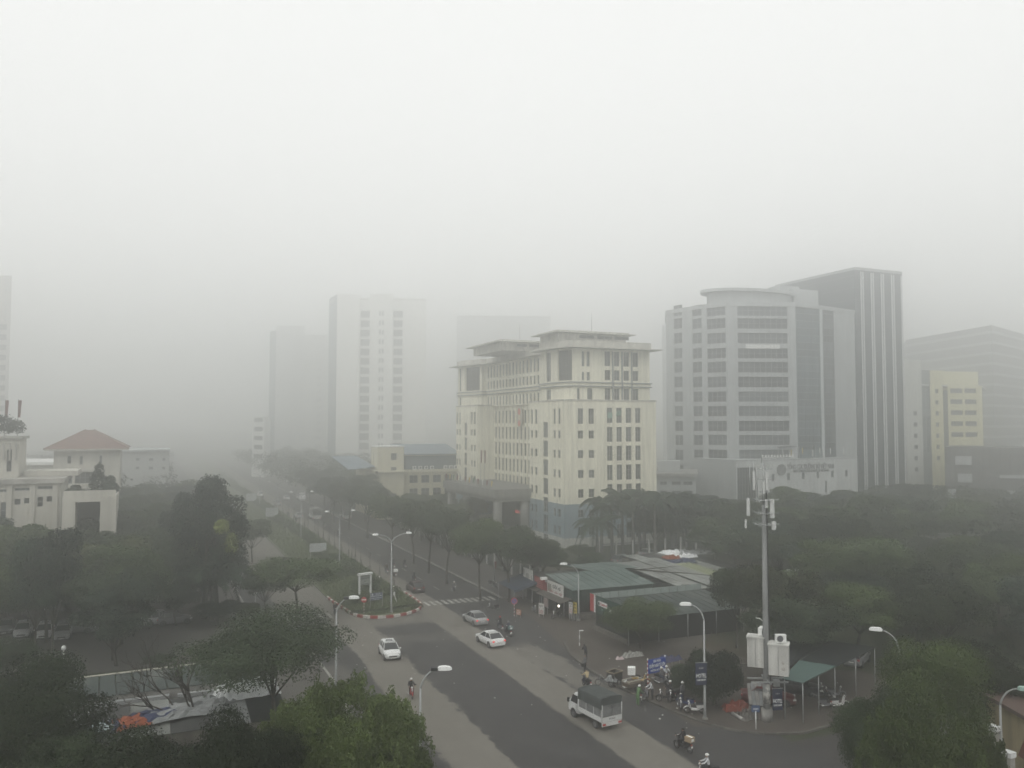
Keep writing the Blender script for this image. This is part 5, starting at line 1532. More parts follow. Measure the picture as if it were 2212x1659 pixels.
def street_lamp(px, pybase, head_px, head_py, label, group='single arm street lamps', kind=LAMPW, neck=True, base=None):
    g = base or G(px, pybase)
    # direction of the arm: level with the ground plane through the head at its own height
    Hh = zat(head_px, head_py, g.x, g.y)
    for _ in range(3):
        q = G(head_px, head_py, Hh); d = Vector((q.x - g.x, q.y - g.y))
        if d.length > 3.2: d = d.normalized() * 2.6
        Hh = zat(head_px, head_py, g.x + d.x, g.y + d.y)
    if d.length < 1.0: d = d.normalized() * 1.6
    t = thing('street_lamp', label, 'street lamp', g, 0, group)
    b = MB(); b.tube([(0, 0, 0), (0, 0, 1.2), (0, 0, Hh - 1.3)], [0.14, 0.11, 0.065], 10)
    b.build('pole', POLE, t)
    MB().cyl((0, 0, 0), 0.24, 0.25, 10).build('base', KERB, t)
    a = MB(); L = d.length; dn = (d.x / L, d.y / L)
    e, dv = arm(a, Hh - 1.35, dn, L * 0.75, 1.2)
    a.build('arm', POLE, t)
    lamp_head(t, e, dv, kind, dark_neck=neck)
    return t
street_lamp(725, 1502, 765, 1288, 'single arm street lamp on the left kerb with its head over the grassy nose')
street_lamp(907, 1715, 962, 1440, 'nearest single arm street lamp, standing beside the bright green tree')
street_lamp(1250, 1341, 1215, 1216, 'single arm street lamp before the green roofed food shop')
street_lamp(1523, 1556, 1481, 1302, 'street lamp on the right kerb that carries the HOTEL banner', neck=False)
street_lamp(1946, 1600, 1890, 1356, 'street lamp rising out of the trees right of the telecom mast', neck=False)
street_lamp(2166, 1720, 2216, 1485, 'street lamp with a greenish head at the right edge', kind=mat('greenish_lamp', (0.3, 0.42, 0.38), 0.5), neck=False)
def double_lamp(px, ybase, ytop, label, x=None, y=None):
    g = G(px, ybase) if x is None else Vector((x, y, 0))
    H_ = zat(px, ytop, g.x, g.y) if x is None else 10.0
    t = thing('double_street_lamp', label, 'street lamp', (g.x, g.y, 0.18), 0, 'two armed street lamps on the median')
    MB().tube([(0, 0, 0), (0, 0, 1.2), (0, 0, H_ - 1.3)], [0.14, 0.11, 0.065], 10).build('pole', POLE, t)
    MB().cyl((0, 0, 0), 0.22, 0.2, 10).build('base', KERB, t)
    for s in (-1, 1):
        a = MB(); e, dv = arm(a, H_ - 1.35, (s, -0.12), 2.0, 1.1); a.build('arm', POLE, t)
        lamp_head(t, e, dv, LAMPW, 0.4, 0.75, False)
double_lamp(845, 1327, 1152, 'nearest two armed street lamp, on the nose of the median')
double_lamp(733, 1227, 1103, 'second two armed street lamp along the median')
for i, s in enumerate((180, 216, 254)):
    double_lamp(0, 0, 0, ['third two armed street lamp along the median', 'fourth two armed street lamp, hazy, on the median', 'fifth two armed street lamp, faint in the fog'][i], 29.2, s)
def globe_lamp(px, yb, yt, label, two=False):
    g = G(px, yb); H_ = zat(px, yt, g.x, g.y)
    t = thing('globe_lamp', label, 'garden lamp', g)
    MB().tube([(0, 0, 0), (0, 0, H_ - 0.2)], [0.07, 0.05], 8).build('pole', M['white'], t)
    MB().ell((0, 0, H_), (0.22, 0.22, 0.26), 10).build('globe', M['white'], t)
    if two: MB().ell((-0.35, 0, H_ - 1.1), (0.2, 0.2, 0.24), 10).build('globe', M['white'], t)
globe_lamp(551, 1320, 1283, 'white globe garden lamp on a leaning white post among the left shrubs')
globe_lamp(136, 1460, 1400, 'pale globe garden lamp with two globes on the lawn', True)
globe_lamp(1262 * 0 + 1182, 1312, 1262, 'white lamp between the red and the white shop boards') if False else None

# ---- telecom mast
g = G(1657, 1560)
mast = thing('telecom_mast', 'tall grey telecom mast with two white equipment cabinets and a crown of antennas', 'mast', g)
def mz(y): return zat(1640, y, g.x, g.y)
ztop_ = mz(1090)
MB().tube([(0, 0, 0), (0, 0, 2.2), (0, 0, ztop_)], [0.30, 0.26, 0.165], 14).build('pole', mat('mast_concrete_grey', (0.19, 0.195, 0.195), 0.85, var=0.15, scale=0.8, streak=0.25), mast)
MB().cyl((0, 0, 0), 0.45, 1.1, 12).build('base', M['concrete'], mast)
MB().tube([(0, 0, ztop_), (0, 0, mz(1000))], [0.10, 0.05], 8).build('top_pole', M['steel'], mast)
CBL = mat('cable_black', (0.03, 0.03, 0.03), 0.7)
MB().tube([(0.30, -0.10, 1.5), (0.26, -0.1, mz(1300)), (0.2, -0.08, ztop_ + 1)], 0.07, 6).tube([(0.40, -0.02, 1.5), (0.34, 0, ztop_)], 0.03, 5).build('feeder_cables', CBL, mast)
rt = Vector((math.cos(YAW), -math.sin(YAW), 0)); fw = Vector((math.sin(YAW), math.cos(YAW), 0))
PAN = mat('antenna_pale_grey', (0.50, 0.51, 0.50), 0.6)
sm_ = FPX / depth_of(g.x, g.y)
def mp(px, py, fwd=0.0):
    """local mast coordinates of a picture point"""
    return rt * ((px - 1648 + (py - 1300) * 0.0) / sm_) + fw * fwd + Vector((0, 0, mz(py)))
def panel(pxc, y0, y1, wpx, fwd, tilt=0.0, name='panel_antenna'):
    a = mp(pxc, y0, fwd); b = mp(pxc, y1, fwd); w_ = wpx / sm_
    MB().box((0, 0, 0), (w_, 0.16, a.z - b.z), 0, -YAW + tilt).build(name, PAN, mast, (a + b) / 2)
for (px, y0, y1, w_, f) in ((1625, 1017, 1057, 4, -.3), (1636, 1010, 1060, 3, .3), (1652, 1018, 1058, 4, -.3), (1659, 1016, 1062, 4, .1), (1645, 1040, 1066, 3, -.4),
                            (1612, 1075, 1113, 6, -.3), (1663, 1077, 1118, 9, -.3), (1610, 1122, 1141, 4, .2), (1666, 1125, 1143, 9, -.3), (1650, 1078, 1096, 5, -.4)):
    panel(px, y0, y1, w_, f)
fb = MB()
for y in (1012, 1035, 1062):
    for a in range(4):
        an = a * math.pi / 2 + 0.5; fb.tube([(0, 0, mz(y)), (math.cos(an) * 0.75, math.sin(an) * 0.75, mz(y))], 0.03, 5)
for y in (1080, 1108, 1132):
    for a in range(3):
        an = a * 2.09 - 0.4; fb.tube([(0, 0, mz(y)), (math.cos(an) * 1.25, math.sin(an) * 1.25, mz(y))], 0.04, 5)
    fb.tube([(math.cos(k * math.pi / 8) * 0.7, math.sin(k * math.pi / 8) * 0.7, mz(y)) for k in range(17)], 0.035, 5)
for px in (1620, 1629, 1636, 1655, 1661):
    fb.tube([mp(px, 1075, 0.2), mp(px, 1008 if px not in (1629,) else 998, 0.2)], 0.03, 5)
fb.tube([mp(1645, 1000), mp(1645, 985)], 0.03, 5)
fb.build('antenna_frame', M['steel'], mast)
CAB = mat('cabinet_white', (0.56, 0.56, 0.53), 0.6, var=0.1, scale=0.8, streak=0.3, dirt=((0.22, 0.19, 0.16), 1.6, 0.62))
def cabinet(pxc, ytop, ybot, wpx, dep, fwd, rz, label):
    g2 = Vector((g.x, g.y, 0)) + rt * ((pxc - 1657) / sm_) + fw * fwd
    z1, z0 = zat(pxc, ytop, g2.x, g2.y), zat(pxc, ybot, g2.x, g2.y)
    w_ = wpx / sm_; lp = g2 - Vector((g.x, g.y, 0)); lp.z = z0
    c = MB().bx(-w_/2, w_/2, -dep/2, dep/2, 0, z1 - z0 - 0.12).build('cabinet', CAB, mast, lp, rz)
    c['label'] = label
    MB().bx(-w_/2 - .06, w_/2 + .06, -dep/2 - .06, dep/2 + .06, z1 - z0 - 0.118, z1 - z0).build('cabinet_lid', CAB, c)
    MB().bx(-0.012, 0.012, -dep/2 - 0.012, -dep/2 - 0.002, 0.1, z1 - z0 - 0.2).bx(-w_/2 - 0.012, -w_/2 - 0.002, -0.012, 0.012, 0.1, z1 - z0 - 0.2).build('door_seam', M['frame_d'], c)
    return c, z1 - z0, w_
c1, h1_, w1_ = cabinet(1678, 1388, 1455, 40, 1.25, -0.75, -YAW - R(22), 'front white cabinet, soiled, carrying the fan unit')
c2, h2_, w2_ = cabinet(1640, 1373, 1438, 34, 1.15, 0.55, -YAW - R(22), 'rear white cabinet left of the pole')
acu = MB().bx(-0.42, 0.42, -0.16, 0.16, 0.05, 0.68).tube([(-0.08, -0.161, 0.36), (-0.08, -0.18, 0.36)], 0.25, 14, 1, False).mesh('cooling_unit', [M['white'], M['frame_d']])
link_mesh('cooling_unit', acu, c1, (0.15, 0, h1_), R(22))
link_mesh('cooling_unit', acu, c2, (0.42, 0.2, h2_), R(80))
pb = MB()
zc_ = mz(1452)
for s in (-0.55, 0.55): pb.box((rt.x * 0.1 + fw.x * s, rt.y * 0.1 + fw.y * s, mz(1468)), (3.0, 0.1, 0.12), 0, -YAW)
pb.box((0, 0, mz(1466)), (0.12, 2.4, 0.12), 0, -YAW); pb.box((rt.x * .8, rt.y * .8, mz(1474)), (0.5, 0.3, 0.5), 0, -YAW)
pb.build('cabinet_bracket', M['steel'], mast)
MB().tube([Vector((0, 0, mz(1345))), rt * -0.5 + Vector((0, 0, mz(1335))), rt * -0.8 + Vector((0, 0, mz(1334)))], 0.03, 5).build('small_lamp_arm', M['white'], mast)
MB().cyl((0, 0, 1.5), 0.30, 1.6, 14, 0).build('torn_poster', mat('torn_paper', (0.45, 0.45, 0.42), 0.9, dirt=((0.19, 0.195, 0.195), 2.5, 0.45)), mast)

# ---- signs
SW = mat('sign_white', (0.62, 0.63, 0.62), 0.6)
def board(name, label, cat, pa, pb_, z0, z1, m, th=0.08):
    """flat sign from ground point pa (left as read) to pb_"""
    d = Vector((pb_[0] - pa[0], pb_[1] - pa[1], 0)); L = d.length; rz = math.atan2(d.y, d.x)
    t = thing(name, label, cat, (pa[0], pa[1], 0), rz)
    MB().bx(0, L, 0, th, z0, z1).build('board', m, t)
    return t, L
def stripes_post(parent, x, y, z1, n=9, r=0.06):
    w_ = z1 / n
    for k in range(n):
        MB().cyl((0, 0, k * w_), r, w_, 8).build('post_band', KR if k % 2 else SW, parent, (x, y, 0))
a = G(1401, 1484); zt1_ = zat(1399, 1423, a.x, a.y); zb1 = zat(1400, 1468, a.x, a.y)
b_ = G(1438, 1416, zt1_)
ds, L = board('district_sign', 'blue district name sign on two red and white banded posts', 'sign', a, b_, zat(1401, 1456, a.x, a.y), zt1_ - 0.12, M['bluesign'])
stripes_post(ds, 0, 0.1, zt1_, 13); stripes_post(ds, L, 0.1, zt1_, 13)
zz0, zz1 = zat(1401, 1456, a.x, a.y), zt1_ - 0.12
hh_ = zz1 - zz0
put_text('ĐỊA PHẬN', hh_ * .22, SW, ds, (L / 2, -0.01, zz0 + hh_ * .83), 0, 0, 0.01, L * .42)
put_text('QUẬN NAM TỪ LIÊM', hh_ * .34, SW, ds, (L / 2, -0.01, zz0 + hh_ * .50), 0, 0, 0.01, L * .9)
put_text('PHƯỜNG MỸ ĐÌNH 2', hh_ * .2, SW, ds, (L / 2, -0.01, zz0 + hh_ * .17), 0, 0, 0.01, L * .74)
# HOTEL banners
HB = mat('navy_banner', (0.018, 0.024, 0.055), 0.7)
def hotel(px, pyc, x, y, w_, h_, label, group=None):
    zc = zat(px, pyc, x, y)
    t = thing('hotel_banner', label, 'banner', (x, y, zc), -YAW + R(8))
    MB().bx(-w_/2, w_/2, 0, 0.05, -h_/2, h_/2).build('board', HB, t)
    MB().bx(-w_/2, w_/2 + 0.1, 0.051, 0.09, h_/2, h_/2 + 0.04).build('bracket', M['steel'], t)
    put_text('HOTEL', h_ * .25, SW, t, (0, -0.008, -h_ * .08), 0, 0, 0.006, w_ * .9)
    put_text('NAM KHANH', h_ * .12, SW, t, (0, -0.008, -h_ * .27), 0, 0, 0.006, w_ * .8)
    put_text('★ ★ ★', h_ * .1, SW, t, (0, -0.008, h_ * .27), 0, 0, 0.006, w_ * .4, False)
lg = G(1523, 1556)
hotel(1512, 1456, lg.x - 0.42, lg.y - 0.12, 0.95, 1.75, 'navy HOTEL banner fixed to the left side of the kerb lamp post')
hotel(1667, 1510, g.x + 0.75, g.y - 0.42, 0.85, 1.7, 'navy HOTEL banner on the foot of the telecom mast')
# small blue sign on a white post
q = G(1633, 1578)
t = thing('small_blue_sign', 'small blue sign plate on a thin white post at the street corner', 'sign', q, -YAW)
hz_ = zat(1633, 1524, q.x, q.y)
MB().tube([(0, 0, 0), (0, 0, hz_ - 0.4)], 0.05, 8).build('post', SW, t)
MB().bx(-0.32, 0.32, -0.03, 0.03, hz_ - 0.5, hz_).build('plate', mat('dull_blue', (0.05, 0.085, 0.17), 0.7), t)
MB().bx(-0.2, 0.2, -0.036, -0.031, hz_ - 0.3, hz_ - 0.22).build('plate_stripe', SW, t)
# no entry
q = Vector((on_s(789.5, 105.0), 105.0, 0.2))
t = thing('no_entry_sign', 'round red no entry sign on a red and white post at the median nose', 'traffic sign', q, -YAW)
zs = zat(788, 1278 + 89 * 0 + 82, q.x, q.y)
zc = zat(788, 1361 * 0 + (2240 + 1120 * 240 / 2212) * 2212 / 4032, q.x, q.y) - 0.2
stripes_post(t, 0, 0.05, zc, 9, 0.045)
MB().tube([(0, 0, zc), (0, -0.03, zc)], 0.36, 20, 0, False).build('disc', M['red'], t)
MB().bx(-0.27, 0.27, -0.045, -0.032, zc - 0.07, zc + 0.07).build('bar', SW, t)
# blue sign on the nose
xa_ = on_s((1380 + 790 * 240 / 2212) * 2212 / 4032, 107.0)
pa_ = Vector((xa_, 107.0, 0)); xb_ = on_s((1380 + 1200 * 240 / 2212) * 2212 / 4032, 107.3)
ztA = zat(830, (2240 + 880 * 240 / 2212) * 2212 / 4032, xa_, 107); zbA = zat(830, (2240 + 1140 * 240 / 2212) * 2212 / 4032, xa_, 107)
t, L = board('direction_sign', 'blue street sign with a white emblem and four text lines on the median nose', 'sign', pa_, (xb_, 107.3), zbA, ztA, mat('dusty_navy', (0.035, 0.055, 0.12), 0.7))
for x in (-0.05, L + 0.05): MB().tube([(x, 0.05, 0), (x, 0.05, ztA + 0.05)], 0.04, 6).build('post', M['steel'], t)
hh_ = ztA - zbA
MB().tube([(L * .13, -0.001, zbA + hh_ * .8), (L * .13, -0.02, zbA + hh_ * .8)], hh_ * .14, 4, 0, False).build('sign_emblem', SW, t)
for (tx, zz_, w_, s_) in (('TỔNG CỤC', .8, .45, .2), ('ĐƯỜNG BỘ VIỆT NAM', .55, .9, .2), ('TRUNG TÂM ĐIỀU HÀNH', .28, .92, .13), ('HÀ NỘI', .08, .5, .1)):
    put_text(tx, hh_ * s_, SW, t, (L * (.62 if zz_ > .7 else .5), -0.01, zbA + hh_ * zz_), 0, 0, 0.008, L * w_)
# white framed notice board
YN = 112.0
xa_, xb_ = on_s((1380 + 385 * 240 / 2212) * 2212 / 4032, YN), on_s((1380 + 775 * 240 / 2212) * 2212 / 4032, YN + 0.6)
zN1 = zat(790, (2240 + 240 * 240 / 2212) * 2212 / 4032, xa_, YN); zN0 = zat(790, (2240 + 740 * 240 / 2212) * 2212 / 4032, xa_, YN)
t, L = board('notice_board', 'white framed upright notice board with a grey panel on the median', 'notice board', (xa_, YN), (xb_, YN + 0.6), zN0 + 0.5, zN1 - 0.1, mat('grey_green_panel', (0.26, 0.28, 0.26), 0.7))
for x in (-0.02, L + 0.02): MB().bx(x - 0.09, x + 0.09, -0.1, 0.15, 0.1, zN1).build('upright', SW, t)
MB().bx(-0.22, L + 0.22, -0.2, 0.3, zN1, zN1 + 0.26).build('top_beam', SW, t)
for (f, w_) in ((.72, .8), (.5, .1), (.3, .7)):
    MB().bx(L * (.5 - w_ / 2), L * (.5 + w_ / 2), -0.012, -0.002, zN0 + (zN1 - zN0) * f, zN0 + (zN1 - zN0) * f + 0.12).build('printed_line', M['frame_d'], t)
# far panels standing on the median
for i, s in enumerate((152, 215, 262)):
    t = thing('median_board', ['pale panel standing on the median beyond the notice board', 'second pale panel on the median, hazier', 'third pale panel on the median, faint in fog'][i], 'sign', (26.2, s, 0.2))
    MB().bx(0, 3.0, -0.06, 0.06, 1.1, 3.3 if i else 2.6).build('board', GREYW, t)
    for x in (0.2, 2.8): MB().bx(x - .06, x + .06, -.05, .05, 0, 1.1).build('post', M['steel'], t)
# lighting spot on the nose
q = Vector((on_s(857, 106), 111, 0.2))
t = thing('spotlight', 'small white floodlight on a slanting white stalk on the median nose', 'floodlight', (on_s(856, 109), 109, 0.2), -YAW)
MB().tube([(0.25, 0, 0.2), (-0.1, 0, 1.2)], 0.05, 6).build('stalk', SW, t)
MB().box((-0.12, 0, 1.35), (0.22, 0.2, 0.4)).build('lamp_housing', SW, t)
# no parking sign
q = G(1098 + 5, 1312)
q = Vector((q.x, q.y, 0))
q = G((1800 + 552 * .4069) * 2212 / 4032, (2050 + 925 * .4069) * 2212 / 4032)
t = thing('no_parking_sign', 'round blue and red no parking sign on a red and white post by the forecourt', 'traffic sign', q, -YAW)
zc = zat(1108, (2050 + 778 * .4069) * 2212 / 4032, q.x, q.y)
stripes_post(t, 0, 0.04, zc, 9, 0.045)
MB().tube([(0, 0, zc), (0, -0.02, zc)], 0.42, 20, 0, False).build('disc_rim', M['red'], t)
MB().tube([(0, -0.021, zc), (0, -0.03, zc)], 0.31, 20, 0, False).build('disc', mat('road_sign_blue', (0.04, 0.09, 0.28), 0.6), t)
MB().box((0, -0.036, zc), (0.66, 0.01, 0.07), 0, 0, Matrix.Rotation(R(45), 3, 'Y')).build('bar', M['red'], t)
# white marker post on the corner
q = G((1800 + 1185 * .4069) * 2212 / 4032, (2050 + 1220 * .4069) * 2212 / 4032)
t = thing('marker_post', 'short white and dark marker post with a small top plate on the bare corner', 'post', q, -YAW)
for k in range(4): MB().cyl((0, 0, k * 0.42), 0.06, 0.42, 8).build('post_band', SW if k % 2 == 0 else M['steel'], t)
MB().bx(-0.05, 0.42, -0.05, 0.05, 1.7, 1.78).build('top_plate', SW, t)
# fence of the office compound
FW = mat('fence_post_white', (0.42, 0.42, 0.40), 0.8)
fence = thing('compound_fence', 'iron fence with pale posts between the street trees and the office compound', 'fence', (53.6, 106, 0))
fpm = MB().bx(-0.14, 0.14, -0.14, 0.14, 0, 2.6).bx(-0.2, 0.2, -0.2, 0.2, 2.6, 2.75).mesh('fence_post', FW)
frm = MB().bx(-0.02, 0.02, 0.14, 3.46, 0.35, 0.42).bx(-0.02, 0.02, 0.14, 3.46, 1.95, 2.02)
for k in range(20): frm.bx(-0.012, 0.012, 0.25 + k * 0.165, 0.275 + k * 0.165, 0.1, 2.25)
frm = frm.mesh('rail_panel', M['frame_d'])
for k in range(26):
    link_mesh('fence_post', fpm, fence, (0, k * 3.6, 0))
    if k < 25: link_mesh('rail_panel', frm, fence, (0, k * 3.6, 0))
fence2 = thing('rear_fence', 'tall pale post fence behind the palms right of the office building', 'fence', (72, 128, 0))
fpm2 = MB().bx(-0.12, 0.12, -0.12, 0.12, 0, 3.6).mesh('fence_post', FW)
frm2 = MB().bx(0.12, 3.28, -0.03, 0.03, 0.4, 0.5).bx(0.12, 3.28, -0.03, 0.03, 3.1, 3.2)
for k in range(14): frm2.bx(0.3 + k * .22, .33 + k * .22, -.015, .015, .1, 3.4)
frm2 = frm2.mesh('rail_panel', M['frame_d'])
for k in range(11):
    link_mesh('fence_post', fpm2, fence2, (k * 3.4, 0, 0))
    if k < 10: link_mesh('rail_panel', frm2, fence2, (k * 3.4, 0, 0))
# gate piers at the lower right
for (px, yt, yb, wpx, lab) in ((2150, 1568, 1720, 20, 'pale gate pier with a moulded cap near the right edge'), (2184, 1624, 1790, 20, 'white gate pier below the red tiled porch at the right edge')):
    q = G(px, yb); H_ = zat(px, yt, q.x, q.y); w_ = wpx * depth_of(q.x, q.y) / FPX
    t = thing('gate_pier', lab, 'pier', q, -YAW + 0.5)
    MB().bx(-w_/2*.8, w_/2*.8, -w_/2*.8, w_/2*.8, 0, H_ - 0.3).build('shaft', mat('pier_stucco', (0.34, 0.33, 0.30), 0.9, streak=0.3, var=0.1), t)
    MB().bx(-w_/2, w_/2, -w_/2, w_/2, H_ - 0.3, H_).build('pier_cap', SW, t)
q = G(2250, 1740)
t = thing('gate_house', 'ochre gate house with a small red tiled roof cut by the right edge', 'gate house', q, -YAW)
H_ = zat(2205, 1552, q.x, q.y)
MB().bx(-0.5, 5, 0.5, 5, 0, H_).build('wall', mat('ochre_render', (0.36, 0.31, 0.19), 0.9, streak=0.3), t)
MB().bx(-0.8, 5.3, 0.2, 5.3, H_, H_ + 0.25).build('cornice', mat('dull_brown', (0.1, 0.07, 0.06), 0.9), t)
zr0 = zat(2190, 1628, q.x, q.y); zr1 = zat(2200, 1600, q.x, q.y)
rb__ = MB().face([(-1.3, -1.3, zr0), (1.2, -1.3, zr0), (1.2, 0.49, zr1 + .3), (-0.6, 0.49, zr1 + .3)]).face([(-1.3, -1.3, zr0), (-0.6, 0.49, zr1 + .3), (-1.1, 0.49, zr0)])
rb__.build('tiled_roof', mat('dark_red_tiles', (0.13, 0.045, 0.035), 0.9, var=0.3, scale=4), t)
for k in range(8): MB().tube([(-1.2 + k * .32, -1.28, zr0 + .03), (-0.6 + k * .25, 0.45, zr1 + .33)], 0.04, 5).build('tile_rib', MATS['dark_red_tiles'], t)
# ================================================================== SHOPS, SHEDS, SHELTERS
SG = mat('green_roof_sheet', (0.052, 0.064, 0.060), 0.85, var=0.12, scale=0.7, dirt=((0.10, 0.11, 0.10), 0.35, 0.52))
SGL = mat('light_green_roof_sheet', (0.082, 0.115, 0.105), 0.75, var=0.12, scale=0.6, dirt=((0.13, 0.16, 0.15), 0.3, 0.5))
SGW = mat('green_wall_sheet', (0.022, 0.042, 0.036), 0.75, var=0.2, scale=0.8)
SGY = mat('grey_roof_sheet', (0.20, 0.21, 0.195), 0.8, var=0.25, scale=0.35, dirt=((0.09, 0.09, 0.08), 0.25, 0.55))
SGX = mat('ochre_green_sheet', (0.20, 0.22, 0.13), 0.8, var=0.2, scale=0.4)
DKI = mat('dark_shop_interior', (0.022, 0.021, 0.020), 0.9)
BRICKY = mat('soiled_wall', (0.13, 0.12, 0.105), 0.95, var=0.3, scale=0.8, streak=0.3)
def ribbed(par, c00, c10, c11, c01, m, name='roof_sheet', width=1.05, rib=True):
    """sheet roof laid in separate sheets; c00-c10 is the eave, c01-c11 the ridge"""
    c00, c10, c11, c01 = map(Vector, (c00, c10, c11, c01))
    n = max(2, int((c10 - c00).length / width))
    for k in range(n):
        f0, f1 = k / n + 0.004, (k + 1) / n - 0.004
        dz = Vector((0, 0, 0.012 * (k % 2)))
        a, b = c00.lerp(c10, f0) + dz, c00.lerp(c10, f1) + dz
        d, c = c01.lerp(c11, f0) + dz, c01.lerp(c11, f1) + dz
        mb = MB(); th = Vector((0, 0, 0.04))
        mb.face([a, b, c, d]); mb.face([d - th, c - th, b - th, a - th]); mb.face([a - th, b - th, b, a]); mb.face([b - th, c - th, c, b]); mb.face([d - th, a - th, a, d])
        if rib:
            for (p, q) in ((a, d), (a.lerp(b, .5), d.lerp(c, .5))):
                u = (b - a).normalized() * 0.035
                mb.face([p - u, p + u, q + u + Vector((0, 0, 0.05)), q - u + Vector((0, 0, 0.05))])
        mb.build(name, m, par)
    return n
# -- food shop with the green roof
X0, Y0, Z0 = 48.1, 92.1, 3.7
sh = thing('food_shop', 'single storey food shop with a broad green sheet roof and dark green side walls', 'shop', (X0, Y0, 0))
ribbed(sh, (-0.4, -0.5, Z0), (11.6, -0.5, Z0), (11.6, 7.2, Z0 + .75), (-0.4, 7.2, Z0 + .75), SGL)
ribbed(sh, (6.5, 7.25, Z0 + .72), (14.2, 7.25, Z0 + .72), (14.2, 15.5, Z0 + .2), (6.5, 15.5, Z0 + .2), SGL)
MB().bx(-0.2, 11.4, -0.3, -0.2, 2.35, 3.66).build('side_sheeting', SGW, sh)
MB().bx(-0.3, -0.2, -0.3, 7.1, 2.45, 3.66).build('front_sheeting', SGW, sh)
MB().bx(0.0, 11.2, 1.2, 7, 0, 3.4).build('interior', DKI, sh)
MB().bx(0.2, 11.2, -0.15, 1.1, 0, 0.55).build('low_wall', BRICKY, sh)
for x in (0, 3.8, 7.6, 11.1): MB().bx(x, x + .14, -0.16, -0.02, 0, 2.35).build('post', M['steel'], sh)
for y in (2.3, 4.8, 7.0): MB().bx(-0.14, 0, y, y + .14, 0, 2.45).build('post', M['steel'], sh)
ribbed(sh, (-1.9, 7.0, 2.2), (-1.9, -0.3, 2.2), (-0.25, -0.3, 2.6), (-0.25, 7.0, 2.6), mat('brown_awning_sheet', (0.075, 0.068, 0.06), 0.9, var=0.2), 'awning_sheet', 1.2)
SGNW = mat('sign_board_white', (0.50, 0.50, 0.47), 0.7, var=0.08, scale=1)
SR = mat('sign_red', (0.20, 0.035, 0.035), 0.7, var=0.1)
SRT = mat('sign_text_red', (0.26, 0.04, 0.05), 0.7)
SK = mat('sign_text_dark', (0.04, 0.04, 0.045), 0.7)
def faceboard(x, yl, yr, z0, z1, m, label, cat='sign', name='shop_sign', tilt=0.0):
    """board facing the road (towards -X); yl is the left end as read (far), yr the right end (near)"""
    t = thing(name, label, cat, (x, yl, z0), R(-90))
    L = yl - yr
    MB().bx(0, L, 0, 0.08, 0, z1 - z0).build('board', m, t)
    if tilt: t.rotation_euler = (R(0), 0, R(-90))
    return t, L
t, L = faceboard(47.35, 97.9, 93.4, 2.45, 4.0, SGNW, 'white food shop sign with dark script and red words below the green roof')
put_text('Gỏi cá', .62, SK, t, (L * .60, -.01, .98), 0, 0, .01, L * .5)
put_text('LẨU  GÀ  VỊT', .34, SRT, t, (L * .55, -.01, .33), 0, 0, .01, L * .8)
MB().bx(L * .04, L * .26, -.012, -.002, .2, 1.2).build('dish_picture', mat('dull_print', (.2, .2, .17), .8, var=.4, scale=6), t)
t, L = faceboard(47.35, 101.9, 98.1, 2.3, 3.9, SR, 'faded red shop sign with pale text lines between the white boards')
for k in range(5):
    put_text(['PHÒNG KHÁM', 'NHA KHOA', 'CHỈNH NHA', 'TRỒNG RĂNG', 'GIÁ TỐT'][k], .17, mat('faded_pink', (.42, .24, .22), .8), t, (L * .42, -.01, 1.35 - k * .26), 0, 0, .008, L * (.6 - .05 * (k % 2)), False)
t, L = faceboard(47.2, 105.2, 102.2, 2.6, 4.5, SGNW, 'white advertising board with faint grey print, leftmost of the shop boards')
MB().bx(L * .3, L * .62, -.012, -.002, .55, 1.3).bx(L * .85, L * .97, -.012, -.002, .3, 1.2).bx(L * .05, L * .15, -.012, -.002, .9, 1.7).build('faint_print', mat('faint_grey_print', (.30, .30, .28), .8), t)
sh2 = thing('corner_shop', 'dark open fronted shop with a brown awning beneath the red and white boards', 'shop', (48.1, 99.6, 0))
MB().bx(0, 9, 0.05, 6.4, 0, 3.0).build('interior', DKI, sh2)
ribbed(sh2, (-1.6, 6.4, 2.25), (-1.6, 0.0, 2.25), (-0.7, 0.0, 2.5), (-0.7, 6.4, 2.5), MATS['brown_awning_sheet'], 'awning_sheet', 1.2)
ribbed(sh2, (-0.2, -0.1 + 0.2, 3.1), (8.6, 0.1, 3.1), (8.6, 6.4, 3.5), (-0.2, 6.4, 3.5), mat('dark_roof_sheet', (0.05, 0.052, 0.05), 0.85, var=.2), 'roof_sheet')
for y in (0.2, 3.2, 6.2): MB().bx(-0.7, -0.58, y, y + .12, 0, 2.4).build('post', M['steel'], sh2)
lw = thing('flood_lamp', 'white flood lamp on the front edge between the red and white shop signs', 'lamp', (47.2, 98.0, 4.05))
MB().bx(-0.7, 0.1, -0.25, 0.25, 0, 0.28).build('housing', M['white'], lw); MB().bx(-0.1, 0.1, -0.1, 0.1, -0.35, 0).build('bracket', M['steel'], lw)
# -- blue awning
aw = thing('blue_awning', 'dusty blue tarpaulin awning on thin poles beside the street tree', 'awning', (44.9, 101.0, 0))
BLT = mat('dusty_blue_tarp', (0.045, 0.058, 0.082), 0.85, var=0.15, scale=0.8)
MB().face([(-0.9, 0, 2.3), (3.0, 0, 3.3), (3.0, 5.6, 3.5), (-0.9, 5.6, 2.4)]).face([(-0.9, 5.6, 2.36), (3.0, 5.6, 3.46), (3.0, 0, 3.26), (-0.9, 0, 2.26)]).face([(-0.9, 0, 2.0), (3.0, 0, 3.0), (3.0, 0, 3.3), (-0.9, 0, 2.3)]).build('tarpaulin', BLT, aw)
for (x, y, z_) in ((-.85, .1, 2.3), (-.85, 5.5, 2.35), (2.9, .1, 3.2), (2.9, 5.5, 3.4)): MB().tube([(x, y, 0), (x, y, z_)], .035, 6).build('pole', M['steel'], aw)
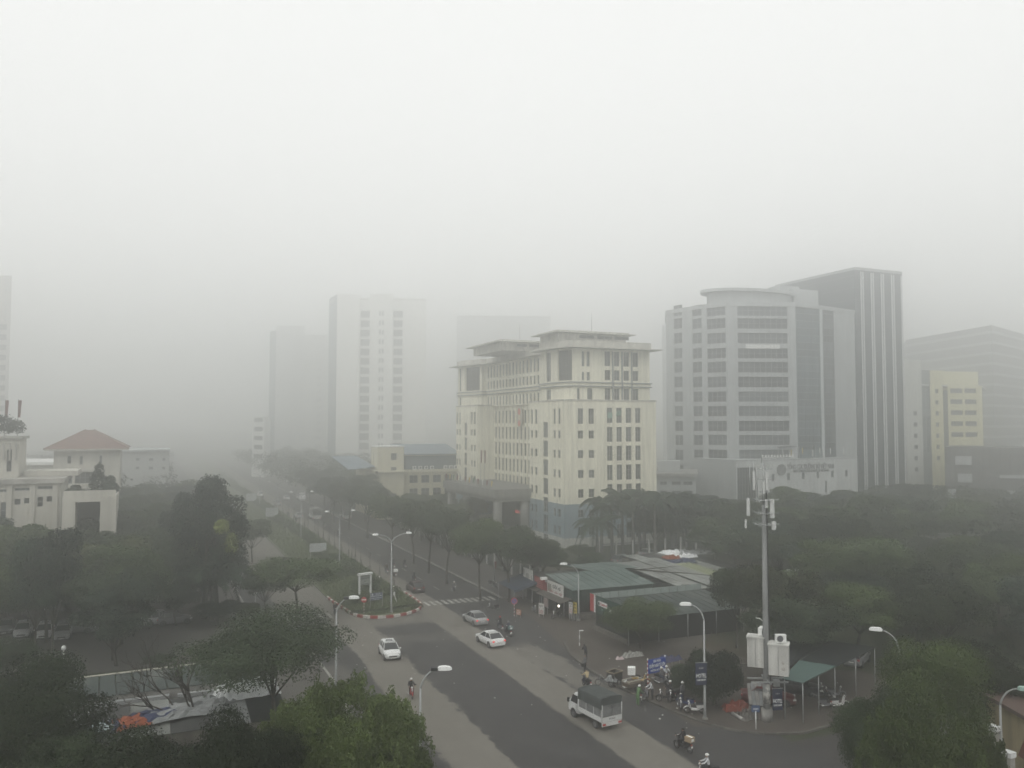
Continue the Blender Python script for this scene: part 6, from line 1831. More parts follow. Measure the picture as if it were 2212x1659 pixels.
# -- workshop with the second green roof and the oil sign
X1, Y1 = 48.1, 87.4
wk = thing('workshop', 'workshop with a broad green sheet roof behind a pale parapet of panels', 'workshop', (X1, Y1, 0))
ribbed(wk, (0, -8.3, 2.75), (16, -8.3, 2.75), (16, -0.35, 3.4), (0, -0.35, 3.4), SG)
ppm = MB().bx(0.03, 1.17, -0.06, 0, 0, 0.72).mesh('parapet_panel', mat('pale_green_panel', (0.24, 0.28, 0.265), 0.7, var=.1))
for k in range(13): link_mesh('parapet_panel', ppm, wk, (k * 1.2, -0.1, 3.42))
MB().bx(0.1, 15.8, -0.09, 0.05, 3.36, 3.42).build('parapet_rail', SGW, wk)
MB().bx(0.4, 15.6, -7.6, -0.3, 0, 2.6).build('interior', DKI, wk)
MB().bx(0.0, 0.3, -8.0, -0.2, 0, .5).build('low_wall', BRICKY, wk)
for k in range(5): MB().tube([(0.05 + k * 3.9, -8.2, 0), (0.05 + k * 3.9, -8.2, 2.72)], .05, 6).build('post', M['steel'], wk)
t, L = faceboard(47.95, 87.5, 79.4, 2.15, 4.15, mat('oil_sign_green', (0.02, 0.052, 0.04), 0.65), 'slanting green oil company sign with a red and white end stripe over the workshop front')
MB().bx(0, L * .12, -.02, -.002, 0, 2.0).build('red_stripe', mat('sign_stripe_red', (.34, .05, .05), .7), t)
MB().bx(L * .12, L * .16, -.022, -.002, 0, 2.0).build('white_stripe', SW, t)
MB().bx(L * .26, L * .50, -.02, -.002, .95, 1.5).tube([(L * .26, -.011, 1.225), (L * .26, -.02, 1.225)], .275, 14, 0, False).build('logo_plate', SW, t)
put_text('Castrol', .4, mat('logo_red', (.42, .04, .05), .7), t, (L * .40, -.03, 1.225), 0, 0, .008, L * .19)
MB().tube([(L * .265, -.03, 1.225), (L * .265, -.038, 1.225)], .2, 12, 0, False).build('logo_disc', MATS['oil_sign_green'], t)
put_text('OIL', .25, mat('pale_teal', (.2, .35, .3), .7), t, (L * .36, -.012, .62), 0, 0, .008, None)
put_text('RỬA XE', .5, SW, t, (L * .68, -.012, .8), 0, 0, .008, L * .24)
# -- sheds behind
shd = thing('roof_sheds', 'joined low sheds under pale grey and ochre roof sheets behind the food shop', 'shed', (60, 88.5, 0))
ribbed(shd, (2.8, 0.5, 3.1), (6.4, 0.5, 3.1), (6.4, 18, 3.9), (2.8, 18, 3.9), SGY, 'roof_sheet', 1.3)
ribbed(shd, (6.5, 1.0, 3.3), (10.4, 1.0, 3.3), (10.4, 19, 4.0), (6.5, 19, 4.0), SGY, 'roof_sheet', 1.3)
ribbed(shd, (10.5, 4.0, 3.0), (14.2, 4.0, 3.0), (14.2, 16, 3.5), (10.5, 16, 3.5), SGX, 'roof_sheet', 1.3)
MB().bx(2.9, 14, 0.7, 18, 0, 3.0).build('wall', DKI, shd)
MB().bx(2.0, 3.1, 0.1, 0.6, 0, 3.9).build('end_wall', M['concrete'], shd)
br = thing('fallen_branch', 'dead branches lying across the grey shed roofs', 'branch', (64, 97, 3.75))
bb_ = MB(); limb(bb_, (-3, 6, .1), (3.5, -1.5, .05), .12, .05, RND, .05, 5, 5); limb(bb_, (-1, 3.5, .1), (5.5, 3.5, .15), .09, .03, RND, .1, 5, 4); limb(bb_, (-3, 6, .1), (-5.5, 7.5, .3), .08, .03, RND, .1, 5, 4)
limb(bb_, (0, 1.5, .1), (6.5, -6, .05), .07, .03, RND, .06, 5, 4)
bb_.build('dead_wood', BARK, br)
def crumple(name, label, cat, cx, cy_, z, w, d, h, m, seed, group=None, rz=0.0, n=12):
    """folded sheet of plastic or cloth lying in peaks, with a thickness"""
    rg = np.random.default_rng(seed); b = MB()
    H_ = rg.uniform(0, 1, (n + 1, n + 1)) * h
    H_[0, :] *= .1; H_[-1, :] *= .1; H_[:, 0] *= .1; H_[:, -1] *= .1
    X = np.linspace(-w/2, w/2, n + 1)[:, None] + rg.normal(0, w / n * .28, (n + 1, n + 1)); Y = np.linspace(-d/2, d/2, n + 1)[None, :] + rg.normal(0, d / n * .28, (n + 1, n + 1))
    for i in range(n):
        for j in range(n):
            q = [(X[a, c], Y[a, c], H_[a, c]) for (a, c) in ((i, j), (i+1, j), (i+1, j+1), (i, j+1))]
            b.face(q[:3]); b.face([q[0], q[2], q[3]])
    b.bx(-w*.4, w*.4, -d*.4, d*.4, -0.02, h * .15)
    o = b.build(name, m, None, (cx, cy_, z), rz)
    return tag(o, label, cat, group)
WPL = mat('white_plastic', (0.72, 0.74, 0.74), 0.5, var=.12, scale=3)
GPL = mat('grey_plastic', (0.22, 0.23, 0.23), 0.6, var=.25, scale=1.5)
ORT = mat('orange_tarp', (0.26, 0.075, 0.035), 0.8, var=.15, scale=1.2)
NVT = mat('navy_tarp', (0.035, 0.045, 0.09), 0.8, var=.2, scale=1.2)
BWT = mat('pale_blue_white_tarp', (0.34, 0.40, 0.41), 0.75, var=.2, scale=1.2)
# junk yard roofs beyond the sheds
for i, (px, py, w_, d_, m_, lab) in enumerate(((1452, 1192, 4, 3, WPL, 'crumpled white sheet on the far shack roofs, left one'), (1480, 1200, 3.5, 2.6, WPL, 'crumpled white sheet on the far shack roofs, right one'), (1463, 1224, 3.2, 2, WPL, 'white sheet at the near edge of the far shacks'),
        (1450, 1203, 2.4, 2, ORT, 'small orange tarpaulin among the far shack roofs'), (1462, 1212, 6, 3, NVT, 'dark blue tarpaulin among the far shack roofs'), (1500, 1192, 6, 4, GPL, 'grey sheet over the farthest shack'))):
    q = G(px, py, 3.2); crumple('tarpaulin', lab, 'tarpaulin', q.x, q.y, 3.0, w_, d_, .5, m_, 70 + i)
sk = thing('shack', 'low dark shack under patched sheets behind the grey shed roofs', 'shack', (70, 101, 0))
MB().bx(0, 12, 0, 16, 0, 2.6).build('wall', BRICKY, sk)
for k in range(4): ribbed(sk, (k * 3 + .1, 0, 2.65 + .1 * (k % 2)), (k * 3 + 2.9, 0, 2.65 + .1 * (k % 2)), (k * 3 + 2.9, 16, 3.0), (k * 3 + .1, 16, 3.0), [SGY, MATS['dark_roof_sheet']][k % 2], 'roof_sheet', 1.4)
# -- car shelter
cs = thing('car_shelter', 'open car shelter with one bright green roof panel beside dark sheets', 'shelter', (47.4, 52.8, 0))
ribbed(cs, (0.2, 1.6, 3.35), (0.9, 0.0, 3.35), (6.6, 2.2, 3.45), (5.0, 4.9, 3.45), mat('bright_green_panel', (0.058, 0.098, 0.088), .7, var=.06), 'green_roof_panel', 1.6, False)
DRS = mat('dark_shelter_sheet', (0.024, 0.027, 0.027), 1.0, var=.2, spec=0.05)
ribbed(cs, (5.05, 4.95, 3.4), (6.65, 2.25, 3.4), (14.5, 5.2, 3.5), (12.5, 8.4, 3.5), DRS, 'roof_sheet', 1.2)
ribbed(cs, (0.0, 1.9, 3.38), (4.9, 5.0, 3.4), (12.3, 8.4, 3.5), (7.8, 10.8, 3.5), DRS, 'roof_sheet', 1.2)
for (x, y) in ((.35, 1.5), (1.0, .15), (6.5, 2.3), (14.3, 5.3), (7.6, 10.5), (3.7, 1.25), (10.4, 3.8)):
    MB().tube([(x, y, 0), (x, y, 3.36)], .05, 6).build('post', M['steel'], cs)
MB().bx(2, 9, 9, 9.2, 0, 2.4).build('back_wall', BRICKY, cs)
# -- long shed on the left
ls = thing('long_shed', 'long low shed with a faded green sheet roof at the edge of the lawn', 'shed', (-6.0, 71.4, 0))
ribbed(ls, (0.2, 0, 3.3), (14.8, 0.6, 3.3), (14.0, 3.4, 4.15), (0.2, 2.7, 4.15), SG, 'roof_sheet', 1.2)
ribbed(ls, (14.0, 3.45, 4.15), (0.2, 2.75, 4.15), (0.2, 5.2, 3.4), (14.0, 5.8, 3.4), SG, 'roof_sheet', 1.2)
MB().tube([(0.1, 2.72, 4.2), (14.1, 3.42, 4.2)], 0.08, 6).build('ridge_cap', mat('pale_ridge', (.36, .35, .30), .8), ls)
MB().bx(0.4, 14.3, .35, .5, 0, 3.2).build('front_wall', M['concrete'], ls)
MB().bx(0.4, 14.2, .5, 5.0, 0, 3.25).build('body', BRICKY, ls)
MB().bx(0.6, 7.6, -0.15, 0.3, 2.55, 2.9).bx(8.2, 14, -0.1, 0.3, 2.6, 2.85).build('pale_ledge', mat('pale_ledge_grey', (.30, .31, .31), .8), ls)
for k in range(5): MB().bx(1 + k * 2.7, 2.6 + k * 2.7, .28, .345, 0.9, 2.0).build('opening_shade', DKI, ls)  # dark plates on the wall: shade of the openings put into their colour
ls2 = thing('lean_to', 'dark lean to of patched sheets in front of the long shed', 'shed', (-6.5, 63.5, 0))
for k in range(6):
    x = k * 2.7
    ribbed(ls2, (x, 0, 2.55), (x + 2.65, 0, 2.55), (x + 2.65, 6.6, 2.95), (x, 6.6, 2.95), [GPL, MATS['dark_roof_sheet'], SGY, MATS['dark_roof_sheet'], GPL, DRS][k], 'roof_sheet', 1.3)
MB().bx(0.1, 16, 0.1, 6.4, 0, 2.5).build('wall', BRICKY, ls2)
def tarp(px, py, w, d, h, m, lab, seed, rz=0.3, n=12):
    q = G(px, py, 2.95); crumple('tarpaulin', lab, 'tarpaulin', q.x, q.y, 2.88, w, d, h, m, seed, None, rz, n)
tarp(280, 1560, 2.5, 2.6, .35, ORT, 'orange tarpaulin on the lean to roof at the lower left', 80, .3, 8)
tarp(247, 1566, 1.1, 3.0, .35, NVT, 'dark blue tarpaulin strip between the white and the orange ones', 81, .3, 6)
tarp(205, 1572, 3.0, 1.9, .35, BWT, 'pale blue white tarpaulin left of the orange one', 82, .3, 8)
tarp(535, 1498, 4.8, 2.3, 1.3, WPL, 'heap of crumpled white plastic sheet on the lean to roof', 83, .1, 14)
tarp(400, 1532, 5.6, 3.4, .4, GPL, 'large grey plastic sheet under the leafless tree', 84, .2, 9)
tarp(330, 1546, 3.4, 2.2, .4, NVT, 'navy tarpaulin right of the orange one', 85, .3, 7)
tarp(478, 1512, 2.2, 1.8, .5, GPL, 'grey plastic sheet beside the white heap', 86, .2, 8)
# litter sheets seen through the grove on the right
for i, (px, py, w_, d_) in enumerate(((1700, 1196, 4, 2), (1735, 1240, 5, 4), (1690, 1312, 3, 2))):
    q = G(px, py, 3.0); crumple('plastic_sheet', ['long pale sheet high in the grove below the sign annex', 'wide pale torn sheet showing between the crowns of the grove', 'small white sheet low in the grove'][i], 'plastic sheet', q.x, q.y, 3.0, w_, d_, .8, WPL if i else GPL, 90 + i, None, 0.0, 10)
    t = thing('small_shack', ['small shack under the pale sheet high in the grove', 'shack under the torn pale sheet inside the grove', 'tiny shack under the small white sheet low in the grove'][i], 'shack', (q.x, q.y, 0))
    MB().bx(-w_*.42, w_*.42, -d_*.42, d_*.42, 0, 2.9).build('wall', BRICKY, t)
    ribbed(t, (-w_*.45, -d_*.45, 2.92), (w_*.45, -d_*.45, 2.92), (w_*.45, d_*.45, 2.96), (-w_*.45, d_*.45, 2.96), DRS)
# ================================================================== PEOPLE
def body_mesh(name, J, bones, mats, size=1.0):
    """J: joint -> (x, y, z, radius); bones: (a, b, slot); one continuous skin"""
    names = list(J)
    me = bpy.data.meshes.new(name + '_skel')
    me.from_pydata([J[k][:3] for k in names], [(names.index(a), names.index(b)) for a, b, s in bones], [])
    o = bpy.data.objects.new('skel', me); COL.objects.link(o)
    o.modifiers.new('skin', 'SKIN')
    sk = me.skin_vertices[0].data
    for i, k in enumerate(names):
        sk[i].radius = (J[k][3], J[k][3] * (J[k][4] if len(J[k]) > 4 else 1)); sk[i].use_root = (k == 'pelvis')
    ss = o.modifiers.new('sub', 'SUBSURF'); ss.levels = 1; ss.render_levels = 1
    dg = bpy.context.evaluated_depsgraph_get()
    out = bpy.data.meshes.new_from_object(o.evaluated_get(dg))
    bpy.data.objects.remove(o)
    out.name = name
    out.materials.clear()
    for m in mats: out.materials.append(m)
    seg = [(Vector(J[a][:3]), Vector(J[b][:3]), s, max(J[a][3], J[b][3])) for a, b, s in bones]
    for p in out.polygons:
        c = p.center; best = None
        for a, b, s, r in seg:
            ab = b - a; t_ = max(0, min(1, (c - a).dot(ab) / max(1e-6, ab.length_squared)))
            d = (c - (a + ab * t_)).length - r * .5
            if best is None or d < best[0]: best = (d, s)
        p.material_index = best[1]; p.use_smooth = True
    return out
SKIN, SHIRT, PANT, SHOE = 0, 1, 2, 3
def human(pose):
    J = {'pelvis': (0, 0, .95, .15, .8), 'waist': (0, 0, 1.10, .135, .8), 'chest': (0, 0, 1.32, .165, .75), 'neck': (0, 0, 1.48, .065), 'head': (0.01, 0, 1.60, .095, 1.05), 'crown': (0.0, 0, 1.71, .075)}
    for s, n in ((1, 'l'), (-1, 'r')):
        J['sh' + n] = (0, .18 * s, 1.43, .07); J['el' + n] = (-.02, .23 * s, 1.16, .05); J['wr' + n] = (.05, .23 * s, .92, .036); J['hd' + n] = (.08, .225 * s, .83, .038, .6)
        J['hp' + n] = (0, .10 * s, .90, .10); J['kn' + n] = (.02, .105 * s, .50, .065); J['an' + n] = (-.01, .105 * s, .09, .045); J['to' + n] = (.14, .11 * s, .04, .04)
    J['nose'] = (.115, 0, 1.60, .018)
    if pose == 'ride':
        dz = -.16
        J['pelvis'] = (-.12, 0, .88, .16, .85); J['waist'] = (-.10, 0, 1.03, .14, .85); J['chest'] = (-.05, 0, 1.24, .17, .8); J['neck'] = (-.02, 0, 1.40, .065); J['head'] = (.01, 0, 1.52, .095, 1.05); J['crown'] = (0, 0, 1.62, .075); J['nose'] = (.12, 0, 1.52, .018)
        for s, n in ((1, 'l'), (-1, 'r')):
            J['sh' + n] = (-.03, .18 * s, 1.34, .075); J['el' + n] = (.18, .25 * s, 1.13, .055); J['wr' + n] = (.42, .25 * s, 1.07, .04); J['hd' + n] = (.50, .25 * s, 1.06, .042, .6)
            J['hp' + n] = (-.05, .11 * s, .86, .11); J['kn' + n] = (.33, .17 * s, .78, .075); J['an' + n] = (.25, .14 * s, .36, .05); J['to' + n] = (.40, .14 * s, .31, .045)
    if pose == 'walk':
        J['knl'] = (.14, .10, .52, .065); J['anl'] = (.20, .10, .10, .045); J['tol'] = (.34, .10, .05, .04)
        J['knr'] = (-.06, -.10, .50, .065); J['anr'] = (-.28, -.10, .14, .045); J['tor'] = (-.16, -.10, .05, .04)
        J['ell'] = (-.12, .23, 1.17, .05); J['wrl'] = (-.06, .24, .93, .036); J['hdl'] = (-.03, .24, .85, .038, .6)
        J['elr'] = (.10, -.23, 1.17, .05); J['wrr'] = (.24, -.22, .99, .036); J['hdr'] = (.30, -.22, .95, .038, .6)
    if pose in ('bend', 'push'):
        a = R(48 if pose == 'bend' else 20); pv = Vector((0, 0, .95))
        for k in ('waist', 'chest', 'neck', 'head', 'crown', 'nose', 'shl', 'shr', 'ell', 'elr', 'wrl', 'wrr', 'hdl', 'hdr'):
            v = Vector(J[k][:3]) - pv; v = Vector((v.x * math.cos(a) + v.z * math.sin(a), v.y, -v.x * math.sin(a) + v.z * math.cos(a))) + pv
            J[k] = (*v, *J[k][3:])
        for s, n in ((1, 'l'), (-1, 'r')):
            sx, sz = J['sh' + n][0], J['sh' + n][2]
            J['el' + n] = (sx + .12, .23 * s, sz - .26, .05); J['wr' + n] = (sx + .34, .2 * s, sz - .34, .036); J['hd' + n] = (sx + .42, .19 * s, sz - .35, .038, .6)
    # short fingers and thumb
    for n, s in (('l', 1), ('r', -1)):
        h = Vector(J['hd' + n][:3]); w = Vector(J['wr' + n][:3]); d = (h - w).normalized()
        sd = Vector((0, 1, 0)) if abs(d.y) < .8 else Vector((1, 0, 0))
        for k in range(4):
            off_ = sd * (k - 1.5) * .022
            J['f%d%s' % (k, n)] = (*(h + d * (.055 - abs(k - 1.6) * .008) + off_ + Vector((0, 0, -.02))), .011)
        J['th' + n] = (*(h - d * .01 - sd * s * .05 + Vector((0, 0, -.015))), .012)
    B = [('pelvis', 'waist', SHIRT), ('waist', 'chest', SHIRT), ('chest', 'neck', SHIRT), ('neck', 'head', SKIN), ('head', 'crown', SKIN), ('head', 'nose', SKIN)]
    for n in 'lr':
        B += [('chest', 'sh' + n, SHIRT), ('sh' + n, 'el' + n, SHIRT), ('el' + n, 'wr' + n, SHIRT), ('wr' + n, 'hd' + n, SKIN),
              ('pelvis', 'hp' + n, PANT), ('hp' + n, 'kn' + n, PANT), ('kn' + n, 'an' + n, PANT), ('an' + n, 'to' + n, SHOE), ('hd' + n, 'th' + n, SKIN)]
        B += [('hd' + n, 'f%d%s' % (k, n), SKIN) for k in range(4)]
    return J, B
CL = {'skin': mat('skin_tone', (0.34, 0.21, 0.15), .7), 'black': mat('black_cloth', (0.022, 0.022, 0.026), .9), 'navy': mat('navy_cloth', (0.03, 0.035, 0.06), .9), 'grey': mat('grey_cloth', (0.14, 0.14, 0.145), .9),
      'white': mat('white_cloth', (0.5, 0.51, 0.53), .9), 'cream': mat('cream_cloth', (0.50, 0.41, 0.25), .9), 'green': mat('green_cloth_shirt', (0.10, 0.19, 0.08), .9), 'shoe': mat('dark_shoe', (0.03, 0.025, 0.02), .8), 'brown': mat('brown_cloth', (0.08, 0.06, 0.045), .9)}
PM = {}
def person(label, x, y, z=0.0, rz=0.0, pose='stand', shirt='black', pants='navy', helmet=None, hair=True, group=None, sc=1.0):
    t = thing('person', label, 'person', (x, y, z), rz, group)
    if pose not in PM: PM[pose] = human(pose)
    J, B = PM[pose]
    key = (pose, shirt, pants)
    if key not in PM: PM[key] = body_mesh('body', J, B, [CL['skin'], CL[shirt], CL[pants], CL['shoe']])
    link_mesh('body', PM[key], t)
    hx, hy, hz_ = J['head'][:3]; cx_, _, cz_ = J['crown'][:3]
    if helmet:
        MB().ell((hx - .01, 0, hz_ + .06), (.145, .125, .125), 10, 0, -.25).build('helmet', helmet, t)
    else:
        MB().ell(((hx + cx_) / 2 - .025, 0, (hz_ + cz_) / 2 + .01), (.108, .10, .11), 10, 0, -.15).build('hair', M['black'], t)
    t.scale = (sc, sc, sc)
    return t

# ================================================================== MOTORBIKES
def wheel_mb(b, x, z, r, w, m_t, m_r, y=0.0, n=16):
    pts = [(x + math.cos(2*math.pi*k/n) * (r - w), y, z + math.sin(2*math.pi*k/n) * (r - w)) for k in range(n + 1)]
    b.tube(pts, w, 6, m_t, True, False)
    for k in range(6):
        a = k * math.pi / 3; b.tube([(x, y, z), (x + math.cos(a) * (r - w), y, z + math.sin(a) * (r - w))], .012, 3, m_r, False, False)
    b.tube([(x, y - .06, z), (x, y + .06, z)], .05, 8, m_r)
BP = {}
def bike_proto(col, seatm=None):
    if col.name in BP: return BP[col.name]
    t = thing('motorbike', 'x', 'motorbike')
    for x in (.62, -.62):
        b = MB(); wheel_mb(b, 0, 0, .28, .045, 0, 1); b.build('wheel', [M['rubber'], M['chrome']], t, (x, 0, .28))
    b = MB()   # step-through body: tail, floor, leg shield
    b.prism([(-.75, -.10), (-.15, -.15), (-.15, .15), (-.75, .10)], .50, .72, 0)
    b.bx(-.15, .28, -.13, .13, .30, .40, 0)
    for (xa, za, xb, zb, w_) in ((.26, .32, .42, .98, .19),):
        b.face([(xa, -w_, za), (xa + .05, -w_, za), (xb + .05, -w_ * .6, zb), (xb, -w_ * .6, zb)]); b.face([(xa + .05, w_, za), (xa, w_, za), (xb, w_ * .6, zb), (xb + .05, w_ * .6, zb)])
        b.face([(xa, w_, za), (xa, -w_, za), (xb, -w_ * .6, zb), (xb, w_ * .6, zb)]); b.face([(xa + .05, -w_, za), (xa + .05, w_, za), (xb + .05, w_ * .6, zb), (xb + .05, -w_ * .6, zb)])
        b.face([(xb, w_ * .6, zb), (xb, -w_ * .6, zb), (xb + .05, -w_ * .6, zb), (xb + .05, w_ * .6, zb)])
    b.tube([(.30, 0, .40), (-.2, 0, .34), (-.6, 0, .52)], [.10, .12, .07], 8)
    b.build('bodywork', col, t)
    MB().tube([(.72 - .28, 0, .95), (.5, 0, .75), (.62, 0, .28)], .035, 6).tube([(.42, .06, .98), (.56, .06, .6), (.62, .09, .28)], .025, 5).build('fork', M['chrome'], t)
    MB().tube([(.36, -.32, 1.03), (.44, -.12, 1.0), (.44, .12, 1.0), (.36, .32, 1.03)], .02, 6).build('handlebar', M['black'], t)
    for s in (-1, 1):
        MB().tube([(.42, s * .25, 1.02), (.44, s * .33, 1.2)], .01, 4).ell((.44, s * .33, 1.22), (.02, .07, .05), 8).build('mirror', M['black'], t)
    MB().ell((.50, 0, .98), (.09, .11, .09), 8).build('headlight', mat('headlight_glass', (.5, .5, .48), .3), t)
    MB().tube([(-.78, 0, .80), (-.3, 0, .78), (-.05, 0, .74)], [.10, .14, .10], 8).build('seat', M['black'], t)
    MB().tube([(.62 + math.cos(a) * .32, 0, .28 + math.sin(a) * .32) for a in (0.3, .8, 1.4, 2.0, 2.5)], .05, 6).build('front_mudguard', col, t)
    MB().bx(-.82, -.76, -.07, .07, .60, .68).build('tail_light', mat('tail_lens_red', (.35, .03, .03), .4), t)
    MB().bx(-.84, -.83, -.09, .09, .42, .56).build('number_plate', M['white'], t)
    MB().tube([(.0, -.16, .25), (-.35, -.18, .28), (-.75, -.18, .36)], [.03, .045, .05], 7).build('exhaust', M['chrome'], t)
    BP[col.name] = t; t['_used'] = 0
    return t
def bike(label, x, y, rz, col, z=0.0, group=None, box=None, lit=False):
    p = bike_proto(col)
    if not p['_used']: o = p; o.location = (x, y, z); o.rotation_euler = (0, 0, rz); p['_used'] = 1
    else: o = copy_tree(p, (x, y, z), rz)
    o['label'] = label; o['category'] = 'motorbike'
    if group: o['group'] = group
    return o
BC = {'red': mat('bike_red', (0.36, 0.03, 0.03), .4), 'black': mat('bike_black', (0.02, 0.02, 0.022), .35), 'grey': mat('bike_grey', (.14, .14, .15), .4), 'white': mat('bike_white', (.5, .5, .49), .4), 'blue': mat('bike_blue', (.03, .05, .14), .4)}
WH = mat('helmet_white', (.66, .66, .64), .35); BH = mat('helmet_black', (.02, .02, .02), .35); RH = mat('helmet_red', (.42, .05, .04), .35); GH = mat('helmet_grey', (.2, .2, .2), .35)
AWAY, HERE = R(90), R(-90)
def rider(px, py, desc, col, hd, shirt, pants, helmet, bdesc, z=0.0, off_=0.0):
    g_ = G(px, py)
    b = bike(bdesc, g_.x, g_.y, hd, BC[col], z)
    p = person(desc, g_.x, g_.y, z, hd, 'ride', shirt, pants, helmet)
    return b, p, g_
rider(888, 1506, 'person in black riding the red motorbike towards the camera, white helmet', 'red', HERE - R(8), 'black', 'black', WH, 'red motorbike coming down the left carriageway')
rider(724, 1330, 'person in dark clothes riding along the left carriageway beside the grassy nose', 'black', HERE, 'black', 'navy', BH, 'dark motorbike beside the left lamp post, coming forward')
b, p, q_ = rider(1476, 1622, 'person in black riding away with a carton on the rear seat', 'black', AWAY + R(14), 'black', 'black', BH, 'dark motorbike laden with a carton at the lower right')
_d = Vector((math.cos(AWAY + R(14)), math.sin(AWAY + R(14)), 0))
def carton(g_, d_, m, label, s=(.55, .5, .36), z=.86, back=.62):
    c = thing('carton', label, 'box', (g_.x - d_.x * back, g_.y - d_.y * back, z), math.atan2(d_.y, d_.x))
    MB().bx(-s[0]/2, s[0]/2, -s[1]/2, s[1]/2, 0, s[2]).build('carton_body', m, c)
    MB().bx(-s[0]/2 - .005, s[0]/2 + .005, -.06, .06, s[2], s[2] + .006).bx(-s[0]/2 - .012, -s[0]/2 - .002, -.13, .13, .06, .24).build('tape_and_label', M['white'], c)
    return c
CB = mat('cardboard', (.30, .23, .15), .9)
carton(q_, _d, CB, 'brown carton with a white label strapped behind the rider at the lower right')
rider(1528, 1682, 'person in a pale grey jacket and white helmet at the bottom edge', 'black', AWAY + R(60), 'white', 'black', WH, 'dark motorbike cut by the bottom edge')
rider(1080, 1362, 'person in a red helmet riding away beside the silver sedan', 'grey', AWAY, 'black', 'navy', RH, 'grey motorbike beside the silver sedan, left of two')
b, p, q_ = rider(1098, 1373, 'person in dark clothes riding away beside the white sedan with a teal bag', 'black', AWAY, 'navy', 'black', GH, 'dark motorbike beside the white sedan, right of two')
carton(q_, Vector((0, 1, 0)), mat('teal_bag', (.10, .17, .17), .8), 'teal square bag strapped behind the rider by the white sedan', (.4, .5, .35))
far = [(834.7, 1239, 'person in brown riding along the dusty lane, leftmost of the far group', 'brown', 'navy', GH, 'grey', AWAY), (849, 1226, 'person riding just ahead of the one with the white box', 'black', 'navy', BH, 'black', AWAY),
       (852, 1246, 'person riding beyond the crossing with a white box behind', 'grey', 'black', WH, 'black', AWAY), (874, 1228, 'person riding alone right of the white box rider', 'black', 'black', BH, 'grey', AWAY),
       (894, 1256, 'person in dark clothes riding just beyond the dark red car', 'black', 'navy', GH, 'black', AWAY), (981, 1281, 'person in a pale hood riding in the right lane by the crossing', 'grey', 'navy', WH, 'black', HERE),
       (731, 1160, 'person in a white helmet riding far up the avenue', 'black', 'black', WH, 'black', AWAY)]
for i, (px, py, d_, sh_, pa_, he_, bc_, hd_) in enumerate(far):
    b, p, q_ = rider(px, py, d_, bc_, hd_, sh_, pa_, he_, ['grey motorbike leftmost in the far group', 'dark motorbike ahead of the white box rider', 'dark motorbike carrying a white box', 'grey motorbike right of the white box rider', 'dark motorbike just beyond the dark red car', 'dark motorbike in the right lane facing the camera', 'dark motorbike far up the avenue'][i])
    if i == 2: carton(q_, Vector((0, 1, 0)), M['white'], 'white box behind the rider beyond the crossing', (.45, .7, .45))
for i, (px, py) in enumerate(((560 + 8, 1080), (622, 1118), (640, 1131), (700, 1140), (590, 1102))):
    rider(px, py, ['faint rider far up the avenue beside the saplings', 'faint rider behind the far silver car', 'faint rider left of the far truck', 'faint rider beyond the far truck', 'faint rider behind the far dark car'][i], 'black', AWAY, 'black', 'navy', GH, ['faint motorbike far up the avenue beside the saplings', 'faint motorbike behind the far silver car', 'faint motorbike left of the far truck', 'faint motorbike beyond the far truck', 'faint motorbike behind the far dark car'][i])
# -- people and things on the corner
def P4(a, b): return ((2200 + a * 760 / 2212) * 2212 / 4032, (2450 + b * 760 / 2212) * 2212 / 4032)
def g4(a, b): return G(*P4(a, b))
q = g4(300, 590); person('person in grey standing on the kerb with a dark bag', q.x, q.y, .1, R(-60), 'stand', 'grey', 'black')
bg = MB().bx(-.16, .16, -.1, .1, 0, .32).tube([(-.1, 0, .32), (-.06, 0, .55), (.06, 0, .55), (.1, 0, .32)], .012, 4).build('shoulder_bag', M['black'], None, (q.x - .28, q.y - .12, .75)); tag(bg, 'dark bag carried by the person in grey on the kerb', 'bag')
q = g4(310, 440); person('person in dark clothes stooping just behind the one in grey', q.x, q.y, .02, R(80), 'bend', 'black', 'black')
q = g4(320, 745); person('person in a cream shirt sitting on a motorbike, seen from behind', q.x, q.y, 0, AWAY, 'ride', 'cream', 'navy')
bike('dark motorbike under the person in the cream shirt', q.x, q.y, AWAY, BC['black'])
q = g4(905, 955); person('person in a green uniform and white helmet pushing a cart at the road edge', q.x, q.y, 0, R(10), 'push', 'green', 'green', WH)
q = g4(1075, 905); person('person in a white jacket bending over a motorbike on the corner', q.x, q.y, .1, R(170), 'push', 'white', 'black')
bike('dark motorbike between the green and the white clad persons', *(g4(985, 905).xy), R(35), BC['grey'], .1)
cols_ = [('black', (1230, 920), R(160), 'dark laden motorbike right of the person in the white jacket'), ('grey', (1390, 1000), R(-120), 'grey motorbike parked before the HOTEL lamp'), ('white', (1560, 1060), R(152), 'white scooter parked against the HOTEL lamp post'),
         ('black', (1320, 915), R(200), 'dark motorbike in the middle of the parked row'), ('blue', (1460, 985), R(120), 'dark blue motorbike beside the white scooter')]
for c_, (a, b_), rz_, lab in cols_:
    q = g4(a, b_); bike(lab, q.x, q.y, rz_, BC[c_], .1)
q = g4(1280, 905); person('person in a black jacket astride the laden motorbike, white helmet', q.x, q.y, .1, R(160), 'ride', 'black', 'black', WH)
q = g4(1420, 930); person('person in a dark jacket and bright helmet behind the parked motorbikes', q.x, q.y, .1, R(100), 'stand', 'grey', 'black', WH)
q = g4(1180, 735); person('person in grey sitting at the back of the corner beneath the blue sheet', q.x, q.y, .1, R(-70), 'ride', 'grey', 'navy', WH); bike('grey motorbike at the back under the blue sheet', q.x, q.y, R(-70), BC['grey'], .1)
